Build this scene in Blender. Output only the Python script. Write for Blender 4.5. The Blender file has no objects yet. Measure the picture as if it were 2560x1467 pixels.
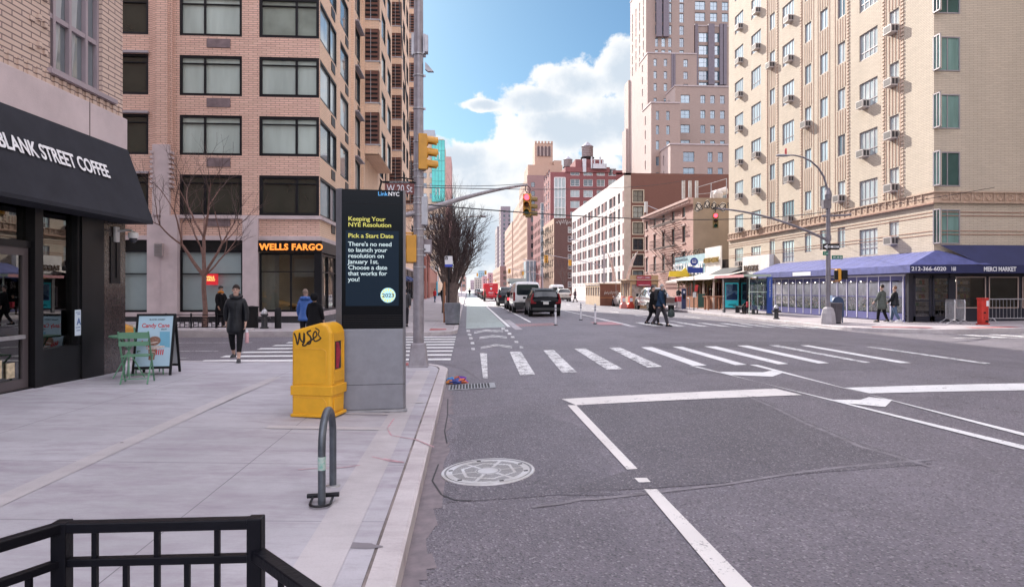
import bpy, math, random
from mathutils import Vector, Matrix
R = math.radians; PI = math.pi
rnd = random.Random(7)
sc = bpy.context.scene; COL = sc.collection
F = 1650.0; U0 = 1280.0; VH = 722.0; PSI = math.atan(112 / F); CZ = 1.8
cd = bpy.data.cameras.new('camera'); cam = bpy.data.objects.new('camera', cd); COL.objects.link(cam)
cd.sensor_width = 36; cd.lens = F / 2560 * 36; cd.shift_y = -(733.5 - VH) / 2560
cd.clip_start = .05; cd.clip_end = 6000
cam.location = (0, 0, CZ); cam.rotation_euler = (R(90), 0, -PSI); sc.camera = cam
SUN_AZ = R(-20); SUN_EL = R(30)          # left of the avenue's axis, ahead
sd = Vector((math.sin(SUN_AZ) * math.cos(SUN_EL), math.cos(SUN_AZ) * math.cos(SUN_EL), math.sin(SUN_EL)))
sl = bpy.data.lights.new('sun', 'SUN'); sun = bpy.data.objects.new('sun', sl); COL.objects.link(sun)
sl.energy = 3.7; sl.angle = R(.5); sl.color = (1, .93, .84)
sun.rotation_euler = (-sd).to_track_quat('-Z', 'Y').to_euler()
sc.view_settings.view_transform = 'Standard'; sc.view_settings.look = 'None'; sc.view_settings.gamma = 1
sc.view_settings.exposure = 1.31
sc.cycles.use_denoising = True
sc.cycles.max_bounces = 6; sc.cycles.diffuse_bounces = 3; sc.cycles.glossy_bounces = 3; sc.cycles.transparent_max_bounces = 12
sc.cycles.caustics_reflective = False; sc.cycles.caustics_refractive = False
class NT:
 def __init__(s, tree): s.t = tree; s.n = tree.nodes; s.l = tree.links
 def new(s, ty, **k):
  n = s.n.new(ty)
  for a, b in k.items(): setattr(n, a, b)
  return n
 def put(s, sock, v):
  if hasattr(v, 'default_value') or hasattr(v, 'links'): s.l.new(v, sock)
  else: sock.default_value = v
 def m(s, op, a, b=0.0, c=0.0, clamp=False):
  n = s.new('ShaderNodeMath', operation=op, use_clamp=clamp)
  s.put(n.inputs[0], a); s.put(n.inputs[1], b); s.put(n.inputs[2], c)
  return n.outputs[0]
 def noise(s, vec, scale, detail=3, rough=.55, dist=0):
  n = s.new('ShaderNodeTexNoise'); n.inputs['Scale'].default_value = scale
  n.inputs['Detail'].default_value = detail; n.inputs['Roughness'].default_value = rough
  n.inputs['Distortion'].default_value = dist
  if vec is not None: s.l.new(vec, n.inputs['Vector'])
  return n.outputs[0]
 def rng(s, v, a, b, c=0.0, d=1.0, sm=False):
  n = s.new('ShaderNodeMapRange'); n.clamp = True
  if sm: n.interpolation_type = 'SMOOTHSTEP'
  s.put(n.inputs[0], v)
  for i, x in enumerate((a, b, c, d)): n.inputs[i + 1].default_value = x
  return n.outputs[0]
 def mix(s, f, a, b, ty='MIX'):
  n = s.new('ShaderNodeMix', data_type='RGBA', blend_type=ty)
  s.put(n.inputs[0], f)
  for i, x in ((6, a), (7, b)):
   if isinstance(x, (tuple, list)): x = tuple(x) + (1,) if len(x) == 3 else x
   s.put(n.inputs[i], x)
  return n.outputs[2]
w = bpy.data.worlds.new('World'); sc.world = w; w.use_nodes = True
W = NT(w.node_tree); W.n.clear()
wo = W.new('ShaderNodeOutputWorld'); bg = W.new('ShaderNodeBackground'); bg.inputs[1].default_value = .06
sk = W.new('ShaderNodeTexSky', sky_type='NISHITA'); sk.sun_disc = False
sk.sun_elevation = SUN_EL; sk.sun_rotation = SUN_AZ; sk.air_density = 1.0; sk.dust_density = .6; sk.ozone_density = 1.5
tc = W.new('ShaderNodeTexCoord'); sx = W.new('ShaderNodeSeparateXYZ'); W.l.new(tc.outputs['Generated'], sx.inputs[0])
X_, Y_, Z_ = sx.outputs
yy = W.m('MAXIMUM', Y_, .02)
cu = W.m('DIVIDE', X_, yy); cv = W.m('DIVIDE', Z_, yy)
n1 = W.noise(tc.outputs['Generated'], 13, 10, .62, .2); n2 = W.noise(tc.outputs['Generated'], 2.6, 6, .6)
best = None
for cx, cy, rx, ry in ((1580, 170, 120, 110), (1440, 205, 150, 62), (1350, 250, 170, 52), (1215, 263, 70, 20), (1420, 320, 200, 80), (1560, 300, 200, 90),
      (1150, 400, 130, 55), (1300, 440, 330, 95), (1080, 362, 60, 26), (1300, 600, 460, 150), (900, 520, 300, 140)):
 a = W.m('DIVIDE', W.m('SUBTRACT', cu, (cx - 1168) / F), rx / F); b = W.m('DIVIDE', W.m('SUBTRACT', cv, (VH - cy) / F), ry / F)
 e = W.m('SUBTRACT', 1.0, W.m('ADD', W.m('MULTIPLY', a, a), W.m('MULTIPLY', b, b)))
 best = e if best is None else W.m('MAXIMUM', best, e)
best = W.m('MAXIMUM', best, -1.2)
front = W.rng(W.m('ADD', best, W.m('MULTIPLY', W.m('SUBTRACT', n1, .5), 3.6)), 0, .42, sm=True)
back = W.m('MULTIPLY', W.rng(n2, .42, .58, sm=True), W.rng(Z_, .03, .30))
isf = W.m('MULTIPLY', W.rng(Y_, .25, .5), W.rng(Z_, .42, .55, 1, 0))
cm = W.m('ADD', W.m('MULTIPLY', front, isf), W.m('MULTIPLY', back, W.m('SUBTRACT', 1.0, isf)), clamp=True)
n3 = W.noise(tc.outputs['Generated'], 9, 7, .6); lit = W.m('SUBTRACT', W.m('ADD', n3, .30), W.m('MULTIPLY', best, .42))
cc = W.mix(isf, W.mix(W.rng(n3, .35, .65), (21, 20.6, 23.2, 1), (33, 32, 36, 1)), W.mix(W.rng(lit, .36, .66, sm=True), (4.6, 5.2, 5.9, 1), (7.0, 7.1, 7.2, 1)))  # unseen clouds behind the camera, added far brighter to fill the shade
skc = W.mix(1.0, sk.outputs[0], (.47, .67, .76, 1), 'MULTIPLY')
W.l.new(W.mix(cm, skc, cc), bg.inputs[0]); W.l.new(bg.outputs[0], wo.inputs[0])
sP, cP = math.sin(PSI), math.cos(PSI)
def road_z(x, y=0):
 return .2 * max(0.0, 1 - ((x - 8.1) / 8.5) ** 2)
def side_z(x, y):
 if x > 8: return .15 + .012 * max(0, x - 16.4)
 k = min(1, max(0, (13.5 - y) / 4))
 return .15 + (-.4 - x) * (.012 + .018 * k) if x < -.4 else .15
def G(u, v, z=None):
 """ground point seen at photo pixel (u, v): on the road's crowned surface, or on height z"""
 a = (u - U0) / F; b = (VH - v) / F; zz = z if z is not None else .1
 for _ in range(8):
  t = (zz - CZ) / b; x, y = t * (sP + a * cP), t * (cP - a * sP)
  if z is not None: break
  zz = road_z(x, y)
 return Vector((x, y, zz))
def YX(u, X):
 a = (u - U0) / F; return X * (cP - a * sP) / (sP + a * cP)
def XY(u, Y):
 a = (u - U0) / F; return Y * (sP + a * cP) / (cP - a * sP)
def ZV(v, X, Y): return CZ + (VH - v) / F * (X * sP + Y * cP)
def UV(X, Y, Z):
 d = X * sP + Y * cP; return U0 + F * (X * cP - Y * sP) / d, VH - F * (Z - CZ) / d
MC = {}
def mat(name, col, rough=.6, metal=0.0, var=.12, vs=1.5, bump=0.0, bs=40, emit=None, es=1.0, col2=None, spec=.5, coat=0.0, gen=False):
 if name in MC: return MC[name]
 m = bpy.data.materials.new(name); m.use_nodes = True; N = NT(m.node_tree); p = N.n['Principled BSDF']
 p.inputs['Roughness'].default_value = rough; p.inputs['Metallic'].default_value = metal
 p.inputs['Specular IOR Level'].default_value = spec
 if coat: p.inputs['Coat Weight'].default_value = coat; p.inputs['Coat Roughness'].default_value = .05
 g = N.new('ShaderNodeNewGeometry').outputs['Position']
 if var or col2:
  c2 = col2 if col2 else tuple(max(0, c * (1 - var)) for c in col)
  c1 = col if col2 else tuple(min(1, c * (1 + var * .6)) for c in col)
  N.l.new(N.mix(N.rng(N.noise(g, vs, 6, .6), .32, .68), c1, c2), p.inputs['Base Color'])
 else: p.inputs['Base Color'].default_value = tuple(col) + (1,)
 if bump:
  b = N.new('ShaderNodeBump'); b.inputs['Strength'].default_value = bump; b.inputs['Distance'].default_value = .02
  N.l.new(N.noise(g, bs, 4), b.inputs['Height']); N.l.new(b.outputs[0], p.inputs['Normal'])
 if emit: p.inputs['Emission Color'].default_value = tuple(emit) + (1,); p.inputs['Emission Strength'].default_value = es
 MC[name] = m; return m
def brick(name, c1, c2, mortar, row=.1, width=.4, ms=.012, rough=.85, stain=.25):
 if name in MC: return MC[name]
 m = bpy.data.materials.new(name); m.use_nodes = True; N = NT(m.node_tree); p = N.n['Principled BSDF']
 p.inputs['Roughness'].default_value = rough
 uv = N.new('ShaderNodeUVMap').outputs[0]
 b = N.new('ShaderNodeTexBrick'); N.l.new(uv, b.inputs['Vector'])
 b.inputs['Color1'].default_value = tuple(c1) + (1,); b.inputs['Color2'].default_value = tuple(c2) + (1,); b.inputs['Mortar'].default_value = tuple(mortar) + (1,)
 b.inputs['Scale'].default_value = 1; b.inputs['Brick Width'].default_value = width; b.inputs['Row Height'].default_value = row
 b.inputs['Mortar Size'].default_value = ms; b.inputs['Mortar Smooth'].default_value = .3; b.inputs['Bias'].default_value = 0
 g = N.new('ShaderNodeNewGeometry').outputs['Position']
 st = N.new('ShaderNodeMapping'); st.inputs['Scale'].default_value = (1, 1, .22); N.l.new(g, st.inputs[0])
 k = N.rng(N.noise(st.outputs[0], .9, 7, .65), .35, .72)
 c = N.mix(N.m('MULTIPLY', k, stain), b.outputs[0], tuple(x * .55 for x in c1))
 N.l.new(c, p.inputs['Base Color'])
 bp = N.new('ShaderNodeBump'); bp.inputs['Strength'].default_value = .5; bp.inputs['Distance'].default_value = .01; bp.invert = True
 N.l.new(b.outputs[1], bp.inputs['Height']); N.l.new(bp.outputs[0], p.inputs['Normal'])
 MC[name] = m; return m
def glass(name, dark, light, p_light=.5, rough=.04, spec=1.0, ior=2.0, noise=3.0):
 """window glass; blinds, dim rooms and reflected sky put into its colour, varying by window"""
 if name in MC: return MC[name]
 m = bpy.data.materials.new(name); m.use_nodes = True; N = NT(m.node_tree); p = N.n['Principled BSDF']
 p.inputs['Roughness'].default_value = rough; p.inputs['IOR'].default_value = ior; p.inputs['Specular IOR Level'].default_value = .5
 oi = N.new('ShaderNodeObjectInfo').outputs['Random']
 f = N.rng(oi, 1 - p_light - .12, 1 - p_light + .12)
 g = N.new('ShaderNodeNewGeometry').outputs['Position']
 st = N.new('ShaderNodeMapping'); st.inputs['Scale'].default_value = (1, 1, .15); N.l.new(g, st.inputs[0])
 dk = N.mix(N.rng(N.noise(g, .9, 4), .4, .65), dark, tuple(x * .75 for x in dark))
 lt = N.mix(N.rng(N.noise(st.outputs[0], noise, 4), .35, .7), light, tuple(x * .7 for x in light))
 N.l.new(N.mix(f, dk, lt), p.inputs['Base Color'])
 MC[name] = m; return m
def clear(name, tint=(1, 1, 1), fac=.12, rough=.0):
 if name in MC: return MC[name]
 m = bpy.data.materials.new(name); m.use_nodes = True; N = NT(m.node_tree); N.n.clear()
 o = N.new('ShaderNodeOutputMaterial'); t = N.new('ShaderNodeBsdfTransparent'); g = N.new('ShaderNodeBsdfGlossy')
 t.inputs[0].default_value = tuple(tint) + (1,); g.inputs['Roughness'].default_value = rough
 lw = N.new('ShaderNodeFresnel'); lw.inputs[0].default_value = 1.6
 mx = N.new('ShaderNodeMixShader'); N.l.new(N.m('ADD', lw.outputs[0], fac, clamp=True), mx.inputs[0])
 N.l.new(t.outputs[0], mx.inputs[1]); N.l.new(g.outputs[0], mx.inputs[2]); N.l.new(mx.outputs[0], o.inputs[0])
 MC[name] = m; return m
class MB:
 def __init__(s): s.v = []; s.f = []; s.mi = []; s.cur = 0; s.M = None
 def mat(s, i): s.cur = i; return s
 def add(s, vs, fs):
  k = len(s.v)
  s.v += [tuple(s.M @ Vector(p)) if s.M else tuple(p) for p in vs]
  for f in fs: s.f.append([k + i for i in f]); s.mi.append(s.cur)
  return s
 def quad(s, a, b, c, d): return s.add([a, b, c, d], [[0, 1, 2, 3]])
 def poly(s, pts): return s.add(pts, [list(range(len(pts)))])
 def box(s, x0, x1, y0, y1, z0, z1):
  if x0 > x1: x0, x1 = x1, x0
  if y0 > y1: y0, y1 = y1, y0
  if z0 > z1: z0, z1 = z1, z0
  return s.add([(x0, y0, z0), (x1, y0, z0), (x1, y1, z0), (x0, y1, z0), (x0, y0, z1), (x1, y0, z1), (x1, y1, z1), (x0, y1, z1)],
      [[0, 3, 2, 1], [4, 5, 6, 7], [0, 1, 5, 4], [1, 2, 6, 5], [2, 3, 7, 6], [3, 0, 4, 7]])
 def cbox(s, c, d): return s.box(c[0] - d[0] / 2, c[0] + d[0] / 2, c[1] - d[1] / 2, c[1] + d[1] / 2, c[2] - d[2] / 2, c[2] + d[2] / 2)
 def beam(s, p0, p1, wx, wz=None, up=(0, 0, 1)):
  """box-section bar from p0 to p1"""
  wz = wz or wx; p0, p1 = Vector(p0), Vector(p1); d = (p1 - p0).normalized(); u = Vector(up)
  if abs(d.dot(u)) > .98: u = Vector((0, 1, 0))
  a = d.cross(u).normalized() * wx / 2; b = a.cross(d).normalized() * wz / 2
  vs = [p + sa * a + sb * b for p in (p0, p1) for sa, sb in ((-1, -1), (1, -1), (1, 1), (-1, 1))]
  return s.add(vs, [[0, 1, 2, 3], [7, 6, 5, 4], [0, 4, 5, 1], [1, 5, 6, 2], [2, 6, 7, 3], [3, 7, 4, 0]])
 def tube(s, pts, r, n=10, cap=True):
  pts = [Vector(p) for p in pts]; rs = r if isinstance(r, (list, tuple)) else [r] * len(pts)
  k0 = []; vs = []; prev = None
  for i, p in enumerate(pts):
   d = (pts[min(i + 1, len(pts) - 1)] - pts[max(i - 1, 0)]).normalized()
   if prev is None:
    u = Vector((0, 0, 1)) if abs(d.z) < .9 else Vector((1, 0, 0)); a = d.cross(u).normalized()
   else: a = (prev - d * prev.dot(d)).normalized()
   prev = a; b = d.cross(a)
   vs += [p + rs[i] * (math.cos(2 * PI * j / n) * a + math.sin(2 * PI * j / n) * b) for j in range(n)]
  fs = [[i * n + j, i * n + (j + 1) % n, (i + 1) * n + (j + 1) % n, (i + 1) * n + j] for i in range(len(pts) - 1) for j in range(n)]
  if cap: fs += [list(range(n))[::-1], [(len(pts) - 1) * n + j for j in range(n)]]
  return s.add(vs, fs)
 def lathe(s, prof, c=(0, 0, 0), n=16, axis='z', sx=1, sy=1):
  vs = []
  for r, h in prof:
   for j in range(n):
    a = 2 * PI * j / n; x, y = r * math.cos(a) * sx, r * math.sin(a) * sy
    q = (x, y, h) if axis == 'z' else ((h, x, y) if axis == 'x' else (x, h, y))
    vs.append((c[0] + q[0], c[1] + q[1], c[2] + q[2]))
  fs = [[i * n + j, i * n + (j + 1) % n, (i + 1) * n + (j + 1) % n, (i + 1) * n + j] for i in range(len(prof) - 1) for j in range(n)]
  fs += [list(range(n))[::-1], [(len(prof) - 1) * n + j for j in range(n)]]
  return s.add(vs, fs)
 def ball(s, c, r, n=12, m=8, sc_=(1, 1, 1)):
  return s.lathe([(max(.001, r * math.sin(PI * i / m)) , -r * math.cos(PI * i / m) * sc_[2]) for i in range(m + 1)], c, n, sx=sc_[0], sy=sc_[1])
 def prism(s, pts, y0, y1, plane='xz'):
  """2-D outline extruded; plane xz -> along y, xy -> along z, yz -> along x"""
  n = len(pts)
  def q(p, t): return {'xz': (p[0], t, p[1]), 'xy': (p[0], p[1], t), 'yz': (t, p[0], p[1])}[plane]
  vs = [q(p, y0) for p in pts] + [q(p, y1) for p in pts]
  return s.add(vs, [list(range(n)), [2 * n - 1 - i for i in range(n)]] + [[i, i + n, (i + 1) % n + n, (i + 1) % n] for i in range(n)])
 def build(s, name, mats, parent=None, world=False, smooth=False, bev=0, loc=None, flip=False, seg=2):
  if not isinstance(mats, (list, tuple)): mats = [mats]
  vs = s.v
  if parent is not None and world:
   inv = (Matrix.Translation(parent.location) @ parent.rotation_euler.to_matrix().to_4x4()).inverted()
   vs = [tuple(inv @ Vector(p)) for p in vs]
  me = bpy.data.meshes.new(name); me.from_pydata(vs, [], s.f)
  for m in mats: me.materials.append(m)
  me.polygons.foreach_set('material_index', s.mi)
  uvl = me.uv_layers.new(name='UVMap').data
  for p in me.polygons:
   n = p.normal
   if abs(n.z) > .9: t, b = Vector((1, 0, 0)), Vector((0, 1, 0))
   else:
    t = Vector((-n.y, n.x, 0)).normalized(); b = Vector((0, 0, 1))
   for li in p.loop_indices:
    co = Vector(s.v[me.loops[li].vertex_index]); uvl[li].uv = (co.dot(t), co.dot(b))
  if smooth:
   me.polygons.foreach_set('use_smooth', [True] * len(me.polygons)); me.set_sharp_from_angle(angle=R(38))
  me.update()
  o = bpy.data.objects.new(name, me); COL.objects.link(o)
  if loc: o.location = loc
  if parent is not None: o.parent = parent
  if bev:
   b = o.modifiers.new('bevel', 'BEVEL'); b.width = bev; b.segments = seg; b.limit_method = 'ANGLE'
  return o
def thing(name, label, cat, loc=(0, 0, 0), rz=0, group=None):
 o = bpy.data.objects.new(name, None); COL.objects.link(o); o.empty_display_size = .2
 o.location = loc; o.rotation_euler = (0, 0, rz); o['label'] = label; o['category'] = cat
 if group: o['group'] = group
 return o
def tag(o, label, cat, group=None):
 o['label'] = label; o['category'] = cat
 if group: o['group'] = group
 return o
def struct(o, kind='structure'): o['kind'] = kind; return o
def kids(o): return [c for c in bpy.data.objects if c.parent == o]
def dup(root, loc=None, rz=None, label=None, group=None):
 def cp(o, par):
  c = o.copy(); COL.objects.link(c); c.parent = par
  for ch in o.children: cp(ch, c)
  return c
 bpy.context.view_layer.update()
 r = cp(root, root.parent)
 if loc is not None: r.location = loc
 if rz is not None: r.rotation_euler = (0, 0, rz)
 if label: r['label'] = label
 if group: r['group'] = group
 return r
def text(s, size, m, loc, parent=None, fit=None, rz=0, tilt=PI / 2, name='lettering', bold=0.0, ext=.004, align='LEFT', sx=1.0, world=False, spacing=1.0, line=1.0):
 cu = bpy.data.curves.new('t', 'FONT'); cu.body = s; cu.size = size; cu.extrude = ext; cu.offset = bold; cu.align_x = align
 cu.space_character = spacing; cu.space_line = line; cu.resolution_u = 3
 o = bpy.data.objects.new('t', cu); COL.objects.link(o)
 dg = bpy.context.evaluated_depsgraph_get(); me = bpy.data.meshes.new_from_object(o.evaluated_get(dg))
 bpy.data.objects.remove(o)
 if fit: sx = fit / max(v.co.x for v in me.vertices)
 T = Matrix.Translation(Vector(loc)) @ Matrix.Rotation(rz, 4, 'Z') @ Matrix.Rotation(tilt, 4, 'X') @ Matrix.Diagonal((sx, 1, 1, 1))
 if parent is not None and world:
  T = (Matrix.Translation(parent.location) @ parent.rotation_euler.to_matrix().to_4x4()).inverted() @ T
 me.transform(T); me.materials.clear(); me.materials.append(m)
 o = bpy.data.objects.new(name, me); COL.objects.link(o); o.parent = parent
 return o
def asphalt(name, c, tint, worn=.5):
 m = bpy.data.materials.new(name); m.use_nodes = True; N = NT(m.node_tree); p = N.n['Principled BSDF']
 g = N.new('ShaderNodeNewGeometry').outputs['Position']
 big = N.rng(N.noise(g, .30, 6, .65), .38, .62); mid = N.rng(N.noise(g, 1.7, 6, .7), .3, .7)
 st = N.new('ShaderNodeMapping'); st.inputs['Scale'].default_value = (1, .12, 1); N.l.new(g, st.inputs[0])
 lane = N.rng(N.noise(st.outputs[0], 1.1, 4, .6), .45, .7)
 col = N.mix(big, c, tuple(x * .66 for x in c)); col = N.mix(N.m('MULTIPLY', mid, .5), col, tint)
 col = N.mix(N.m('MULTIPLY', lane, .42), col, tuple(x * .6 for x in c))
 sp = N.new('ShaderNodeTexVoronoi'); sp.inputs['Scale'].default_value = 70; N.l.new(g, sp.inputs['Vector'])
 sep = N.new('ShaderNodeSeparateColor'); N.l.new(sp.outputs['Color'], sep.inputs[0])
 col = N.mix(N.rng(sep.outputs[0], .84, .95, 0, .75), col, (.30, .28, .30)); col = N.mix(N.rng(sep.outputs[1], .7, .9, 0, .65), col, tuple(x * .3 for x in c))
 gm = N.new('ShaderNodeTexVoronoi'); gm.inputs['Scale'].default_value = 1.3; N.l.new(g, gm.inputs['Vector']); col = N.mix(N.rng(gm.outputs['Distance'], .03, .015, 0, .7), col, (.5, .48, .5))
 crk = N.new('ShaderNodeTexVoronoi', feature='DISTANCE_TO_EDGE'); crk.inputs['Scale'].default_value = .28
 dn = N.new('ShaderNodeVectorMath', operation='ADD'); nz = N.new('ShaderNodeTexNoise'); nz.inputs['Scale'].default_value = 2.5; nz.inputs['Detail'].default_value = 6
 N.l.new(g, nz.inputs[0]); vm = N.new('ShaderNodeVectorMath', operation='SCALE'); N.l.new(nz.outputs[1], vm.inputs[0]); vm.inputs['Scale'].default_value = 1.1
 N.l.new(g, dn.inputs[0]); N.l.new(vm.outputs[0], dn.inputs[1]); N.l.new(dn.outputs[0], crk.inputs['Vector'])
 ck = N.m('MULTIPLY', N.rng(crk.outputs['Distance'], .004, .0, 0, 1), N.rng(N.noise(g, .5, 2), .5, .6))
 col = N.mix(N.m('MULTIPLY', ck, .7), col, (.015, .014, .016))
 N.l.new(col, p.inputs['Base Color']); p.inputs['Roughness'].default_value = .6
 b = N.new('ShaderNodeBump'); b.inputs['Strength'].default_value = .7; b.inputs['Distance'].default_value = .012
 h = N.m('ADD', N.m('MULTIPLY', sp.outputs['Distance'], 1.0), N.m('MULTIPLY', N.noise(g, 18, 4), .8)); N.l.new(h, b.inputs['Height']); N.l.new(b.outputs[0], p.inputs['Normal'])
 return m
def concrete(name, c, gx=None, gy=None, x0=0, y0=0, stain=.5, lw=.006):
 m = bpy.data.materials.new(name); m.use_nodes = True; N = NT(m.node_tree); p = N.n['Principled BSDF']
 g = N.new('ShaderNodeNewGeometry').outputs['Position']; s = N.new('ShaderNodeSeparateXYZ'); N.l.new(g, s.inputs[0])
 col = N.mix(N.rng(N.noise(g, .55, 7, .7), .38, .64), c, tuple(x * .74 for x in c))
 st = N.new('ShaderNodeMapping'); st.inputs['Scale'].default_value = (.5, 1.6, 1); N.l.new(g, st.inputs[0])
 col = N.mix(N.m('MULTIPLY', N.rng(N.noise(st.outputs[0], 2.3, 9, .75), .45, .68), stain), col, (c[0] * .60, c[1] * .54, c[2] * .58))
 vo = N.new('ShaderNodeTexVoronoi'); vo.inputs['Scale'].default_value = 1.6; N.l.new(g, vo.inputs['Vector'])
 col = N.mix(N.rng(vo.outputs['Distance'], .034, .022, 0, .8), col, (.09, .08, .09))
 vo2 = N.new('ShaderNodeTexVoronoi'); vo2.inputs['Scale'].default_value = 60; N.l.new(g, vo2.inputs['Vector'])
 col = N.mix(N.rng(vo2.outputs['Distance'], .1, .5, .12, 0), col, (.2, .19, .2))
 if gx:
  for comp, per, off in ((s.outputs[0], gx, x0), (s.outputs[1], gy, y0)):
   w_ = N.m('ADD', comp, N.m('MULTIPLY', N.m('SUBTRACT', N.noise(g, 3, 2), .5), .012))
   fr = N.m('ABSOLUTE', N.m('SUBTRACT', N.m('FRACT', N.m('DIVIDE', N.m('SUBTRACT', w_, off), per)), .5))
   col = N.mix(N.rng(fr, .5 - lw / per, .5 - .3 * lw / per, 0, .85), col, (.07, .065, .07))
   cell = N.m('FLOOR', N.m('DIVIDE', N.m('SUBTRACT', comp, off - per / 2), per))
   wn = N.new('ShaderNodeTexWhiteNoise', noise_dimensions='1D'); N.l.new(cell, wn.inputs['W'])
   col = N.mix(N.m('MULTIPLY', wn.outputs[0], .28), col, tuple(x * .7 for x in c))
 N.l.new(col, p.inputs['Base Color']); p.inputs['Roughness'].default_value = .85
 b = N.new('ShaderNodeBump'); b.inputs['Strength'].default_value = .25; b.inputs['Distance'].default_value = .006
 N.l.new(N.noise(g, 60, 4), b.inputs['Height']); N.l.new(b.outputs[0], p.inputs['Normal'])
 return m
A_OLD = asphalt('asphalt_old', (.160, .147, .176), (.215, .192, .222))
A_NEW = asphalt('asphalt_patch', (.112, .104, .126), (.145, .132, .152))
CONC = concrete('concrete_flags', (.475, .46, .50), 1.45, 1.5, -2.0, 4.72, stain=1.0)
CONC2 = concrete('concrete_plain', (.50, .47, .485), stain=.35)
KERB = concrete('kerb_stone', (.55, .51, .52), stain=.8)
STEEL_EDGE = mat('kerb_joint_dirt', (.24, .20, .19), .9, var=.5, vs=3)
mb = MB(); mb.quad((-3000, -3000, -.06), (3000, -3000, -.06), (3000, 4000, -.06), (-3000, 4000, -.06))
struct(mb.build('ground', mat('ground_grey', (.14, .13, .13), .9)))
KL, KR = -.40, 16.4     # kerb faces of the avenue
mb = MB(); xs = [KL + (KR - KL) * i / 24 for i in range(25)]; ys = [-40, -5, 0, 5, 10, 15, 25, 40, 80, 200, 1500]
for i in range(24):
 for j in range(len(ys) - 1):
  q = [(xs[a], ys[b], road_z(xs[a])) for a, b in ((i, j), (i + 1, j), (i + 1, j + 1), (i, j + 1))]; mb.quad(*q)
struct(mb.build('avenue_road', A_OLD, smooth=True))
Y0, Y1 = 15.0, 25.2      # kerbs of the cross street
mb = MB()
for x0, x1 in ((-400, KL), (KR, 400)): mb.quad((x0, Y0 - 1.5, -.001), (x1, Y0 - 1.5, -.001), (x1, Y1 + 3, -.001), (x0, Y1 + 3, -.001))
struct(mb.build('cross_street_road', A_OLD))
mb = MB()
for y0 in (152.0, 285.0, 420.0):
 for x0, x1 in ((-400, KL), (KR, 400)): mb.quad((x0, y0, -.001), (x1, y0, -.001), (x1, y0 + 10, -.001), (x0, y0 + 10, -.001))
struct(mb.build('far_side_streets', A_OLD))
def pavement(name, xin, xout, y0, y1, corners, m, zf):
 """one pavement block with rounded corners (corner -> radius); top follows zf, kerb strip on the street sides"""
 sx = 1 if xin > xout else -1            # street is on the +x side when sx = 1
 def outline(ins):
  pts = []
  a0, a1 = y0, y1
  for key, cy, sy in (('near', a0, 1), ('far', a1, -1)):
   r = corners.get(key, 0)
   if r:
    cx_, cy_ = xin - sx * r, cy + sy * r; rr = max(r - ins, .02)
    seq = [(cx_ + sx * rr * math.cos(t), cy_ - sy * rr * math.sin(t)) for t in [PI / 2 * k / 10 for k in range(11)]]
    pts.append((key, seq))
   else: pts.append((key, [(xin - sx * ins, cy)]))
  near, far = pts[0][1], pts[1][1]
  near = near[::-1]                    # from the y-edge round to the x-edge
  n0 = [(xout, near[0][1])] if corners.get('near') else [(xout, y0)]
  f0 = [(xout, far[-1][1])] if corners.get('far') else [(xout, y1)]
  return n0 + near + far + f0
 out, inn, inn2 = outline(0), outline(.165), outline(.185)
 n = len(out); nc = MB(); kb = MB(); jt = MB()
 for i in range(n - 1):
  a, b = out[i], out[i + 1]; c, d = inn[i], inn[i + 1]; e, f = inn2[i], inn2[i + 1]
  if abs(a[0] - b[0]) > .5 and abs(a[1] - b[1]) < 1e-6 and not (corners.get('near') if i == 0 else corners.get('far')): continue
  z = lambda p: zf(p[0], p[1])
  kb.quad((a[0], a[1], -.03), (b[0], b[1], -.03), (b[0], b[1], z(b) - .012), (a[0], a[1], z(a) - .012))
  c1 = (a[0] + (c[0] - a[0]) * .12, a[1] + (c[1] - a[1]) * .12); d1 = (b[0] + (d[0] - b[0]) * .12, b[1] + (d[1] - b[1]) * .12)
  kb.quad((a[0], a[1], z(a) - .012), (b[0], b[1], z(b) - .012), (d1[0], d1[1], z(b)), (c1[0], c1[1], z(a)))
  kb.quad((c1[0], c1[1], z(a)), (d1[0], d1[1], z(b)), (d[0], d[1], z(d)), (c[0], c[1], z(c)))
  jt.quad((c[0], c[1], z(c) - .004), (d[0], d[1], z(d) - .004), (f[0], f[1], z(f) - .004), (e[0], e[1], z(e) - .004))
 struct(kb.build('kerb', KERB)); struct(jt.build('kerb_joint', STEEL_EDGE))
 # top surface: strips in x, clipped to the rounded outline by Y extents
 g = MB(); xx = sorted({round(p[0], 4) for p in inn2} | {xin - sx * (.2 + k * .7) for k in range(1, 10)} | {xin - sx * 9.} | {xin - sx * 12.} | {xin - sx * 13.} | {xin - sx * 20.} | {xout})
 lo, hi = min(xout, xin), max(xout, xin); xx = [x for x in xx if lo - 1e-6 <= x <= hi - 1e-9 or abs(x - (xin - sx * .2)) < 1e-3]
 def yr(x):
  ya, yb = y0 + (.2 if corners.get('near') else 0), y1 - (.2 if corners.get('far') else 0)
  for key, sgn in (('near', 1), ('far', -1)):
   r = corners.get(key, 0)
   if r:
    cx_ = xin - sx * r; dx = sx * (x - cx_)
    if dx > 0:
     k = math.sqrt(max(0, (r - .2) ** 2 - dx * dx))
     if key == 'near': ya = y0 + r - k
     else: yb = y1 - r + k
  return ya, yb
 for i in range(len(xx) - 1):
  (a0, b0), (a1, b1) = yr(xx[i]), yr(xx[i + 1])
  m_ = 8
  for k in range(m_):
   t0, t1 = k / m_, (k + 1) / m_
   P = [(xx[i], a0 + (b0 - a0) * t0), (xx[i + 1], a1 + (b1 - a1) * t0), (xx[i + 1], a1 + (b1 - a1) * t1), (xx[i], a0 + (b0 - a0) * t1)]
   g.quad(*[(p[0], p[1], zf(*p)) for p in P])
 return struct(g.build(name, m, smooth=True))
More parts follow.
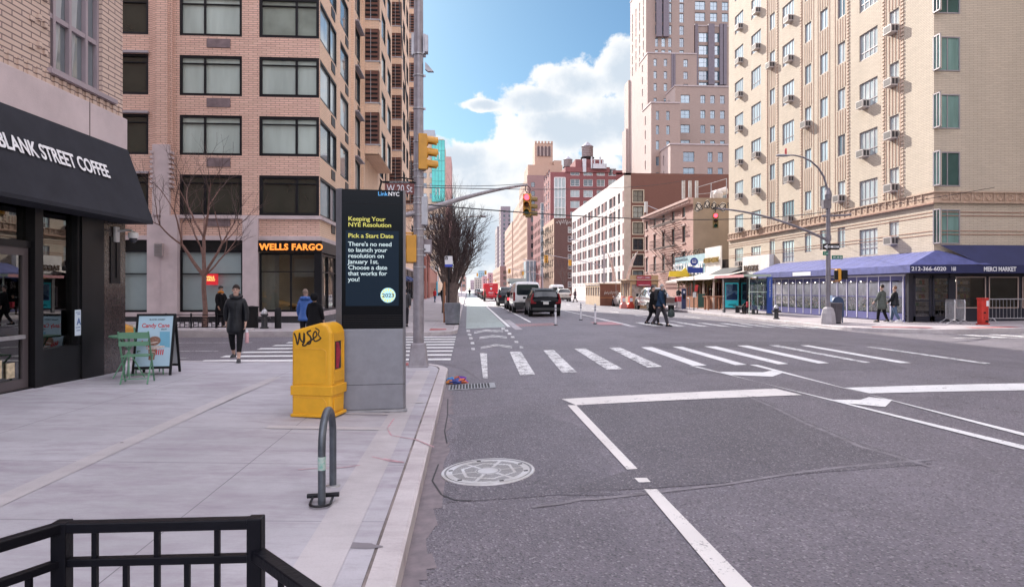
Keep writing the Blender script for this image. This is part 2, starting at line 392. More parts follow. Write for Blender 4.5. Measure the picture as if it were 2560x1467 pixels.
pavement('near_pavement', KL, -14, -12, Y0, {'far': 1.3}, CONC, side_z)
pavement('left_pavement', KL, -30, Y1, 152, {'near': 1.8, 'far': 2}, concrete('concrete_far', (.42, .385, .40), 1.5, 1.5), side_z)
pavement('right_pavement', KR, 60, Y1, 152, {'near': 3.2, 'far': 2}, concrete('concrete_right', (.40, .36, .38), 1.5, 1.5), side_z)
for i, (a, b) in enumerate(((162, 285), (295, 420), (430, 1400))):
 pavement('far_left_pavement', KL, -30, a, b, {'near': 2, 'far': 2}, CONC2, side_z)
 pavement('far_right_pavement', KR, 60, a, b, {'near': 2, 'far': 2}, CONC2, side_z)
# lighter concrete bands in the near pavement and its steel-faced edge
def band(pts, z=.004, m=None, name='pavement_band', zf=side_z):
 mb = MB(); mb.poly([(x, y, zf(x, y) + z) for x, y in pts]); return struct(mb.build(name, m or CONC2))
mb = MB()
for x0, x1, y0, y1 in ((-1.02, -.74, -3, 13.4), (-3.52, -3.34, 2, 13.4)):
 for k in range(12):
  a, b = y0 + (y1 - y0) * k / 12, y0 + (y1 - y0) * (k + 1) / 12
  mb.quad(*[(x, y, side_z(x, y) + .004) for x, y in ((x0, a), (x1, a), (x1, b), (x0, b))])
for y0, y1, x0, x1 in ((7.7, 7.86, -2.3, -.76), (9.55, 9.66, -1.0, -.62), (8.62, 8.74, -2.2, -.98)):
 mb.quad(*[(x, y, side_z(x, y) + .006) for x, y in ((x0, y0), (x1, y0), (x1, y1), (x0, y1))])
struct(mb.build('pavement_bands', CONC2))
DIRT = mat('pavement_stain', (.20, .17, .175), .9, col2=(.3, .27, .28), vs=6)
def blob(cx, cy, rx, ry, z, name, m, seed=0, n=26, zf=side_z):
 r_ = random.Random(seed); mb = MB(); ph = [r_.uniform(0, 6) for _ in range(4)]
 pts = []
 for i in range(n):
  t = 2 * PI * i / n; k = 1 + .18 * math.sin(2 * t + ph[0]) + .14 * math.sin(3 * t + ph[1]) + .08 * math.sin(7 * t + ph[2])
  pts.append((cx + rx * k * math.cos(t), cy + ry * k * math.sin(t)))
 mb.poly([(x, y, zf(x, y) + z) for x, y in pts]); return struct(mb.build(name, m))
p = G(880, 1368, .15); blob(p.x, p.y, .16, .06, .003, 'water_stain', mat('damp_concrete', (.21, .19, .21), .5), 3)
# pink survey paint on the pavement
PINK = mat('pink_spray', (.52, .30, .34), .8, var=.25, vs=12)
def ribbon(px, wd, name, m, z=.006, zf=side_z, zc=.15):
 P = [G(u, v, zc) for u, v in px]; mb = MB()
 for i in range(len(P) - 1):
  a, b = P[i], P[i + 1]; d = (b - a); d.z = 0; n = Vector((-d.y, d.x, 0)).normalized() * wd / 2
  if d.length < 1e-4: continue
  mb.quad(*[(q.x, q.y, zf(q.x, q.y) + z) for q in (a - n, a + n, b + n, b - n)])
 return struct(mb.build(name, m))
ribbon([(985, 1050), (968, 1075), (978, 1092), (1040, 1100), (1085, 1118)], .018, 'pink_paint_mark', PINK)
ribbon([(745, 1184), (800, 1178), (850, 1176), (900, 1168)], .014, 'pink_paint_mark', PINK)
ribbon([(930, 1146), (975, 1156), (1010, 1158), (960, 1150)], .02, 'pink_paint_mark', PINK)
# tactile pads at the corners
TAC = mat('tactile_red', (.36, .10, .10), .8, var=.2, vs=8, bump=.5, bs=60)
for pts in ([(-1.9, 14.2), (-.95, 14.2), (-.95, 14.75), (-1.9, 14.75)], [(17.2, 27.0), (19.2, 26.0), (19.4, 26.5), (17.5, 27.5)], [(20.6, 25.5), (22.6, 25.5), (22.6, 26.1), (20.6, 26.1)], [(-1.5, 26.2), (-.85, 26.6), (-.85, 27.3), (-1.5, 27.3)]):
 band(pts, .006, TAC, 'tactile_pad')
def paint_mat(name, c, wear):
 m = bpy.data.materials.new(name); m.use_nodes = True; N = NT(m.node_tree); p = N.n['Principled BSDF']
 g = N.new('ShaderNodeNewGeometry').outputs['Position']
 n = N.m('ADD', N.m('MULTIPLY', N.noise(g, 5, 8, .75), .6), N.m('MULTIPLY', N.noise(g, 45, 3, .6), .4))
 col = N.mix(N.rng(N.noise(g, 1.2, 5), .35, .7), c, tuple(x * .86 for x in c))
 N.l.new(N.mix(N.rng(n, .5 + .16 * (1 - wear), .56 + .16 * (1 - wear)), col, (.16, .15, .165)), p.inputs['Base Color'])
 p.inputs['Roughness'].default_value = .7; return m
WHT = paint_mat('road_paint_fresh', (.78, .78, .78), .6); WORN = paint_mat('road_paint_worn', (.75, .75, .75), 1.05); CREAM = paint_mat('road_paint_cream', (.73, .70, .68), .6)
def sub(P, n=6):
 """split a quad lengthwise so it follows the crown"""
 (a, b, c, d) = P; out = []
 for k in range(n):
  t0, t1 = k / n, (k + 1) / n
  out.append((a.lerp(d, t0), b.lerp(c, t0), b.lerp(c, t1), a.lerp(d, t1)))
 return out
def mark(quads, name, m, z=.008, n=6):
 mb = MB()
 for q in quads:
  P = [G(u, v) for u, v in q]
  for s_ in sub(P, n): mb.quad(*[(p.x, p.y, road_z(p.x) + z) for p in s_])
 return struct(mb.build(name, m))
mb = MB()
pt = [G(u, v) for u, v in ((1606, 1221), (1590, 1196), (1434, 1018), (1480, 1006), (1880, 988), (2010, 1050), (2150, 1108), (2330, 1160), (2000, 1185), (1800, 1208), (1640, 1220), (1400, 1232))]
cen = G(1700, 1110)
def tri_fan(pts, z, name, m):
 mb = MB(); c = sum(pts, Vector()) / len(pts)
 for i in range(len(pts)):
  a, b = pts[i], pts[(i + 1) % len(pts)]
  for k in range(4):
   t0, t1 = k / 4, (k + 1) / 4
   q = [c.lerp(a, t0), c.lerp(a, t1), c.lerp(b, t1), c.lerp(b, t0)]
   mb.poly([(p.x, p.y, road_z(p.x) + z) for p in (q if k else q[:3])])
 return struct(mb.build(name, m))
tri_fan(pt, .004, 'asphalt_patch', A_NEW)
SEAM = mat('seam_dust', (.215, .20, .22), .9, var=.35, vs=6)
ribbon([(1330, 1243), (1400, 1238), (1450, 1230), (1500, 1230), (1640, 1220), (1800, 1208), (2000, 1183), (2120, 1172), (2330, 1160)], .05, 'asphalt_seam', SEAM, .005, lambda x, y: road_z(x), .12)
ribbon([(1880, 990), (1950, 1020), (2010, 1050), (2080, 1078), (2150, 1108), (2240, 1132), (2330, 1160)], .055, 'asphalt_seam', SEAM, .005, lambda x, y: road_z(x), .19)
ribbon([(1090, 902), (1130, 912), (1165, 925), (1195, 945), (1212, 958)], .03, 'asphalt_seam', SEAM, .007, lambda x, y: road_z(x), .02)
r_ = random.Random(2); DUST = mat('gutter_dust', (.235, .20, .215), .95, col2=(.16, .14, .155), vs=9); A_MID = asphalt('asphalt_repair', (.132, .122, .148), (.17, .155, .182)); TAR = mat('tar_crack', (.03, .028, .032), .7)
mb = MB(); y = 2.0
while y < 13.5:
 y2 = y + r_.uniform(.15, .4); w0 = .10 + .12 * r_.random(); w1 = .10 + .12 * r_.random()
 mb.quad(*[(a, b, road_z(a) + .003) for a, b in ((KL, y), (KL + w0, y), (KL + w1, y2), (KL, y2))]); y = y2
struct(mb.build('gutter_dust', DUST))
def jag(pts, name, m, z, seed, amp=.05):
 r_ = random.Random(seed); P = []
 for i in range(len(pts)):
  a, b = Vector(pts[i]), Vector(pts[(i + 1) % len(pts)]); n = max(2, int((b - a).length / .25))
  for k in range(n): q = a.lerp(b, k / n); P.append(Vector((q.x + r_.uniform(-amp, amp), q.y + r_.uniform(-amp, amp), 0)))
 return tri_fan(P, z, name, m)
jag([(-.15, 5.6), (1.3, 5.5), (1.5, 7.9), (.9, 9.4), (-.1, 9.2)], 'asphalt_repair', A_MID, .003, 4)
jag([(4.2, 12.4), (8.8, 12.6), (9.2, 14.0), (4.4, 13.8)], 'asphalt_repair', A_MID, .003, 5, .03)  # added patches: the road's uneven light put into the asphalt tone
jag([(5.4, 17.5), (11, 17.9), (10.6, 19.6), (5.2, 19.2)], 'asphalt_repair', A_NEW, .003, 6, .03)
jag([(4.4, 4.0), (6.2, 4.2), (6.0, 5.4), (4.6, 5.2)], 'asphalt_repair', A_MID, .003, 8, .04)
for i, px in enumerate((((1092, 1150), (1085, 1190), (1098, 1225), (1140, 1240), (1180, 1243)), ((1120, 990), (1118, 1030), (1112, 1070), (1118, 1100)))):
 ribbon([(u + random.Random(i * 9 + k).uniform(-6, 6), v) for k, (u, v) in enumerate(px)], .016, 'tar_crack', TAR, .006, lambda x, y: road_z(x), .05)
# front crosswalk bars
def c7(*p): return [(1060 + x / 3.034, 820 + y / 3.034) for x, y in p]
def c8(*p): return [(1760 + x / 2.25, 820 + y / 2.25) for x, y in p]
mark([c7((425, 192), (478, 192), (483, 385), (448, 385)), c7((650, 182), (735, 180), (842, 352), (730, 362)), c7((905, 170), (985, 168), (1160, 335), (1048, 341)),
  c7((1140, 158), (1225, 156), (1508, 312), (1390, 318)), c7((1405, 152), (1490, 149), (1805, 293), (1695, 300))], 'crosswalk_bars', WORN)
mark([c7((1645, 147), (1730, 145), (2145, 285), (2040, 288)), [(1681, 867), (1706, 867), (1867, 912), (1838, 913)], [(1760, 866), (1791, 866), (1971, 910), (1945, 911)],
  [(1842, 864), (1871, 864), (2073, 908), (2045, 909)], [(2000, 863.5), (2022, 863.5), (2278, 907.5), (2250, 908)]], 'crosswalk_bars', WHT)
mark([[(1922, 863.5), (1947, 863.5), (2178, 906.7), (2158, 907)], [(2160, 866.7), (2187, 868), (2478, 909), (2458, 909.8)]], 'crosswalk_bars', WORN)
mb = MB()
for k in range(8):
 y = 16.7 + k * 1.12
 mb.quad((-6.6 + .12 * k, y, .008), (-.42, y, .008), (-.42, y + .42, .008), (-6.6 + .12 * k, y + .42, .008))
struct(mb.build('crosswalk_bars', WHT))
mb = MB()
for y in (17.6, 19.6): mb.quad((-60, y, .007), (-7.2, y, .007), (-7.2, y + .1, .007), (-60, y + .1, .007))
mb.quad((-60, 22.6, .007), (-7.2, 22.6, .007), (-7.2, 22.7, .007), (-60, 22.7, .007))
for y in (16.0, 22.9): mb.quad((17.6, y, .007), (60, y, .007), (60, y + .12, .007), (17.6, y + .12, .007))
for k in range(6): mb.quad((19.5 + k * 1.3, 22.9, .009), (19.9 + k * 1.3, 22.9, .009), (19.5 + k * 1.3, 24.6, .009), (19.1 + k * 1.3, 24.6, .009))
struct(mb.build('cross_street_lines', WORN))
mark([[(1404, 998), (1440, 1013.5), (2005, 988), (1938, 972)]], 'stop_line', CREAM, n=14)
mark([[(2111, 970), (2173, 984), (2700, 975), (2700, 957)]], 'stop_line', WHT, n=10)
mark([[(1419, 1013.5), (1440.7, 1013.5), (1594, 1173), (1567.6, 1174.6)], [(1585.7, 1195.7), (1617, 1195.7), (1627, 1206), (1597, 1207)],
  [(1610.4, 1223.8), (1641.7, 1223.8), (1898, 1487), (1830, 1487)]], 'lane_line', CREAM)
mark([[(1722, 914), (1745, 917), (2800, 1186), (2800, 1172)], [(1873, 912), (1893, 912), (2800, 1155), (2800, 1143)]], 'double_line', WHT, n=14)
mark([[(1798, 930), (1827, 938), (1931, 942), (1907, 931)], [(1907, 931), (1931, 942), (1955.6, 933), (1931, 926.7)],
  [(2073, 1000), (2100, 1007), (2213, 1018), (2151, 1000)], [(2151, 1000), (2213, 1018), (2231, 1000), (2173, 993)]], 'double_line_hatch', WHT)
q7 = []
for x, y in ((335, 22), (345, 50), (355, 78), (367, 115), (372, 160), (600, 5), (625, 20), (648, 43), (672, 70), (700, 106), (738, 146)):
 q7.append(c7((x - 14, y - 7), (x + 12, y - 7), (x + 16, y + 7), (x - 12, y + 7)))
for a, b, c in (((380, 40), (470, 25), (600, 30)), ((420, 82), (520, 66), (630, 78)), ((430, 157), (545, 135), (668, 152))):
 for dy in (0, -9):
  q7.append(c7((a[0], a[1] + dy - 3), (b[0], b[1] + dy - 3), (b[0], b[1] + dy + 2), (a[0], a[1] + dy + 2)))
  q7.append(c7((b[0], b[1] + dy - 3), (c[0], c[1] + dy - 3), (c[0], c[1] + dy + 2), (b[0], b[1] + dy + 2)))
mark(q7, 'bike_crossing_marks', WORN, n=1)
# green bike lane, its buffer, lane lines of the far block
def strip(x0, x1, y0, y1, m, name, z=.006, n=20):
 mb = MB()
 for k in range(n):
  a, b = y0 + (y1 - y0) * k / n, y0 + (y1 - y0) * (k + 1) / n
  mb.quad((x0, a, road_z(x0) + z), (x1, a, road_z(x1) + z), (x1, b, road_z(x1) + z), (x0, b, road_z(x0) + z))
 return struct(mb.build(name, m))
GREEN = paint_mat('bike_lane_green', (.34, .40, .385), .8)
strip(KL + .35, 1.75, 29.5, 150, GREEN, 'bike_lane'); strip(KL + .35, 1.75, 165, 400, GREEN, 'bike_lane')
strip(1.8, 1.95, 29.5, 150, WHT, 'bike_lane_line', .008); strip(3.1, 3.22, 33, 150, WHT, 'parking_lane_line', .008)
strip(2.0, 7.2, 27.5, 36, concrete('concrete_island_pad', (.44, .42, .45), stain=.3), 'intersection_pad', .004)
mb = MB()
for i in range(14):
 x = 2.3 + i * .13; mb.quad((x, 29.4, road_z(x) + .01), (x + .06, 29.4, road_z(x) + .01), (x + .06, 31.5, road_z(x) + .01), (x, 31.5, road_z(x) + .01))
struct(mb.build('worn_red_stripes', mat('worn_red', (.42, .22, .22), .8)))
strip(5.9, 7.0, 29.0, 31.5, mat('faded_red_paint', (.40, .22, .24), .85, var=.2, vs=4), 'faded_red_patch', .011, 4)
strip(7.05, 7.17, 28.6, 150, WHT, 'lane_line', .009)
for x in (10.2, 13.3):
 mb = MB()
 for k in range(22):
  y = 30 + k * 7; mb.quad(*[(a, b, road_z(a) + .008) for a, b in ((x - .06, y), (x + .06, y), (x + .06, y + 2.6), (x - .06, y + 2.6))])
 struct(mb.build('lane_dashes', WHT))
mb = MB()
for k in range(9):
 x = 7.9 + k * 1.0; mb.quad(*[(a, b, road_z(a) + .009) for a, b in ((x, 27.6), (x + .42, 27.6), (x + .42, 30.8), (x, 30.8))])
struct(mb.build('far_crosswalk_bars', WORN))
def wall(mb, O, A, L, z0, z1, holes=(), rev=.14):
 """flat wall with real openings; outside is on the right of A. hole = (a0, a1, z0, z1)"""
 A = Vector((A[0], A[1], 0)).normalized(); Nn = Vector((A.y, -A.x, 0)); O = Vector((O[0], O[1], 0))
 aa = sorted({0, L} | {min(max(h[i], 0), L) for h in holes for i in (0, 1)}); zz = sorted({z0, z1} | {min(max(h[i], z0), z1) for h in holes for i in (2, 3)})
 P = lambda a, z, d=0: O + A * a - Nn * d + Vector((0, 0, z))
 for i in range(len(aa) - 1):
  run = None
  for j in range(len(zz) - 1):
   ca, cz = (aa[i] + aa[i + 1]) / 2, (zz[j] + zz[j + 1]) / 2
   solid = not any(h[0] < ca < h[1] and h[2] < cz < h[3] for h in holes)
   if solid and run is None: run = zz[j]
   if run is not None and (not solid or j == len(zz) - 2):
    top = zz[j + 1] if solid else zz[j]
    mb.quad(P(aa[i], run), P(aa[i + 1], run), P(aa[i + 1], top), P(aa[i], top)); run = None
 for a0, a1, b0, b1 in holes:
  mb.quad(P(a0, b0), P(a1, b0), P(a1, b0, rev), P(a0, b0, rev)); mb.quad(P(a0, b1), P(a0, b1, rev), P(a1, b1, rev), P(a1, b1))
  mb.quad(P(a0, b0), P(a0, b0, rev), P(a0, b1, rev), P(a0, b1)); mb.quad(P(a1, b0), P(a1, b1), P(a1, b1, rev), P(a1, b0, rev))
WIN = {}
def win_mesh(w, h, mull=(.5,), trans=(), fm=None, gm=None, fw=.06, fd=.07, sill=0.0, inset=0.0):
 """window prototype: frame mesh and pane mesh, x 0..w, z 0..h, outside towards -y"""
 key = (round(w, 2), round(h, 2), mull, trans, fm.name, gm.name, fw, sill)
 if key in WIN: return WIN[key]
 f = MB(); y0, y1 = -fd + .0, 0.0
 f.box(0, fw, y0, y1, 0, h); f.box(w - fw, w, y0, y1, 0, h); f.box(fw, w - fw, y0, y1, h - fw, h); f.box(fw, w - fw, y0, y1, 0, fw)
 for k in mull: f.box(k * w - fw * .4, k * w + fw * .4, y0 + .012, y1, fw, h - fw)
 for k in trans: f.box(fw, w - fw, y0 + .006, y1, k * h - min(fw * .4, .022), k * h + min(fw * .4, .022))
 if sill: f.box(-.05, w + .05, -.12 - sill, 0, -.07, -.005)
 p = MB(); p.quad((fw, -.01, fw), (w - fw, -.01, fw), (w - fw, -.01, h - fw), (fw, -.01, h - fw))
 fo = f.build('window', fm); po = p.build('pane', gm); fme, pme = fo.data, po.data
 bpy.data.objects.remove(fo); bpy.data.objects.remove(po)
 WIN[key] = (fme, pme); return WIN[key]
class Bld:
 def __init__(s, name, label, loc, cat='building', panes=True):
  s.t = thing(name, label, cat, loc); s.w = {}; s.wins = []; s.panes = panes
  s.inv = Matrix.Translation(s.t.location).inverted(); s.ac = []
 def mb(s, key, m, nm='wall'):
  if key not in s.w: s.w[key] = (MB(), m, nm)
  return s.w[key][0]
 def window(s, O, A, a, z, meshes, rev=.14):
  A = Vector((A[0], A[1], 0)).normalized(); Nn = Vector((A.y, -A.x, 0)); p = Vector((O[0], O[1], 0)) + A * a - Nn * (rev - .005); p.z = z
  s.wins.append((p, math.atan2(A.y, A.x), meshes))
 def facade(s, key, m, O, A, L, z0, z1, cols, rows, win, rev=.14, skip=None):
  """cols: [(a0, width)], rows: [(z, height)], win(w, h) -> meshes"""
  holes = []
  for ci, (a, wd) in enumerate(cols):
   for ri, (z, h) in enumerate(rows):
    if skip and skip(ci, ri): continue
    holes.append((a, a + wd, z, z + h)); s.window(O, A, a, z, win(wd, h), rev)
  wall(s.mb(key, m), O, A, L, z0, z1, holes, rev)
 def done(s, limit=100):
  for k, (mb, m, nm) in s.w.items(): mb.build(nm, m, s.t, world=True)
  ws = sorted(s.wins, key=lambda q: q[0].length); s.objs = []
  for i, (p, a, (fme, pme)) in enumerate(ws[:limit]):
   o = bpy.data.objects.new('window', fme); COL.objects.link(o); o.parent = s.t; o.location = s.inv @ p; o.rotation_euler = (0, 0, a)
   q = bpy.data.objects.new('pane', pme); COL.objects.link(q); q.parent = o
  rest = ws[limit:]
  if rest:
   mb = MB(); mats = []
   for p, a, pr in rest:
    T = s.inv @ Matrix.Translation(p) @ Matrix.Rotation(a, 4, 'Z')
    for me in pr:
     if me.materials[0] not in mats: mats.append(me.materials[0])
     mb.cur = mats.index(me.materials[0]); mb.M = T; mb.add([v.co for v in me.vertices], [list(f.vertices) for f in me.polygons])
   mb.M = None; o = mb.build('window_rows', mats, s.t); o['kind'] = 'stuff'
  return s
def even(n, L, wd, m=None):
 m = m if m is not None else (L - n * wd) / (n + 1)
 st = (L - 2 * m - wd) / (n - 1) if n > 1 else 0
 return [(m + i * st, wd) for i in range(n)]
def floors(z0, fh, n, h): return [(z0 + i * fh, h) for i in range(n)]
BLK = mat('black_metal', (.010, .010, .013), .4, var=.2, spec=.25)
BLKM = mat('black_matte', (.012, .012, .014), .7, spec=.25)
STEEL = mat('galvanised_steel', (.42, .41, .43), .45, .55, var=.25, vs=4)
ALU = mat('window_aluminium', (.34, .31, .33), .5, .2)
WHITEF = mat('white_frame', (.7, .7, .68), .5)
BROWNF = mat('brown_frame', (.05, .035, .03), .5)
G_L = glass('glass_blinds', (.10, .125, .13), (.40, .46, .45), .55, ior=1.7)
G_B = glass('glass_sky', (.13, .17, .20), (.42, .49, .52), .6, ior=2.3)
G_T = glass('glass_teal', (.05, .17, .17), (.10, .34, .32), .5, ior=2.2)
G_D = glass('glass_dim', (.03, .035, .045), (.16, .19, .2), .35, ior=2.0)
STONE = mat('lavender_stone', (.58, .49, .50), .75, var=.15, vs=1.2, bump=.15)
GRAN = mat('black_granite', (.03, .03, .035), .25, var=.4, vs=60)
# ================================================================ brick apartment block with the bank on its corner
BR1 = brick('peach_brick', (.80, .54, .44), (.69, .45, .36), (.36, .24, .2), .10, .40, .014, stain=.2)
BR1S = brick('peach_brick_bounce_lit', (.86, .62, .46), (.82, .58, .42), (.55, .4, .3), .10, .40, .012)  # avenue side: bounced light put into a paler copy of the peach brick
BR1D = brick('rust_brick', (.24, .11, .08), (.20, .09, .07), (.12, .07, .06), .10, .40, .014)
XL, YL = -6.8, 31.0
B = Bld('apartment_building', 'orange brick apartment block with black-framed corner windows above the bank', (-20, 40, 0)); wf = B
FX = -48.0
def a_of(u): return XY(u, YL) - FX
gl_near = glass('glass_apartment', (.26, .31, .27), (.50, .60, .56), .75, ior=1.75, noise=1.2)
rows = [(5.17 + 2.72 * k, 1.83) for k in range(12)]
hN = []
gl_dark = glass('glass_dark_room', (.035, .04, .03), (.07, .08, .06), .4, ior=1.75)
def wn(w_, h_, ml, tr=(.8,), g_=None): return win_mesh(w_, h_, ml, tr, BLK, g_ or gl_near, fw=.11, fd=.1)
cw = a_of(605) - a_of(449); ac_, bc_ = a_of(449), a_of(648)
holes = []
for k, (z, h) in enumerate(rows):
 for c in (ac_, a_of(371) - cw, a_of(371) - cw - 4.3, a_of(371) - cw - 8.6):
  holes.append((c, c + cw, z, z + h)); B.window((FX, YL), (1, 0), c, z, wn(round(cw, 2), h, (.4,), (.8,), gl_dark if k == 0 or c != ac_ else None), .12)
 L_ = XL - FX - bc_
 holes.append((bc_, bc_ + L_ - .02, z, z + h)); B.window((FX, YL), (1, 0), bc_, z, win_mesh(round(L_ - .02, 2), h, (.62,), (.8,), BLK, gl_near if k else gl_dark, fw=.13, fd=.1), .12)
gh = [(a_of(455), a_of(605), .75, 4.0), (a_of(652), a_of(800), .75, 3.48), (a_of(300), a_of(371), .75, 4.0), (a_of(130), a_of(275), .75, 4.0)]
wall(B.mb('n', BR1), (FX, YL), (1, 0), XL - FX, 4.2, 38, holes, .12)
# avenue facade
yb = [(.12, 3.9), (5.0, 2.5), (9.3, 2.3)]
av = []
for k, (z, h) in enumerate(rows):
 for a, wd in yb: av.append((a, a + wd, z, z + h)); B.window((XL, YL), (0, 1), a, z, win_mesh(wd, h, (.62,) if wd > 3 else (), (), BLK, G_B, fw=.1, fd=.1), .12)
 if z < 34:
  for a, wd in ((20.9, 2.4), (24.2, 2.2), (36.2, 2.6), (40.2, 2.2), (50.5, 2.4), (53.5, 2.0)):
   av.append((a, a + wd, z, z + h)); B.window((XL, YL), (0, 1), a, z, win_mesh(wd, h, (), (), BLK, G_B, fw=.1, fd=.1), .12)
wall(B.mb('av', BR1S), (XL, YL), (0, 1), 41, 4.2, 38, [q for q in av if q[1] < 40.9], .12)
wall(B.mb('av', BR1S), (XL, YL + 41), (0, 1), 16, 4.2, 35.5, [(q[0] - 41, q[1] - 41, q[2], q[3]) for q in av if q[0] > 41.1 and q[3] < 35.4], .12)
m_ = B.mb('n', BR1)
m_.quad((FX, YL, 38), (XL, YL, 38), (XL, YL + 41, 38), (FX, YL + 41, 38)); m_.quad((FX, YL + 41, 35.5), (XL, YL + 41, 35.5), (XL, YL + 57, 35.5), (FX, YL + 57, 35.5))
m_.quad((XL, YL + 41, 35.5), (FX, YL + 41, 35.5), (FX, YL + 41, 38), (XL, YL + 41, 38)); m_.quad((XL, YL + 57, 0), (FX, YL + 57, 0), (FX, YL + 57, 35.5), (XL, YL + 57, 35.5))
m_.quad((FX, YL, 0), (FX, YL + 57, 0), (FX, YL + 57, 38), (FX, YL, 38))
B.t_ = B.t
# pilasters
mb = MB()
for u0, u1 in ((385, 394), (424, 433)): mb.box(XY(u0, YL), XY(u1, YL), YL - .14, YL, 4.2, 38)
mb.box(XY(394, YL), XY(424, YL), YL - .22, YL, 8.3, 38); mb.build('pilaster', BR1, B.t, world=True)
for y in (39.3, 43.1, 56.0, 66.5, 71.0): MB().box(XL, XL + .16, y, y + .45, 4.2, 38 if y < 72 else 35).build('pilaster', BR1S, B.t, world=True)
# stone piers
mb = MB()
for u0, u1, zt in ((373, 450, 5.12), (610, 648, 5.0), (276, 300, 5.12), (120, 134, 5.12)):
 mb.box(XY(u0, YL), XY(u1, YL), YL - .22, YL + .05, .5, zt)
 x0, x1 = XY(u0, YL), XY(u1, YL)
 if u0 != 610: mb.box(x0 + .5 * (x1 - x0) - .02 , x1, YL - .3, YL - .22, .5, zt)
 if u0 == 373:
  mb.box(XY(388, YL), XY(430, YL), YL - .3, YL, 5.12, 8.3)
  for k in range(8):
   for u in (384, 428): mb.box(XY(u, YL), XY(u + 8, YL), YL - .36, YL, 6.35 + k * .22, 6.35 + k * .22 + .11)
 mb.build('stone_pier', STONE, B.t, world=True); mb = MB()
mb = MB()
mb.box(FX, XL + .1, YL - .1, YL + .1, 5.0, 5.16)
mb.box(XL - .1, XL + .1, YL + .1, YL + 57, 5.0, 5.16); mb.box(FX, XL + .06, YL - .06, YL + .1, 4.02, 4.22); mb.box(XL - .1, XL + .06, YL + .1, YL + 57, 4.02, 4.22)
for u0, u1 in ((450, 610), (648, 806), (300, 373)): mb.box(XY(u0, YL), XY(u1, YL), YL - .16, YL + .1, .55, .74)
mb.box(XL - .1, XL + .16, YL + .1, YL + 7.5, .55, .74)
mb.build('stone_band', STONE, B.t, world=True)
mb = MB(); mb.box(FX, XL + .05, YL - .12, YL + .2, .1, .54); mb.box(XL - .2, XL + .12, YL + .2, YL + 8, .1, .54); mb.build('granite_base', GRAN, B.t, world=True)
# ground-floor shop windows
def shopwin(parent, O, A, a0, a1, z0, z1, mull, trans, fm, gm, fw=.09, y=.1, name='shop_window'):
 A = Vector((A[0], A[1], 0)).normalized(); Nn = Vector((A.y, -A.x, 0)); p = Vector((O[0], O[1], 0)) + A * a0 - Nn * y; p.z = z0
 inv = Matrix.Translation(parent.location).inverted()
 fme, pme = win_mesh(a1 - a0, z1 - z0, mull, trans, fm, gm, fw=fw, fd=.1)
 o = bpy.data.objects.new(name, fme); COL.objects.link(o); o.parent = parent; o.location = inv @ p; o.rotation_euler = (0, 0, math.atan2(A.y, A.x))
 q = bpy.data.objects.new('pane', pme); COL.objects.link(q); q.parent = o; return o
FROST = mat('frosted_glass', (.30, .38, .39), .22, var=.1, vs=.7, spec=.8)
CLR = clear('shop_glass', (.8, .86, .86), .10)
shopwin(B.t, (FX, YL), (1, 0), a_of(450), a_of(608), .75, 3.55, (), (.62,), BLK, FROST)
shopwin(B.t, (FX, YL), (1, 0), a_of(300), a_of(373), .75, 3.55, (), (.62,), BLK, FROST)
shopwin(B.t, (FX, YL), (1, 0), a_of(648), a_of(805), .75, 3.45, (.5,), (.68,), BLK, CLR)
shopwin(B.t, (XL, YL), (0, 1), .15, 3.9, .75, 3.45, (.5,), (.68,), BLK, CLR)
LOUV = mat('black_louver', (.02, .02, .022), .5)
mb = MB()
for u0, u1 in ((450, 608), (300, 373)):
 x0, x1 = XY(u0, YL), XY(u1, YL); mb.box(x0, x1, YL + .1, YL + .14, 3.55, 4.02)
 for k in range(8): mb.box(x0, x1, YL + .02, YL + .1, 3.57 + k * .056, 3.59 + k * .056)
mb.build('louver', LOUV, B.t, world=True)
# bank interior: back wall, column, ceiling light, desk
mb = MB(); mb.box(-14, -7.2, 36, 36.1, .15, 3.9); mb.box(-14, -13.9, 31.3, 36, .15, 3.9); mb.box(-14, XL, 31.3, 36, 3.9, 4.0); mb.box(-14, XL, 31.3, 36, .15, .2)
mb.build('interior_wall', mat('warm_wall', (.50, .42, .34), .8), B.t, world=True)
mb = MB(); mb.box(-10.2, -9.4, 33, 33.8, .2, 3.9); mb.box(-8.6, -7.2, 33.6, 33.65, 2.4, 3.3); mb.build('interior_column', mat('cream_wall', (.6, .56, .5), .7), B.t, world=True)
mb = MB(); mb.box(-9, -7.3, 34, 34.7, .9, .96); mb.box(-8.9, -8.8, 34.1, 34.6, .2, .9); mb.box(-7.5, -7.4, 34.1, 34.6, .2, .9); mb.build('desk', BROWNF, B.t, world=True)
mb = MB(); mb.box(-11.9, -10.2, 33, 33.1, 3.05, 3.09); mb.build('ceiling_lamp', mat('lamp_warm', (1, .8, .55), .5, emit=(1, .78, .5), es=7, var=0), B.t, world=True)
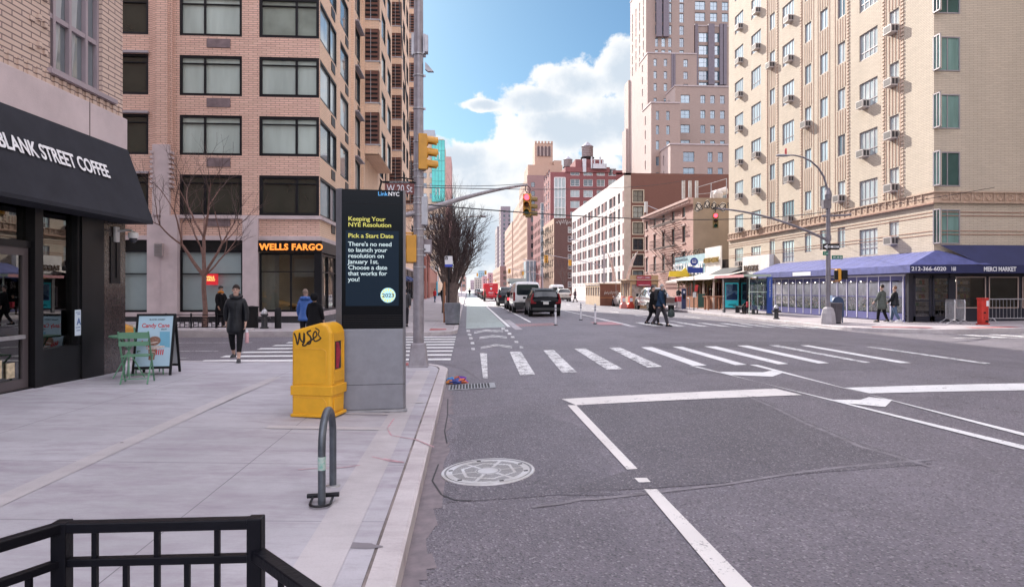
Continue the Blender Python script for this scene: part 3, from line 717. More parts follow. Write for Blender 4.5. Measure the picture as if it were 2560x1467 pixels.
# ground-floor wall behind louvers, sign fascia, avenue ground floor
mb = MB(); mb.box(XY(646, YL), XL + .14, YL - .16, YL + .1, 3.48, 4.0); mb.box(XL - .1, XL + .14, YL + .1, YL + 4.1, 3.48, 4.0)
mb.box(XL - .22, XL + .1, YL - .1, YL + .12, .75, 3.48); fas = mb.build('sign_fascia', BLK, B.t, world=True)
GOLD = mat('lit_gold', (.7, .25, .04), .5, emit=(1, .30, .045), es=.42, var=0)
text('WELLS FARGO', .40, GOLD, (XY(652, YL), YL - .19, 3.58), B.t, world=True, bold=.014, ext=.02, sx=1.02, spacing=1.08)
mb = MB(); mb.box(XY(521, YL), XY(546, YL), YL - .35, YL - .02, 1.98, 2.48); rs = mb.build('bank_sign', mat('sign_red', (.55, .02, .03), .4, var=0, emit=(.6, .02, .03), es=.25), B.t, world=True)
text('WELLS\nFARGO', .135, mat('sign_yellow', (.9, .7, .2), .5, emit=(.9, .65, .2), es=.5, var=0), (XY(521.5, YL), YL - .36, 2.28), B.t, world=True, bold=.003, sx=.95, line=.9)
mb = MB(); mb.box(XL - .3, XL, YL + 4.1, YL + 57, .15, 4.02)
mb.build('ground_floor_wall', STONE, B.t, world=True)
for i in range(9): shopwin(B.t, (XL, YL + 4.6 + i * 5.7), (0, 1), 0, 4.6, .6, 3.3, (.5,), (.75,), BLK, G_D, y=-.05)
mb = MB()
for i in range(9): mb.box(XL, XL + .12, YL + 4.4 + i * 5.7, YL + 9.2 + i * 5.7, 3.35, 3.95)
mb.build('shop_sign_band', BLK, B.t, world=True)
mb = MB()
for i in range(3): mb.prism([(XL, 3.3), (XL + .9, 2.75), (XL + .9, 2.6), (XL, 2.9)], 62 + i * 6, 66 + i * 6, 'xz')
mb.build('shop_awning', mat('navy_canvas', (.03, .05, .16), .8), B.t, world=True)
# vents under the middle windows and under the avenue windows
for z, h in rows:
 MB().box(XY(517, YL), XY(576, YL), YL - .03, YL + .02, z - .52, z - .12).build('vent_grille', mat('bronze_grille', (.20, .15, .16), .5, var=.3, vs=3), B.t, world=True)
for z, h in rows[:8]:
 for a in (2.6, 6.4, 10.6): MB().box(XL - .02, XL + .03, YL + a, YL + a + .9, z - .58, z - .12).build('vent_grille', BLK, B.t, world=True)
mb = MB()
for z, h in rows:
 for a, wd in ((9.2, 2.5), (24.1, 2.4), (40.1, 2.4)): mb.box(XL, XL + .28, YL + a, YL + a + wd, z + h + .02, z + h + .1)
 for u0, u1 in ((298, 373),): mb.box(XY(u0, YL), XY(u1, YL), YL - .14, YL, z + h + .02, z + h + .12)
mb.build('window_ledge', mat('grey_ledge', (.36, .33, .36), .6), B.t, world=True)
# projecting bays: side with dark slatted brick, front with windows
for y0, y1, zt in ((43.6, 51.0, 38), (58.4, 66.2, 38), (74.0, 81.0, 36)):
 mbD = MB(); mbF = MB(); mbS = MB()
 for k in range(11):
  z = 10.6 + 2.72 * k - .0
  if z > zt: break
  z1 = min(z + 2.72, zt)
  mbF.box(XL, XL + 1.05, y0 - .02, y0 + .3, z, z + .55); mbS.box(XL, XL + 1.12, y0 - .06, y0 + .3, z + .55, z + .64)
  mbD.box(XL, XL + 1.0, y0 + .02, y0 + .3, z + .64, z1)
  for j in range(6): mbS.mat(1).box(XL + .05, XL + .96, y0 - .01, y0 + .02, z + .85 + j * .3, z + .98 + j * .3); mbS.mat(0)
  mbS.box(XL + .5, XL + .53, y0 - .03, y0 + .02, z + .64, z1)
 zc = 10.6
 hs = []
 for k in range(1, 12):
  z, h = rows[k] if k < len(rows) else (99, 1)
  if z + h < zt and z > zc:
   for a in (1.0, 4.3): hs.append((a, a + 2.2, z, z + h)); B.window((XL + 1.05, y0 + .3), (0, 1), a, z, win_mesh(2.2, h, (), (), BLK, G_B, fw=.1, fd=.1), .12)
 wall(mbF, (XL + 1.05, y0 + .3), (0, 1), y1 - y0 - .3, zc, zt, hs, .12); mbF.quad((XL, y0, zc), (XL + 1.05, y0, zc), (XL + 1.05, y1, zc), (XL, y1, zc))
 mbF.quad((XL, y1, zc), (XL + 1.05, y1, zc), (XL + 1.05, y1, zt), (XL, y1, zt)); mbF.quad((XL, y0, zt), (XL + 1.05, y0, zt), (XL + 1.05, y1, zt), (XL, y1, zt))
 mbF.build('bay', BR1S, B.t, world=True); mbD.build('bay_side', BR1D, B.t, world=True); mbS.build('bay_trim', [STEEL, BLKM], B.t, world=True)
mb = MB(); mb.box(XL - 3, XL + .6, 82, 88, 35.5, 37.2); mb.box(XL - 5, XL - .4, 76, 86, 35.5, 39); mb.build('roof_bulkhead', BR1, B.t, world=True)
B.done(100)
# ================================================================ coffee shop building at the near left corner
TB = brick('buff_brick', (.66, .51, .43), (.62, .48, .40), (.2, .14, .14), .085, .40, .012, stain=.15)
dirv = Vector((math.sin(R(2.5)), math.cos(R(2.5)), 0)); YE = 12.95; XE = -6.5
def cx(y): return XE + (y - YE) * math.tan(R(2.5))
C = thing('coffee_shop_building', 'buff brick corner building with a black shopfront and awning at the left', 'building', (XE, YE, 0), 0)
crz = -R(2.5)
C.rotation_euler = (0, 0, 0)
# local frame: s = distance back from the far corner towards the camera, d = outwards
def cp(s_, d, z): p = Vector((XE, YE, 0)) - dirv * s_ + Vector((math.cos(R(2.5)), -math.sin(R(2.5)), 0)) * d; return (p.x, p.y, z)
CM = Matrix.Translation((XE, YE, 0)) @ Matrix.Rotation(-R(2.5), 4, 'Z')   # local y = along the avenue, x = outwards
def cb(mb, s0, s1, d0, d1, z0, z1): mb.M = CM; mb.box(d0, d1, -s1, -s0, z0, z1); mb.M = None; return mb
mb = MB()
# upper wall with the corner window opening
A_ = dirv; O_ = cp(16, 0, 0)
wall(mb, (O_[0], O_[1]), (A_.x, A_.y), 16, 5.02, 30, [(16 - 2.03, 16 - .66, 5.28 + 3.0 * k, 7.5 + 3.0 * k) for k in range(8)] + [(16 - 9.5, 16 - 7, 5.28 + 3.0 * k, 7.5 + 3.0 * k) for k in range(8)], .2)
far0 = cp(0, 0, 0); mb.quad((far0[0], far0[1], 5.02), (far0[0] - 25, far0[1] + 0, 5.02), (far0[0] - 25, far0[1], 30), (far0[0], far0[1], 30))
bk = cp(16, 0, 0); mb.quad((bk[0], bk[1], 0), (bk[0] - 25, bk[1], 0), (bk[0] - 25, bk[1], 30), (bk[0], bk[1], 30)); mb.quad((far0[0], far0[1], 30), (bk[0], bk[1], 30), (bk[0] - 25, bk[1], 30), (far0[0] - 25, far0[1], 30))
mb.build('wall', TB, C, world=True)
mb = MB()
for k in range(int(15.6 / .2)):
 cb(mb, .05 + k * .2, .15 + k * .2, -.02, .025, 5.02, 5.22)
for row in range(4):
 for q in range(2): cb(mb, 2.14 + q * .13, 2.2 + q * .13, 0, .04, 5.45 + row * .42 + q * .06, 5.55 + row * .42 + q * .06)
for row in range(9): cb(mb, 2.4, 2.5, 0, .02, 5.45 + row * .42, 5.52 + row * .42)
mb.build('brick_relief', TB, C, world=True)
mb = MB(); cb(mb, 0, 16, -.3, .09, 4.38, 5.0); mb.build('stone_fascia', STONE, C, world=True, bev=.01)
mb = MB()
for s_ in (1.15, 3.3, 5.6, 7.9): cb(mb, s_, s_ + .02, .085, .094, 4.38, 5.0)
mb.build('fascia_joint', mat('joint_dark', (.12, .09, .09), .9), C, world=True)  # dark joints between the fascia stones
# corner window
PF = mat('mauve_frame', (.36, .30, .33), .5)
cg = glass('glass_corner', (.07, .075, .09), (.20, .24, .27), .5, ior=2.1)
for k in range(8):
 mb = MB(); z0 = 5.28 + 3.0 * k
 for s_ in (.66, .98, 1.42, 1.82, 1.97): cb(mb, s_, s_ + .06, -.16, -.05, z0, z0 + 2.22)
 for z in (z0, z0 + .85, z0 + 2.14): cb(mb, .7, 1.97, -.15, -.06, z, z + .08)
 cb(mb, .3, 2.1, -.1, .08, z0 - .08, z0 - .003); o = mb.build('window', PF, C, world=True)
 mb = MB(); cb(mb, .7, 1.99, -.13, -.125, z0 + .05, z0 + 2.18); p_ = mb.build('pane', cg, None); p_.data.transform(Matrix.Translation(-C.location)); p_.parent = o
 if k < 2:
  mb = MB()
  for a, b, in ((1.1, 1.3), (1.5, 1.72)):
   mb.M = CM; mb.prism([(-b, z0 + .1), (-b - .02, z0 + 2.1), (-a, z0 + 2.1), (-a - .1, z0 + .9)], -.123, -.12, 'yz'); mb.M = None
  p_ = mb.build('curtain', mat('curtain_white', (.42, .44, .46), .8), None); p_.data.transform(Matrix.Translation(-C.location)); p_.parent = o
# shopfront: black frames, door, display window, piers
BF = mat('shopfront_black', (.009, .009, .011), .35, var=.3, vs=3, spec=.3)
GP = mat('polished_brown_granite', (.06, .045, .045), .16, var=.5, vs=25, spec=.8)
mb = MB(); cb(mb, .0, .72, -.3, .05, .1, 4.36); mb.build('corner_pier', GP, C, world=True)
mb = MB(); cb(mb, .2, .5, .05, .07, 1.9, 2.75); cb(mb, .28, .34, .07, .085, 2.0, 2.65); mb.build('pier_plate', BF, C, world=True)
mb = MB(); cb(mb, .72, 1.35, -.3, .08, .1, 4.36); cb(mb, 1.35, 9, -.3, .06, 3.32, 4.36); cb(mb, 1.35, 2.32, -.2, .06, .1, .86); cb(mb, 2.32, 2.5, -.2, .09, .1, 3.3)
cb(mb, 3.75, 3.95, -.2, .06, .1, 3.3); cb(mb, 1.35, 9, -.2, .03, 3.1, 3.32); cb(mb, 2.5, 3.75, -.1, .03, 2.42, 2.52); cb(mb, 2.5, 9, -.2, .05, .1, .32); cb(mb, 1.35, 1.42, -.1, .05, .86, 3.1)
mb.build('shopfront_frame', BF, C, world=True)
SG = clear('coffee_glass', (.72, .72, .70), .13)
mb = MB(); cb(mb, 1.42, 2.32, -.06, -.05, .86, 3.1); mb.build('display_window', SG, C, world=True)
mb = MB(); cb(mb, 2.5, 3.75, -.06, -.05, 2.52, 3.1); cb(mb, 3.95, 9, -.06, -.05, .32, 3.1); mb.build('transom_window', SG, C, world=True)
d = MB(); cb(d, 2.52, 2.64, -.05, .0, .3, 2.42); cb(d, 3.6, 3.72, -.05, .0, .3, 2.42); cb(d, 2.64, 3.6, -.05, .0, 2.3, 2.42); cb(d, 2.64, 3.6, -.05, .0, .3, .46)
door = d.build('door', mat('door_bronze', (.09, .075, .08), .35), C, world=True)
def sub_(mbx, nm, m, par):
 o = mbx.build(nm, m, None); o.data.transform(Matrix.Translation(-C.location)); o.parent = par; return o
d = MB(); cb(d, 2.64, 3.6, -.035, -.03, .46, 2.3); sub_(d, 'pane', SG, door)
d = MB(); cb(d, 2.66, 3.2, .03, .06, 1.06, 1.12); cb(d, 2.68, 2.72, 0, .05, 1.06, 1.12); cb(d, 3.14, 3.18, 0, .05, 1.06, 1.12); sub_(d, 'push_bar', STEEL, door)
d = MB(); cb(d, 3.05, 3.35, -.02, .0, .52, .78); cb(d, 2.8, 2.95, -.02, 0, .5, .72); sub_(d, 'stickers', mat('sticker', (.62, .52, .36), .6, var=.4, vs=14), door)
# inside: floor, back wall, counter, lamp rows
d = MB(); cb(d, .7, 12, -5, -4.9, .2, 4.2); cb(d, .7, .8, -5, -.3, .2, 4.2); cb(d, .7, 12, -5, -.3, 4.2, 4.3); cb(d, .7, 12, -5, -.3, .18, .24); d.build('interior_wall', mat('cafe_wall', (.30, .25, .22), .8, var=.5, vs=1.0), C, world=True)
d = MB(); cb(d, 1.5, 1.62, -.9, -.7, .9, 3.1); cb(d, 1.4, 1.75, -.35, -.3, .9, 3.1); d.build('blind', mat('grey_blind', (.30, .29, .29), .7), C, world=True)
d = MB(); cb(d, 2, 7, -2.6, -1.9, .2, 1.2); cb(d, 2, 7, -2.7, -1.8, 1.2, 1.25); d.build('counter', mat('oak', (.30, .17, .09), .5, var=.3, vs=4), C, world=True)
d = MB()
for k in range(9): d.lathe([(.05, 0), (.07, .12), (.03, .22), (.03, .28)], cp(2.3 + k * .5, -2.2, 1.25), 8)
d.build('counter_bottles', mat('bottle_mix', (.3, .32, .2), .3, col2=(.5, .15, .1), vs=5), C, world=True)
d = MB()
for k in range(5): d.lathe([(.02, 0), (.13, .02), (.05, .14)], cp(2.6 + k * 1.1, -1.8, 2.7), 10)
d.build('pendant_lamp', mat('pendant', (1, .7, .4), .5, emit=(1, .65, .35), es=2, var=0), C, world=True)
# awning
AW = mat('charcoal_canvas', (.030, .031, .040), .85, spec=.2, var=.18, vs=2.5, bump=.2, bs=150)
d = MB(); d.M = CM; pr = [(.09, 4.42), (.55, 3.1), (.55, 3.02), (.0, 3.02)]
n = 40
for k in range(n):
 s0, s1 = 14 * k / n, 14 * (k + 1) / n
 d.quad((.1, -s0, 4.42), (.1, -s1, 4.42), (.57, -s1, 3.08), (.57, -s0, 3.08)); d.quad((.57, -s0, 3.08), (.57, -s1, 3.08), (.57, -s1, 3.02), (.57, -s0, 3.02)); d.quad((.57, -s0, 3.02), (.57, -s1, 3.02), (.06, -s1, 3.02), (.06, -s0, 3.02))
d.poly([(.1, 0, 4.42), (.57, 0, 3.08), (.57, 0, 3.02), (.1, 0, 3.02)]); d.M = None
awn = d.build('awning', AW, C, world=True)
tn = math.atan2(4.42 - 3.08, .47)
sx0 = YE - YX(30, XE + .3)
def awtext(u0, u1, v_mid, s):
 # letters lie on the sloping face
 y0 = YX(u0, XE + .28); y1 = YX(u1, XE + .28)
 T = CM @ Matrix.Translation((.355, y0 - YE, 3.72)) @ Matrix.Rotation(PI / 2, 4, 'Z') @ Matrix.Rotation(tn, 4, 'X')
 cu = bpy.data.curves.new('t', 'FONT'); cu.body = s; cu.size = .335; cu.extrude = .003; cu.offset = .007
 o = bpy.data.objects.new('t', cu); COL.objects.link(o); dg = bpy.context.evaluated_depsgraph_get(); me = bpy.data.meshes.new_from_object(o.evaluated_get(dg)); bpy.data.objects.remove(o)
 wd = max(v.co.x for v in me.vertices); L = (y1 - y0); me.transform(Matrix.Translation(-C.location) @ T @ Matrix.Translation((0, 0, .012)) @ Matrix.Diagonal((L / wd, 1, 1, 1)))
 me.materials.clear(); me.materials.append(mat('awning_white', (.8, .8, .82), .6, var=0)); o = bpy.data.objects.new('lettering', me); COL.objects.link(o); o.parent = C
awtext(14, 272, 0, 'BLANK STREET COFFEE')
# street-cleanliness grade card in the display window
gc = MB(); cb(gc, 1.36, 1.52, .062, .066, 1.02, 1.45); card = sub_(gc, 'grade_card', mat('card_blue_white', (.62, .72, .82), .5, var=0), C)
cp_ = cp(1.475, .069, 1.2)
text('A', .16, mat('ink_blue', (.05, .12, .35), .5, var=0), cp_, C, rz=PI / 2 - R(2.5), world=True, bold=.003, ext=.001)
for i, (w_, zz) in enumerate(((.12, 1.40), (.08, 1.37), (.12, 1.15), (.1, 1.1))):
 gc = MB(); cb(gc, 1.38, 1.38 + w_, .0665, .0675, zz, zz + .012); sub_(gc, 'card_line', MC['ink_blue'], C)
text('PUSH', .06, mat('cool_white', (.8, .8, .8), .5, var=0), cp(3.66, .004, 1.3), C, rz=PI / 2 - R(2.5), world=True, ext=.001, line=1)
# dome camera on the pier
cc_ = thing('security_camera', 'white dome security camera bracketed to the dark corner pier under the black awning', 'security camera', cp(.35, .08, 2.78))
WP = mat('white_plastic', (.7, .7, .7), .35, var=.05)
MB().box(-.02, .03, -.07, .07, -.12, .16).build('wall_plate', WP, cc_, bev=.01)
MB().tube([(.03, 0, .08), (.16, 0, .1), (.26, 0, .1), (.3, 0, .06)], .022).build('bracket', WP, cc_, smooth=True)
MB().lathe([(.03, .07), (.085, .05), (.09, -.02), (.075, -.05)], (.3, 0, 0), 18).build('housing', WP, cc_, smooth=True)
MB().lathe([(.07, -.05), (.065, -.09), (.04, -.125), (.01, -.135)], (.3, 0, 0), 18).build('dome', mat('smoked_dome', (.05, .05, .06), .1), cc_, smooth=True)
# lamp fitting on the bank's stone pier
s1 = thing('wall_lantern', 'slatted metal lantern on the lavender stone pier left of the bank window', 'wall lamp', (XY(407, YL), YL - .32, 3.55))
MB().box(-.17, .17, -.14, .02, -.3, .3).build('housing', mat('tan_metal', (.4, .33, .32), .5), s1, bev=.01)
d = MB()
for k in range(8): d.box(-.18, .18, -.17, -.14, -.27 + k * .07, -.245 + k * .07)
d.build('slats', STEEL, s1)
# ================================================================ beige apartment block with the flower market (right)
BB = brick('beige_brick', (.60, .52, .415), (.54, .465, .37), (.38, .30, .25), .085, .40, .011, stain=.32)
GC = glass('glass_corner_green', (.05, .11, .10), (.20, .34, .31), .5, ior=1.8)
BB2 = mat('beige_trim', (.60, .46, .37), .8, var=.12, bump=.1)
GR = glass('glass_beige_block', (.14, .18, .20), (.60, .70, .72), .8, ior=2.4, noise=1.5)  # pale panes: reflected sky put into the glass colour
XR, YN = 22.4, 30.3; YF = YX(1822, XR); LB = YF - YN; FH = 2.77
D = Bld('beige_apartment_building', 'beige brick apartment tower with window air conditioners above the blue flower market', (30, 42, 0))
def aR(u): return YF - YX(u, XR)
colsR = [  # u left, u right, v of window top on the second floor, height, mullions, transom
 (1837, 1858, 622, 1.5, 4), (1878, 1902, 617.6, 1.5, 4), (1924, 1937, 600, 1.15, 2), (1956, 1985, 604, 1.5, 4), (2012, 2028, 584.6, 1.25, 2),
 (2050, 2069, 575.8, 1.25, 2), (2094, 2113, 570, 1.25, 2), (2148.6, 2194, 575.8, 1.48, 4), (2223, 2247, 553.8, 1.15, 2), (2349.5, 2388, 521, 1.66, 2)]
holes = []; colz = []
acm = MB(); acm.box(-.32, .32, -.40, .1, 0, .42); acm.mat(1).box(-.27, .27, -.405, -.40, .05, .37); acm.mat(2)
for k in range(7): acm.box(-.27, .27, -.409, -.405, .07 + k * .045, .085 + k * .045)
for sx in (-1, 1): acm.box(sx * .32, sx * .324, -.33, -.19, .06, .36); acm.box(sx * .32, sx * .324, -.15, -.02, .06, .36)
acm.mat(0).box(-.36, .36, -.02, .1, -.05, 0)
ACo = acm.build('air_conditioner', [mat('ac_beige', (.52, .47, .44), .5, var=.2, vs=5), mat('ac_grille', (.22, .20, .20), .6), mat('ac_slots', (.05, .045, .045), .7)])
ACme = ACo.data; bpy.data.objects.remove(ACo)
acs = []
acrows = {0: (0, 1, 2, 3, 4, 5, 6, 7), 1: (1, 2, 3, 6, 7), 2: (5,), 3: (1, 2, 4, 5, 6, 7), 4: (3,), 7: (2, 3, 6), 8: (0, 1, 2, 3, 4, 5), 6: (1,)}
acoff = {1: 1, 7: 0, 8: 1}
for ci, (ul, ur, v, h, nm) in enumerate(colsR):
 a0 = aR(ul); a1 = aR(ur) if ci < 9 else LB; zt = ZV(v, XR, YX(ul, XR)); z0 = zt - h
 for k in range(14):
  z = z0 + k * FH
  if k == 0 and 0: continue
  if z > 30: break
  tr = (.28,) if nm == 4 else ()
  ml = (.25, .5, .75) if nm == 4 else (.5,)
  holes.append((a0, a1 - .001, z, z + h)); D.window((XR, YF), (0, -1), a0, z, win_mesh(round(a1 - a0, 2), h, ml, tr, ALU, GR if ci < 9 else GC, fw=.055, fd=.05), .1 if ci < 9 else .03)
  if k in acrows.get(ci, ()):
   off = .75 if ci in (0, 1, 3) else (.35 if ci == 7 else .5)
   acs.append((a0 + (a1 - a0) * off, z - .02 if ci not in (8, 2, 4) else z - .12))
wall(D.mb('av', BB), (XR, YF), (0, -1), LB, .2, 44, holes, .1)
# north face
hn = []
for k in range(14):
 z = ZV(521, XR, YX(2349, XR)) - 1.66 + k * FH
 hn.append((.001, 1.32, z, z + 1.66)); D.window((XR, YN), (1, 0), .04, z, win_mesh(1.27, 1.66, (.5,), (), ALU, GC, fw=.055, fd=.05), .03)
 for a in (9, 14, 20, 26): hn.append((a, a + 2, z, z + 1.5)); D.window((XR, YN), (1, 0), a, z, win_mesh(2.0, 1.5, (.5,), (), ALU, GR, fw=.055, fd=.05), .1)
wall(D.mb('n', BB), (XR, YN), (1, 0), 30, 2.95, 44, hn, .1)
m_ = D.mb('n', BB); m_.quad((XR, YF, 0), (XR + 30, YF, 0), (XR + 30, YF, 44), (XR, YF, 44)); m_.quad((XR, YN, 44), (XR + 30, YN, 44), (XR + 30, YF, 44), (XR, YF, 44))
m_.quad((XR + 30, YN, 0), (XR + 30, YF, 0), (XR + 30, YF, 44), (XR + 30, YN, 44))
D.done(100)
for i, (a, z) in enumerate(acs):
 o = bpy.data.objects.new('air_conditioner', ACme); COL.objects.link(o); o.parent = D.t; o.location = D.inv @ Vector((XR + .01, YF - a, z)); o.rotation_euler = (0, 0, -PI / 2)
# ornamental band with rosettes, string courses, ribs and toothed brick strips
zb = ZV(507.7, XR, YN); mb = MB()
mb.box(XR - .12, XR, YN - .12, YF, zb, zb + .08); mb.box(XR - .10, XR, YN - .1, YF, zb + .5, zb + .56); mb.box(XR, XR + 30, YN - .12, YN, zb, zb + .08); mb.box(XR, XR + 30, YN - .1, YN, zb + .5, zb + .56)
mb.box(XR - .04, XR, YN - .04, YF, zb + .08, zb + .5); mb.box(XR, XR + 30, YN - .04, YN, zb + .08, zb + .5)
k = 0
y = YN + .5
while y < YF:
 mb.tube([(XR - .02, y + .13 * math.cos(t), zb + .29 + .14 * math.sin(t)) for t in [PI * .25 * j for j in range(9)]], .03, 5, cap=False)
 mb.box(XR - .09, XR - .02, y + .24, y + .30, zb + .08, zb + .5); mb.box(XR - .07, XR - .02, y - .03, y + .03, zb + .26, zb + .32); y += .56
x = XR + .5
while x < XR + 6:
 mb.tube([(x + .13 * math.cos(t), YN - .05, zb + .29 + .14 * math.sin(t)) for t in [PI * .25 * j for j in range(9)]], .03, 5, cap=False); mb.box(x + .24, x + .3, YN - .09, YN - .02, zb + .08, zb + .5); x += .56
mb.build('ornamental_band', mat('tan_terracotta', (.46, .33, .25), .8, var=.25, vs=5), D.t, world=True)
mb = MB()
mb.box(XR - .15, XR - .12, YN - .15, YF, zb - .05, zb + .015)
for dz in (-.45, -.62, -1.35, -1.52): mb.box(XR - .02, XR, YN - .02, YF, zb + dz, zb + dz + .035); mb.box(XR, XR + 30, YN - .02, YN, zb + dz, zb + dz + .035)
RUST = mat('rust_stain_line', (.34, .19, .14), .85, var=.3, vs=6)
mb.build('string_course', RUST, D.t, world=True)
mb = MB(); cols_b = [(c[0], c[1]) for c in colsR]
def vline(u, z0=None, z1=34, wd=.05, pr=.02): y = YX(u, XR); mb.box(XR - pr, XR, y - wd / 2, y + wd / 2, z0 or zb + .56, z1)
gaps = [(f, (c[0] + (c[1] - c[0]) * f, ci)) for ci, c in enumerate(colsR) if ci in (2, 4, 5, 6, 8) for f in (.0, .33, .66, 1)]
wins_by = {ci: ZV(colsR[ci][2], XR, YX(colsR[ci][0], XR)) - colsR[ci][3] for ci in (2, 4, 5, 6, 8)}
for f, (u, ci) in gaps:
 z = wins_by[ci]; h = colsR[ci][3]; y = YX(u, XR)
 for k in range(0, 10):
  a, b = z + k * FH + h + .05, z + (k + 1) * FH - .05
  if a < zb + .56: a = zb + .56
  if b > a: mb.box(XR - .02, XR, y - .03, y + .03, a, b)
for u in (1920, 1942, 2006, 2034, 2045, 2074, 2088, 2119, 2215, 2252): vline(u)
mb.build('brick_rib', mat('rib_brown', (.43, .28, .21), .85), D.t, world=True)
mb = MB()
for u in (1918, 1944, 2003, 2121, 2209, 2257):
 y = YX(u, XR); z = zb + .7
 while z < 26: mb.box(XR - .05, XR, y - .09, y + .09, z, z + .1); z += .2
 mb.build('toothed_brick', BB2, D.t, world=True); mb = MB()
# the block on the near right corner, outside the picture, that shades the cross street
N4 = Bld('corner_building', 'tan apartment block on the near right corner, outside the picture', (40, -10, 0))
m_ = N4.mb('n', BB); m_.box(23, 60, -45, 13.5, .2, 42); N4.done()
# ---- flower market enclosure: awning, framed panes, door, shop front
XM = 20.9; MY0, MY1 = 30.2, 46.5
PUR = mat('blue_canvas', (.085, .095, .26), .8, var=.25, vs=2.2, bump=.3, bs=4); PURD = mat('navy_canvas_front', (.02, .024, .085), .8)
BLP = mat('blue_paint', (.09, .09, .24), .5, var=.15)
K = thing('flower_market_enclosure', 'glazed flower market front under a long blue awning along the right pavement', 'market stall', (XM, 38, .2))
mb = MB(); zt, ze, zv = 3.62, 2.92, 2.56; xe = XM - .28
n = 26
for k in range(n):
 y0, y1 = MY0 + (MY1 - MY0) * k / n, MY0 + (MY1 - MY0) * (k + 1) / n; s_ = .02 if k % 2 else 0
 mb.quad((XR - .0, y0, zt + .01), (XR, y1, zt), (xe, y1, ze - s_), (xe, y0, ze - (.02 - s_))); mb.quad((xe, y0, ze - (.02 - s_)), (xe, y1, ze - s_), (xe, y1, zv), (xe, y0, zv))
yf = MY0 - .75
mb.poly([(XR, MY0, zt + .02), (xe, MY0, ze), (xe, yf, ze)]); mb.poly([(XR, MY0, zt + .02), (xe, yf, ze), (XR + 2.2, yf, ze + .03), (XR + .2, MY0, zt + .02)])
mb.quad((xe, MY0, ze - .02), (xe, yf, ze - .02), (xe, yf, zv), (xe, MY0, zv))
mb.poly([(xe, MY1, ze - .01), (XR, MY1, zt), (XR, MY1, zv), (xe, MY1, zv)])
mb.build('awning', PUR, K, world=True)
mb = MB(); mb.box(xe, XR + 9, yf - .01, yf + .03, zv - .02, ze + .0); mb.quad((XR + .2, MY0 - .02, zt + .28), (XR + 9, MY0 - .02, zt + .28), (XR + 9, yf, ze), (XR + .2 + 1.6, yf, ze)); mb.build('awning_front', PURD, K, world=True)
TXT = mat('sign_white', (.75, .76, .8), .5, var=0)
text('212-366-6020', .26, TXT, (xe + .03, yf - .03, zv + .09), K, world=True, bold=.003, fit=XY(2364, yf) - xe - .03)
text('168', .26, TXT, (XY(2376, yf), yf - .03, zv + .09), K, world=True, bold=.003, fit=.25)
text('MERCI MARKET', .29, TXT, (XY(2458, yf), yf - .03, zv + .07), K, world=True, bold=.007, fit=1.62)
mb = MB(); mb.box(xe - .012, xe - .004, MY0 + 8.2, MY0 + 10.4, zv + .05, ze - .08); mb.box(xe - .012, xe - .004, MY1 - .7, MY1 - .15, zv + .03, zv + .22); mb.build('blank_label', TXT, K, world=True)
# framed bays
npn = 17
FRM = mat('white_channel', (.66, .64, .72), .45)
wy = [MY0 + .15 + (MY1 - MY0 - .25) * k / npn for k in range(npn + 1)]
STR = bpy.data.materials.new('milky_plastic'); STR.use_nodes = True; N_ = NT(STR.node_tree); dif = N_.new('ShaderNodeBsdfTranslucent'); dif.inputs[0].default_value = (.8, .8, .86, 1); df2 = N_.new('ShaderNodeBsdfDiffuse'); df2.inputs[0].default_value = (.52, .53, .60, 1); tr_ = N_.new('ShaderNodeBsdfTransparent'); m1_ = N_.new('ShaderNodeMixShader'); m2_ = N_.new('ShaderNodeMixShader'); m2_.inputs[0].default_value = .45
sp_ = N_.new('ShaderNodeSeparateXYZ'); N_.l.new(N_.new('ShaderNodeNewGeometry').outputs['Position'], sp_.inputs[0]); N_.l.new(N_.m('ADD', N_.rng(sp_.outputs[2], 1.1, 1.9, .22, .6), N_.m('MULTIPLY', N_.m('SUBTRACT', N_.noise(N_.n['Geometry'].outputs['Position'] if 'Geometry' in N_.n else None, 2.5, 3), .5), .6), clamp=True), m1_.inputs[0])
N_.l.new(dif.outputs[0], m2_.inputs[1]); N_.l.new(df2.outputs[0], m2_.inputs[2]); N_.l.new(tr_.outputs[0], m1_.inputs[1]); N_.l.new(m2_.outputs[0], m1_.inputs[2]); N_.l.new(m1_.outputs[0], N_.n['Material Output'].inputs[0])
mb = MB(); mb.box(XM - .03, XM + .03, MY0, MY1, 2.42, 2.50)
for y in wy: mb.box(XM - .03, XM + .03, y - .025, y + .025, .3, 2.42)
mb.build('frame', FRM, K, world=True)
mb = MB(); mb.box(XM - .01, XM + .02, MY0, MY1, 2.50, 2.56)
for i in range(npn): mb.box(XM - .012, XM + .012, wy[i] + .025, wy[i + 1] - .025, .24, .62); mb.box(XM - .012, XM + .012, wy[i] + .025, wy[i + 1] - .025, 2.2, 2.42)
mb.box(XM, XM + .02, MY0 + .05, wy[0], .2, 2.5)
mb.build('base_panel', BLP, K, world=True)
for i in range(npn):
 mb = MB(); mb.box(XM - .004, XM + .004, wy[i] + .08, wy[i + 1] - .08, .66, 2.16); mb.mat(1).box(XM - .02, XM + .02, wy[i] + .03, wy[i + 1] - .03, 1.38, 1.42)
 mb.box(XM - .015, XM + .015, wy[i] + .03, wy[i] + .08, .62, 2.2); mb.box(XM - .015, XM + .015, wy[i + 1] - .08, wy[i + 1] - .03, .62, 2.2)
 mb.build('door_panel' if i in (4, 9) else 'window', [STR, BLP], K, world=True)
mb = MB(); mb.box(XR - .05, XR, MY0 + .3, MY1, .2, 3.5); mb.build('back_wall', mat('market_wall', (.55, .5, .52), .8, var=.4, vs=2), K, world=True)
LAMP = mat('small_bulb', (1, .95, .85), .5, emit=(1, .92, .8), es=5, var=0)
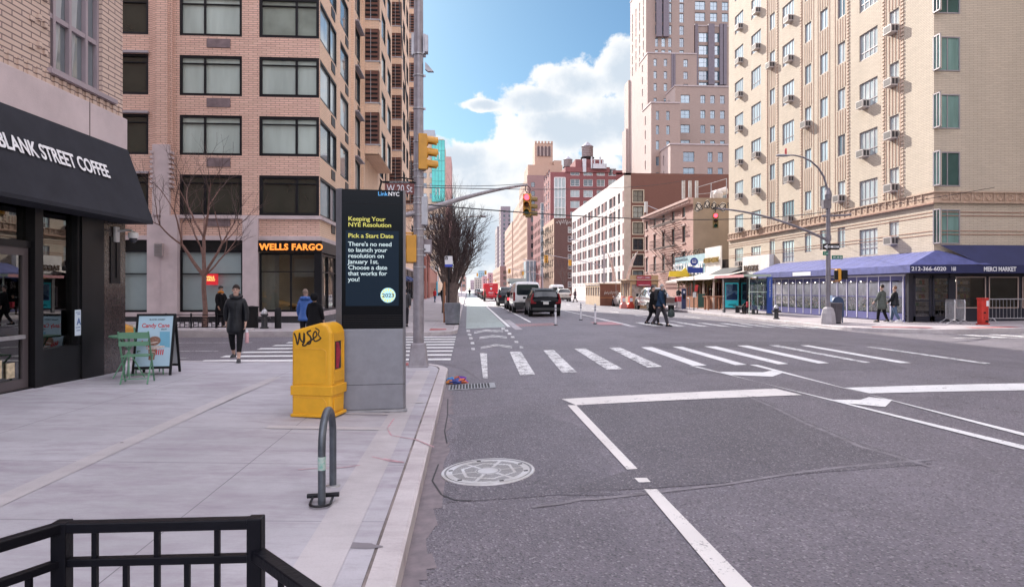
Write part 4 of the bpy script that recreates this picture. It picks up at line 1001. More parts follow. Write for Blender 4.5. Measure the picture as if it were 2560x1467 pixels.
for i in range(3, 15):
 MB().ball((XM + .5, (wy[i] + wy[i + 1]) / 2, 2.2), .028, 8, 5).build('bulb', LAMP, K, world=True)
# flowers on trestles behind the panes
ORD = 'first second third fourth fifth sixth seventh eighth ninth tenth eleventh twelfth thirteenth fourteenth fifteenth sixteenth seventeenth'.split()
FL = [mat('petals_pink', (.55, .16, .22), .8, col2=(.7, .4, .35), vs=9), mat('petals_yellow', (.6, .45, .1), .8, col2=(.7, .6, .3), vs=9), mat('leaves_market', (.06, .12, .035), .8, col2=(.13, .2, .07), vs=9), mat('petals_white', (.7, .68, .62), .8)]
for i in range(1, 17):
 r_ = random.Random(i); fb = MB(); y0 = (wy[i] + wy[min(i + 1, npn)]) / 2
 for k in range(70):
  c = (XM + r_.uniform(.2, .75), y0 + r_.uniform(-.42, .42), .75 + r_.uniform(0, .75) * (1 - .3 * r_.random()))
  s_ = r_.uniform(.035, .08); d1 = Vector((r_.uniform(-1, 1), r_.uniform(-1, 1), r_.uniform(-1, 1))).normalized() * s_; d2 = d1.orthogonal().normalized() * s_
  fb.mat(2 if k % 5 < 3 else r_.choice([0, 1, 3])); cV = Vector(c); fb.quad(cV - d1, cV - d2, cV + d1, cV + d2)
 for j in range(3): fb.mat(2).lathe([(.09, .0), (.12, .3)], (XM + .45, y0 - .3 + j * .3, .5), 8)
 o = fb.build('flower_bunch', FL, None); tag(o, 'buckets of mixed cut flowers behind the %s market pane from the right' % ORD[i], 'flowers', 'cut flowers inside the market enclosure')
mb = MB(); mb.box(XM + .2, XM + .8, MY0 + 1, MY1 - .2, .44, .5); mb.build('trestle', BROWNF, K, world=True)
# shop front of the market under the building's north face
S = thing('market_shopfront', 'dark shopfront with double doors and two lit display windows below the navy awning', 'shopfront', (XR + 3, MY0 - .2, .2))
SD = mat('navy_black_wood', (.018, .018, .03), .4, var=.2)
fr = MB();
for x0, x1 in ((XM + .25, XM + 1.15), (XM + 1.2, XM + 2.1)):
 for q in ((x0, x0 + .1), (x1 - .1, x1)): fr.box(q[0], q[1], MY0 - .22, MY0 - .16, .25, 2.4)
 fr.box(x0, x1, MY0 - .22, MY0 - .16, .25, .5); fr.box(x0, x1, MY0 - .22, MY0 - .16, 2.3, 2.45); fr.box(x0, x1, MY0 - .21, MY0 - .17, 1.2, 1.26)
mb = MB(); mb.box(XM + .02, XM + .25, MY0 - .2, MY0 - .05, .22, zv); mb.box(XM + 2.1, XM + 2.35, MY0 - .2, MY0 - .05, .22, zv); mb.box(XM + 2.35, XM + 10, MY0 - .15, MY0 - .05, .22, .86); mb.box(XM + .25, XM + 10, MY0 - .15, MY0 - .05, 2.4, zv + .3)
for x in (XM + 3.9, XM + 5.6, XM + 7.4): mb.box(x, x + .12, MY0 - .16, MY0 - .05, .86, 2.4)
mb.build('facade_panel', SD, S, world=True); fr.build('door', SD, S, world=True)
mb = MB()
for x in (XM + 2.4, XM + 4.06, XM + 5.76):
 for q in ((x, x + .04, .88, 2.38), (x + 1.46, x + 1.5, .88, 2.38), (x + .04, x + 1.46, .88, .92), (x + .04, x + 1.46, 2.34, 2.38)): mb.box(q[0], q[1], MY0 - .19, MY0 - .16, q[2], q[3])
mb.build('window_trim', mat('tan_trim', (.5, .38, .34), .5), S, world=True)
mb = MB(); mb.box(XM + .3, XM + 2.05, MY0 - .18, MY0 - .175, .5, 2.35); mb.box(XM + 2.4, XM + 10, MY0 - .13, MY0 - .12, .88, 2.38); mb.build('glass', clear('market_glass', (.75, .75, .75), .1), S, world=True)
mb = MB(); mb.box(XM, XR + 10, MY0 + 2.6, MY0 + 2.7, .2, 2.6); mb.box(XM, XR + 10, MY0, MY0 + 2.6, 2.6, 2.7); mb.build('interior_wall', mat('shop_dark_wall', (.08, .07, .06), .8), S, world=True)
for i in range(5):
 sh = MB(); r_ = random.Random(50 + i); x0 = XM + 1.0 + i * 1.5
 sh.mat(0)
 for z in (.95, 1.3, 1.65, 2.0): sh.box(x0, x0 + 1.35, MY0 + .6, MY0 + 1.0, z, z + .03)
 for z in (.98, 1.33, 1.68, 2.03):
  x = x0 + .04
  while x < x0 + 1.25:
   w_ = r_.uniform(.06, .16); sh.mat(r_.choice([1, 2, 3, 4, 5, 1])); sh.box(x, x + w_, MY0 + .65, MY0 + .85, z, z + r_.uniform(.1, .24)); x += w_ + .02
 o = sh.build('stocked_shelf', [BROWNF, mat('pack_white', (.5, .5, .48), .6), mat('pack_yellow', (.55, .4, .06), .6), mat('pack_green', (.06, .25, .14), .6), mat('pack_red', (.45, .05, .05), .6), mat('pack_blue', (.1, .22, .35), .6)], None)
 tag(o, '%s stocked shop shelf from the left behind the market shopfront glass' % ORD[i], 'shelf', 'shelves inside the market')
for i, x in enumerate((XM + 2.75, XM + 3.6, XM + 5.0)):
 MB().ball((x, MY0 + .35, 2.2), .055, 10, 6).build('hanging_lamp', mat('red_lamp', (1, .25, .12), .5, emit=(1, .3, .15), es=2.5, var=0) if i else LAMP, S, world=True)
# ================================================================ low restaurant row between the beige block and the pink house
Q = thing('restaurant_building', 'single-storey restaurant front with a pale blue sign board and white letters', 'restaurant', (XR + 4, 62, .2))
mb = MB(); mb.box(XR, XR + 14, 56.7, 65.8, .2, 3.0); mb.box(XR + .3, XR + 14, 56.7, 65.8, 3.0, 4.4); mb.build('wall', mat('dark_storefront', (.05, .04, .04), .7, var=.6, vs=1.5), Q, world=True)
mb = MB(); mb.box(XR - .12, XR, 60.6, 69.6, 3.15, 5.15); mb.build('sign_board', mat('pale_blue_board', (.36, .52, .58), .6, var=.1), Q, world=True)
mb = MB(); mb.box(XR - .14, XR, 56.75, 60.55, 3.3, 5.6); mb.box(XR - .3, XR + .1, 56.0, 60.55, 3.0, 3.3); mb.build('sign_board', mat('white_board', (.72, .70, .68), .6, var=.1), Q, world=True)
text('RESTAURANT', 1.75, mat('letter_white', (.78, .76, .78), .5, var=0), (XR - .3, 69.7, 3.2), Q, world=True, rz=-PI / 2, bold=.02, ext=.03, fit=9.2)
text('CRAFT+CARRY', .62, mat('letter_gold', (.30, .2, .05), .4, var=0), (XR - .3, 60.4, 4.2), Q, world=True, rz=-PI / 2, bold=.01, ext=.06, fit=3.6)
for k in range(8):
 y = 60.9 + k * 1.15
 MB().tube([(XR - .1, y, 5.15), (XR - .2, y, 5.5), (XR - .6, y, 5.55), (XR - .75, y, 5.35)], .025, 6).lathe([(.03, .12), (.11, 0)], (XR - .78, y, 5.22), 8).build('gooseneck_lamp', BLKM, Q, world=True)
mb = MB(); mb.quad((XR, 57, 3.1), (XR, 65.5, 3.1), (XR - 2.7, 64.5, 2.55), (XR - 2.7, 57, 2.55))
mb.quad((XR - 2.7, 57, 2.55), (XR - 2.7, 64.5, 2.55), (XR - 2.7, 64.5, 2.38), (XR - 2.7, 57, 2.38)); mb.quad((XR, 57, 3.1), (XR - 2.7, 57, 2.55), (XR - 2.7, 57, 2.38), (XR, 57, 2.9)); mb.build('awning', mat('cream_canvas', (.58, .52, .48), .8), Q, world=True)
for i in range(6): shopwin(Q, (XR, 66), (0, -1), .3 + i * 1.45, 1.6 + i * 1.45, .7, 2.7, (.5,), (), mat('red_brown_wood', (.22, .07, .05), .6), G_D, y=-.03)
# pizza place in the base of the beige block
P2 = thing('pizzeria_front', 'white sign board and small shop entrance at the left end of the beige block', 'shopfront', (XR - .3, 50, .2))
mb = MB(); mb.box(XR - .35, XR - .02, 46.9, 51.6, 2.95, 4.35); mb.build('sign_board', MC['white_board'], P2, world=True)
text('BAGGIOS', .62, mat('letter_brown', (.10, .06, .04), .5, var=0), (XR - .38, 51.3, 3.2), P2, world=True, rz=-PI / 2, bold=.005, ext=.03, sx=.98)
mb = MB(); mb.box(XR - .3, XR - .02, 47.1, 50.6, 2.1, 2.93); mb.build('sign_board', mat('white_board2', (.7, .68, .64), .6), P2, world=True)
text('PIZZERIA', .42, mat('letter_orange', (.55, .3, .08), .5, var=0), (XR - .32, 50.2, 2.35), P2, world=True, rz=-PI / 2, bold=.004, ext=.02, sx=.95)
mb = MB(); mb.box(XR - .1, XR - .02, 46.7, 56.2, .2, 2.9); mb.build('wall', MC['dark_storefront'], P2, world=True)
shopwin(P2, (XR - .1, 51.5), (0, -1), .2, 2.0, .4, 2.0, (.5,), (), ALU, G_D, y=-.05); shopwin(P2, (XR - .1, 51.5), (0, -1), 2.4, 3.6, .25, 2.05, (), (.3,), ALU, G_D, y=-.05)
mb = MB(); mb.quad((XR - .05, 52, 3.6), (XR - .05, 56.5, 3.6), (XR - 1.6, 56.5, 2.9), (XR - 1.6, 52, 2.9)); mb.quad((XR - 1.6, 52, 2.9), (XR - 1.6, 56.5, 2.9), (XR - 1.6, 56.5, 2.6), (XR - 1.6, 52, 2.6)); mb.poly([(XR - .05, 52, 3.6), (XR - 1.6, 52, 2.9), (XR - 1.6, 52, 2.6), (XR - .05, 52, 2.6)])
mb.build('awning', mat('black_awning', (.03, .03, .035), .8), P2, world=True)
# ================================================================ pink house with fire escape and tan party wall
PK = brick('pink_brick', (.50, .30, .26), (.46, .27, .235), (.34, .22, .19), .08, .22, .01, stain=.2)
TAN = mat('tan_stucco', (.30, .235, .18), .85, var=.14, vs=.6, bump=.1)
y66 = YX(1733, XR); yE = YX(1612, XR); LP = yE - y66; zP = ZV(497, XR, y66)
E = Bld('pink_house', 'three-storey pink brick house with a fire escape and a tan graffiti-topped side wall', (XR + 6, 75, 0))
cw_ = LP / 5
cols = [(.35 + i * (LP - .2) / 5, 1.0) for i in range(5)]; rws = [(3.9, 1.75), (6.6, 1.7), (9.2, 1.6)]
E.facade('av', PK, (XR, yE), (0, -1), LP, .2, zP, cols, rws, lambda w_, h_: win_mesh(w_, h_, (), (.5,), mat('dark_sash', (.10, .07, .07), .5), G_L, fw=.08, sill=.04), .16)
mb = E.mb('side', TAN, 'party_wall'); mb.quad((XR, y66, .2), (XR + 16, y66, .2), (XR + 16, y66, zP + .1), (XR, y66, zP + .1)); mb.quad((XR, y66, zP), (XR + 16, y66, zP), (XR + 16, yE, zP), (XR, yE, zP)); mb.quad((XR, yE, 0), (XR + 16, yE, 0), (XR + 16, yE, zP), (XR, yE, zP))
E.done()
mb = MB(); mb.box(XR - .55, XR, y66 - .05, yE, zP - .12, zP + .12); mb.box(XR - .3, XR, y66 - .02, yE, zP - .5, zP - .12)
for k in range(int(LP / .5)): mb.box(XR - .48, XR - .3, y66 + .1 + k * .5, y66 + .25 + k * .5, zP - .42, zP - .12)
mb.build('cornice', mat('cornice_pink', (.46, .30, .27), .7), E.t, world=True)
mb = MB()
for a, w_ in cols:
 for z, h in rws: mb.box(XR - .1, XR - .0, yE - a - w_ - .1, yE - a + .1, z + h + .03, z + h + .2); mb.box(XR - .1, XR, yE - a - w_ - .1, yE - a + .1, z - .14, z - .01)
mb.build('window_lintel', mat('pink_stone', (.50, .36, .33), .8), E.t, world=True)
# graffiti on the parapet of the side wall (abstract tags)
GB = mat('graffiti_black', (.05, .045, .05), .8, var=.3); GW = mat('graffiti_white', (.6, .56, .52), .8, var=.2)
mb = MB(); mw = MB(); r_ = random.Random(4); x = XR + .15
for w_ in (.9, .7, .6, 1.0, .8, .7, .7):
 z = zP - .75 + .12 * math.sin(x * 3); pts = [(x + w_ * .5 * (1 + math.cos(t) * (.8 + .2 * math.sin(3 * t + x))), z + .35 * math.sin(t) + .12 * math.sin(2 * t + x)) for t in [PI * 2 * j / 9 for j in range(10)]]
 mw.prism([(p[0] * 1 + (p[0] - x - w_ / 2) * .18, z + (p[1] - z) * 1.3) for p in pts[:-1]], y66 - .014, y66 - .004, 'xz')
 mb.tube([(p[0], y66 - .02, p[1]) for p in pts], .055, 5, cap=False); mb.tube([(x + .1, y66 - .02, z + .3), (x + w_ * .5, y66 - .02, z - .2), (x + w_ * .9, y66 - .02, z + .25)], .05, 5); x += w_ * 1.02
mb.build('graffiti', GB, E.t, world=True); mw.build('graffiti', GW, E.t, world=True)
# roof clutter: fence frame, antenna posts, duct
mb = MB()
for x_ in (.8, 2.2, 3.8): mb.tube([(XR + x_, y66 + 1, zP), (XR + x_, y66 + 1, zP + 1.1 + x_ * .3)], .04, 6)
mb.tube([(XR + .8, y66 + 1, zP + 1.3), (XR + 3.8, y66 + 1, zP + 2.2)], .04, 6); mb.tube([(XR + .8, y66 + 1, zP + .6), (XR + 3.8, y66 + 1, zP + .9)], .03, 6)
for x_ in (.2, .9, 1.6): mb.box(XR - 1.9 + x_ + 1.6, XR - 1.6 + x_ + 1.6, y66 + 3, y66 + 3.2, zP + .4, zP + 2.3)
mb.tube([(XR, yE - 1, zP), (XR, yE - 1, zP + 1.8)], .06, 6); mb.box(XR - .3, XR, yE - 1.4, yE - .8, zP + .6, zP + 1.9); mb.tube([(XR - .3, yE - 1, zP + 1.6), (XR + 1.8, yE - 2.5, zP + .4)], .05, 6)
mb.build('roof_railing', STEEL, E.t, world=True)
mb = MB(); mb.tube([(XR + 3.2, y66 + 3, zP), (XR + 3.2, y66 + 3, zP + .9), (XR + 4.6, y66 + 3, zP + 1.3)], .4, 12); mb.lathe([(.45, 0), (.5, .5), (.25, .9)], (XR + 3.3, y66 + 2, zP + .3), 12); mb.build('roof_duct', mat('duct_white', (.6, .56, .54), .6), E.t, world=True)
# fire escape
def fire_escape(par, X, ya, yb, zs, m, drop=1.8, world=True):
 f = MB()
 for i, z in enumerate(zs):
  for k in range(7): xx = X - .12 - k * .15; f.box(xx - .02, xx + .02, ya, yb, z - .03, z)
  f.box(X - 1.1, X - 1.06, ya, yb, z - .1, z + .0)
  for zz in (z + .45, z + .9): f.tube([(X, ya, zz), (X - 1.08, ya, zz), (X - 1.08, yb, zz), (X, yb, zz)], .022, 5, cap=False)
  nb = max(4, int((yb - ya) / .3))
  for k in range(nb + 1): y = ya + (yb - ya) * k / nb; f.beam((X - 1.08, y, z), (X - 1.08, y, z + .9), .02)
  for y in (ya + .2, yb - .2): f.beam((X, y, z - 1.0), (X - 1.05, y, z - .08), .04)
  if i + 1 < len(zs):
   z2 = zs[i + 1]
   for dx in (.35, .85): f.beam((X - dx, ya + .4, z), (X - dx, yb - .7, z2), .04)
   for k in range(10): t = k / 10; f.box(X - .85, X - .35, ya + .4 + (yb - ya - 1.1) * t, ya + .5 + (yb - ya - 1.1) * t, z + (z2 - z) * t, z + (z2 - z) * t + .02)
 z = zs[0]
 for dy in (0, .35): f.beam((X - .9, ya + .6 + dy, z - drop), (X - .9, ya + .6 + dy, z + .3), .03)
 for k in range(8): f.beam((X - .9, ya + .6, z - drop + k * .25), (X - .9, ya + .95, z - drop + k * .25), .02)
 return f.build('fire_escape', m, par, world=world)
fire_escape(E.t, XR, yE - LP * .78, yE - LP * .34, (3.7, 6.4, 9.0), mat('oxide_iron', (.06, .025, .02), .6), 1.2)
# ================================================================ white-banded hotel with brown flank
HB = brick('hotel_brown_brick', (.20, .085, .06), (.18, .075, .055), (.11, .06, .05), .08, .22, .012, stain=.1)
HT = mat('hotel_white_panel', (.60, .55, .52), .7, var=.06); HC = mat('hotel_corner_tan', (.46, .37, .31), .8)
yH = YX(1560, XR); yG = YX(1430, XR); LH = yG - yH; zH = ZV(438, XR, yH)
H = Bld('white_banded_hotel', 'six-storey building with white banded front and dark brown brick flank', (XR + 10, 115, 0))
fh = (zH - 2.4 - 1.9) / 6.0; nw = 15
rws = [(2.9 + k * fh, 1.5) for k in range(6)]
wf_ = lambda w_, h_: win_mesh(w_, h_, (.5,), (), mat('hotel_frame', (.13, .09, .08), .5), G_B, fw=.07)
hc = [(.6 + i * (LH - 1.5) / nw, 1.5 if i % 3 else 2.1) for i in range(nw)]
holes = []
for a, w_ in hc:
 for z, h in rws: holes.append((a, a + w_, z, z + h)); H.window((XR, yG), (0, -1), a, z, wf_(w_, h), .2)
wall(H.mb('av', HT), (XR, yG), (0, -1), LH, .2, zH, holes, .2)
hh = []
for z, h in rws: H.window((XR + 1, yH), (1, 0), .3, z - .1, win_mesh(1.5, 1.6, (.5,), (.5,), mat('dark_sash2', (.05, .03, .03), .5), G_D, fw=.09), .15)
hh = [(.3, 1.8, z - .1, z + 1.5) for z, h in rws]
for a in (12.2, 15.6, 18.5, 21.5):
 hh.append((a, a + 1.9, rws[5][0] - .1, rws[5][0] + 1.5)); H.window((XR + 1, yH), (1, 0), a, rws[5][0] - .1, win_mesh(1.9, 1.6, (.5,), (.5,), MC['dark_sash2'], G_L, fw=.09), .15)
wall(H.mb('side', HB), (XR + 1, yH), (1, 0), 34, .2, zH + .3, hh, .15)
m_ = H.mb('side', HB); m_.quad((XR, yH, zH), (XR + 35, yH, zH), (XR + 35, yG, zH), (XR, yG, zH)); m_.quad((XR, yG, 0), (XR + 35, yG, 0), (XR + 35, yG, zH), (XR, yG, zH))
m_ = H.mb('corner', HC, 'corner_strip'); m_.quad((XR, yH, .2), (XR + 1, yH, .2), (XR + 1, yH, zH), (XR, yH, zH))
H.done(100)
mb = MB()
for z, h in rws:
 for i, (a, w_) in enumerate(hc):
  if i + 1 < len(hc):
   b = hc[i + 1][0]
   if i % 2 == 0: mb.box(XR - .015, XR + .0, yG - b + .05, yG - a - w_ - .05, z, z + h)
 mb.box(XR - .02, XR, yH + .1, yH + .9, z, z + h)
mb.build('window_infill', mat('maroon_panel', (.20, .09, .085), .7), H.t, world=True)
mb = MB()
for z, h in rws:
 for i, (a, w_) in enumerate(hc): mb.box(XR - .06, XR, yG - a - w_ * .7, yG - a - w_ * .4, z - .55, z - .3)
mb.build('wall_unit', mat('grey_unit', (.4, .36, .36), .6), H.t, world=True)
mb = MB()
for z, h in rws:
 for x0, x1, z0, z1 in ((1.17, 1.3, z - .25, z + 1.65), (2.8, 2.93, z - .25, z + 1.65), (1.3, 2.8, z + 1.52, z + 1.65), (1.3, 2.8, z - .25, z - .12)): mb.box(XR + x0, XR + x1, yH - .06, yH, z0, z1)
mb.build('window_surround', mat('cream_trim', (.5, .42, .32), .7), H.t, world=True)
# ================================================================ dark brick tenement with fire escapes
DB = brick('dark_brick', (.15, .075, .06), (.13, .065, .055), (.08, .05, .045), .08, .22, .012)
y1 = 166.0; xg = XY(1385, y1); L1 = 24
T1 = Bld('dark_tenement', 'narrow dark brown brick building with fire escapes on its sunlit front', (xg + 3, 178, 0))
zt = ZV(545, xg, y1)
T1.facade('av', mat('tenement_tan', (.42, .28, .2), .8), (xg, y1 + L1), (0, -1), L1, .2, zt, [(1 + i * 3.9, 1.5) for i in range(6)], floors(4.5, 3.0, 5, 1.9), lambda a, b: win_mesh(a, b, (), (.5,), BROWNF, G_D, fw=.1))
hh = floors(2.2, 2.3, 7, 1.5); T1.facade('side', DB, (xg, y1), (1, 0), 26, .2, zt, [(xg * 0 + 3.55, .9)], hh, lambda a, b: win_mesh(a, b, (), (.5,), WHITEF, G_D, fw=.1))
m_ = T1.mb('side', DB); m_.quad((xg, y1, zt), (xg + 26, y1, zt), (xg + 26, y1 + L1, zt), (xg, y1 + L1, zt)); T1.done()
for ya in (y1 + 3, y1 + 13): fire_escape(T1.t, xg, ya, ya + 7, [5 + 3 * k for k in range(5)], BLKM, 1.5)
mb = MB()
for k in range(9): mb.tube([(xg + .5 + k * .55, y1 - .05, zt - 1.3 + .5 * math.sin(k * 2.1)), (xg + .75 + k * .55, y1 - .05, zt - .6 - .3 * math.cos(k)), (xg + .95 + k * .55, y1 - .05, zt - 1.4)], .07, 5)
mb.build('graffiti', GW, T1.t, world=True)
# ================================================================ maroon building with white bay and rooftop water tank
MR = brick('maroon_brick', (.30, .105, .105), (.27, .095, .095), (.17, .075, .075), .08, .22, .012, stain=.1)
y2 = 196.0; xm = XY(1376, y2)
T2 = Bld('maroon_apartment_building', 'maroon brick apartment building with a white glazed bay and a rooftop water tank', (xm + 10, 205, 0))
zt = ZV(430, xm, y2)
fl = floors(6.5, 3.25, 10, 2.15)
xb = lambda u: XY(u, y2) - xm
T2.facade('side', MR, (xm, y2), (1, 0), 60, .2, zt, [(xb(1426), xb(1449) - xb(1426)), (xb(1458.5), xb(1482) - xb(1458.5)), (xb(1492), xb(1512) - xb(1492)), (xb(1521), xb(1540) - xb(1521)), (30, 2.8), (36, 2.8), (42, 2.8)], fl, lambda a, b: win_mesh(a, b, (.5,), (.35,), WHITEF, G_L, fw=.14), .2)
T2.facade('av', MR, (xm, y2 + 17), (0, -1), 17, .2, zt, [(1.5, 2.5), (6.5, 2.5), (11.5, 2.5)], fl, lambda a, b: win_mesh(a, b, (.5,), (), WHITEF, G_B, fw=.14), .2)
m_ = T2.mb('side', MR); m_.quad((xm, y2, zt), (xm + 60, y2, zt), (xm + 60, y2 + 17, zt), (xm, y2 + 17, zt)); m_.box(XY(1413, y2), XY(1524, y2), y2 - .3, y2 + 14, zt, ZV(417, xm, y2)); m_.box(XY(1440, y2), XY(1510, y2), y2 + 1, y2 + 12, zt, ZV(396, xm, y2)); m_.box(XY(1532, y2), XY(1556, y2), y2, y2 + 9, zt - .5, ZV(424, xm, y2))
m_.box(XY(1560, y2), XY(1585, y2), y2, y2 + 9, 0, zt)
T2.done(100)
def glazed(mb_f, mb_p, x0, x1, y, z0, z1, nx, nz, fw=.25):
 mb_p.box(x0, x1, y - .06, y, z0, z1)
 for i in range(nx + 1): x = x0 + (x1 - x0) * i / nx; mb_f.box(x - fw / 2, x + fw / 2, y - .2, y - .06, z0, z1)
 for j in range(nz + 1): z = z0 + (z1 - z0) * j / nz; mb_f.box(x0, x1, y - .22, y - .08, z - fw / 2, z + fw / 2)
f_, p_ = MB(), MB(); glazed(f_, p_, XY(1386, y2), XY(1413, y2), y2, 8, ZV(444, xm, y2), 3, 9); f_.build('bay_frame', WHITEF, T2.t, world=True); p_.build('bay_glass', G_L, T2.t, world=True)
mb = MB(); mb.box(XY(1497, y2), XY(1511, y2), y2 - .1, y2, zt - 1 + 2, zt + 2.5 - 1 + .5); mb.box(XY(1440, y2) + 2, XY(1440, y2) + 3, y2 - .5, y2 + .5, zt, zt + 4)
for k in range(6): mb.tube([(XY(1478 + k * 7, y2), y2 - .8, zt + 1), (XY(1478 + k * 7, y2), y2 - .8, zt + 4.5 - k % 3)], .25, 6)
mb.box(XY(1481, y2), XY(1512, y2), y2 - 1.2, y2 - .4, zt + 1, zt + 2.4)
mb.build('roof_machinery', mat('pale_metal', (.55, .55, .57), .5, .3), T2.t, world=True)
def tank(name, label, x, y, z, r, h, par=None):
 t = thing(name, label, 'water tank', (x, y, z))
 mb = MB()
 for a in range(4): dx, dy = r * .75 * math.cos(a * PI / 2 + .78), r * .75 * math.sin(a * PI / 2 + .78); mb.beam((dx, dy, 0), (dx, dy, h * .28), r * .12)
 mb.lathe([(r * 1.2, h * .2), (r * 1.2, h * .26)], n=20); mb.build('stand', BLKM, t)
 mb = MB(); mb.lathe([(r, h * .28), (r * .98, h * .9)], n=24)
 tk = mb.build('tank', mat('tank_wood', (.22, .16, .15), .8, var=.3, vs=3), t, smooth=True)
 mb = MB()
 for k in range(6): mb.lathe([(r * 1.015, h * (.33 + k * .1)), (r * 1.015, h * (.34 + k * .1))], n=24)
 mb.build('hoops', STEEL, t); MB().lathe([(r * 1.08, h * .9), (r * .5, h * 1.06), (.05, h * 1.2)], n=20).build('roof', mat('tank_roof', (.33, .31, .34), .6), t); return t
tank('water_tank', 'large wooden water tank on the roof block of the maroon building', XY(1476, y2), y2 + 5, ZV(396, xm, y2), 1.75, 5.2)
tank('water_tank', 'small water tank with a grey cone roof beside the arched brick penthouse tower', XY(1420, 240), 240, ZV(425, 30, 240), 1.6, 4.2)
# ================================================================ curved glass-fronted building, low glass house, tan towers down the avenue
G_W = glass('glass_white', (.25, .32, .38), (.6, .68, .72), .6, ior=2.0)
y3 = 222.0
T3 = Bld('glass_cornered_building', 'red brick building with a curved white glass corner, left of the maroon block', (XY(1352, y3), y3 + 8, 0))
x0, xc, x1 = XY(1352, y3), XY(1360, y3), XY(1378, y3); zt = ZV(512, x0, y3)
T3.facade('av', MR, (x0, y3 + 26), (0, -1), 26, .2, zt - 1, [(2 + i * 5, 2.4) for i in range(5)], floors(5, 3.1, 7, 1.9), lambda a, b: win_mesh(a, b, (.5,), (), BROWNF, G_D, fw=.12))
m_ = T3.mb('side', MR); m_.quad((xc, y3, 0), (xc + 20, y3, 0), (xc + 20, y3, zt - 4), (xc, y3, zt - 4)); m_.quad((x0, y3, zt - 1), (x0 + 20, y3, zt - 1), (x0 + 20, y3 + 26, zt - 1), (x0, y3 + 26, zt - 1)); T3.done()
f_, p_ = MB(), MB(); glazed(f_, p_, x0, x1 + 2, y3 - .2, 6, zt + .5, 5, 9, .3); f_.build('bay_frame', WHITEF, T3.t, world=True); p_.build('bay_glass', G_W, T3.t, world=True)
y4 = 238.0
T4 = Bld('low_glass_building', 'low pale glass building at the foot of the tan towers', (XY(1318, y4), y4, 0))
f_, p_ = MB(), MB(); a, b = XY(1315, y4), XY(1352, y4); zt = ZV(652, a, y4); glazed(f_, p_, a, b, y4, .2, zt, 4, 3, .3); p_.box(a, b, y4, y4 + 10, .2, zt); f_.build('frame', WHITEF, T4.t, world=True); p_.build('glass_wall', mat('pale_glass', (.28, .36, .42), .15, spec=.8), T4.t, world=True)
TN = brick('tan_brick_far', (.50, .33, .25), (.47, .31, .23), (.36, .25, .2), .2, .6, .02, stain=.1)
TP = brick('purple_brick_far', (.33, .20, .19), (.30, .18, .17), (.22, .15, .15), .2, .6, .02, stain=.1)  # tan brick with shade put into its colour, for camera-facing sides
def tower(name, label, u_l, u_c, u_r, v_top, y, depth=None, mS=TP, mA=TN, fh=3.4, cg=G_D, sc_=3.4, avw=None, side_cols=None):
 x = XY(u_c, y); zt = ZV(v_top, x, y); yb = YX(u_l, x) if u_l else y + depth; L = yb - y; W_ = XY(u_r, y) - x
 t = Bld(name, label, (x + 4, y + 5, 0)); nfl = max(2, int((zt - 4) / fh))
 t.facade('av', mA, (x, yb), (0, -1), L, .2, zt, [(1.2 + i * sc_, 1.5) for i in range(int((L - 1.5) / sc_))], floors(4, fh, nfl, 1.9), lambda a, b: win_mesh(a, b, (), (.5,), BROWNF, cg, fw=.12), .2)
 t.facade('side', mS, (x, y), (1, 0), W_, .2, zt, side_cols if side_cols is not None else [(1.5 + i * 4, 1.5) for i in range(int((W_ - 1.5) / 4))], floors(4, fh, nfl, 1.9), lambda a, b: win_mesh(a, b, (), (.5,), BROWNF, cg, fw=.12), .2)
 t.mb('side', mS).quad((x, y, zt), (x + W_, y, zt), (x + W_, yb, zt), (x, yb, zt)); t.done(100); return t, x, zt
t, x, zt = tower('tan_apartment_tower', 'tall tan and purple brick apartment building with an arched penthouse tower', 1298, 1318, 1368, 438, 256)
mb = MB(); xa, xb_ = XY(1320, 262), XY(1406, 262); mb.box(xa, xb_, 262, 280, zt - 1, ZV(412, xa, 262)); mb.box(XY(1385, 262), xb_ - .3, 262.4, 279, zt, ZV(400, xa, 262)); xa, xb_ = XY(1337, 264), XY(1382, 264); zz = ZV(358, xa, 264); mb.box(xa, xb_, 264, 273, zt, zz)
for k in range(6): mb.box(xa + k * (xb_ - xa - .8) / 5, xa + .8 + k * (xb_ - xa - .8) / 5, 263.8, 264.2, zz, zz + .8)
mb.build('penthouse', TN, t.t, world=True)
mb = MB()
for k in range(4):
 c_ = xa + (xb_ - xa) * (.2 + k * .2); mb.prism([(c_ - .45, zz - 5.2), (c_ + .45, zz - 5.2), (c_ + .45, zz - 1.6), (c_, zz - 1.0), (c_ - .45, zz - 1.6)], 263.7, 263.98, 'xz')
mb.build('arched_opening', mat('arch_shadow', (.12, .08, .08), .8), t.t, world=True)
mb = MB()
for k in range(4):
 c_ = xa + (xb_ - xa) * (.2 + k * .2)
 for dx in (-.62, .5): mb.box(c_ + dx, c_ + dx + .14, 263.6, 263.98, zz - 5.2, zz - 1.6)
mb.build('arch_frame', mat('pale_arch', (.55, .45, .42), .8), t.t, world=True)
tower('tan_apartment_tower', 'slim tan brick tower left of the arched penthouse building', 1283, 1298, 1316, 505, 300)
tower('peach_apartment_tower', 'peach brick tower farther down the right side of the avenue', 1262, 1280, 1300, 554, 345, mA=TN, mS=TN)
tower('grey_stepped_tower', 'purple-grey stepped tower showing behind the peach brick tower', None, 1252, 1276, 516, 520, 30, mS=mat('grey_wall_shaded', (.26, .21, .23), .8), mA=mat('grey_wall_sunlit', (.34, .28, .27), .8), side_cols=[(2 + i * 4, 1.5) for i in range(4)], fh=3.4)  # shade and sunlight put into two tones of the grey wall
tower('grey_stepped_tower', 'farthest purple-grey tower on the right side of the avenue', None, 1243, 1262, 566, 560, 40, mS=MC['grey_wall_shaded'], mA=MC['grey_wall_sunlit'], side_cols=[(2 + i * 4, 1.5) for i in range(3)])
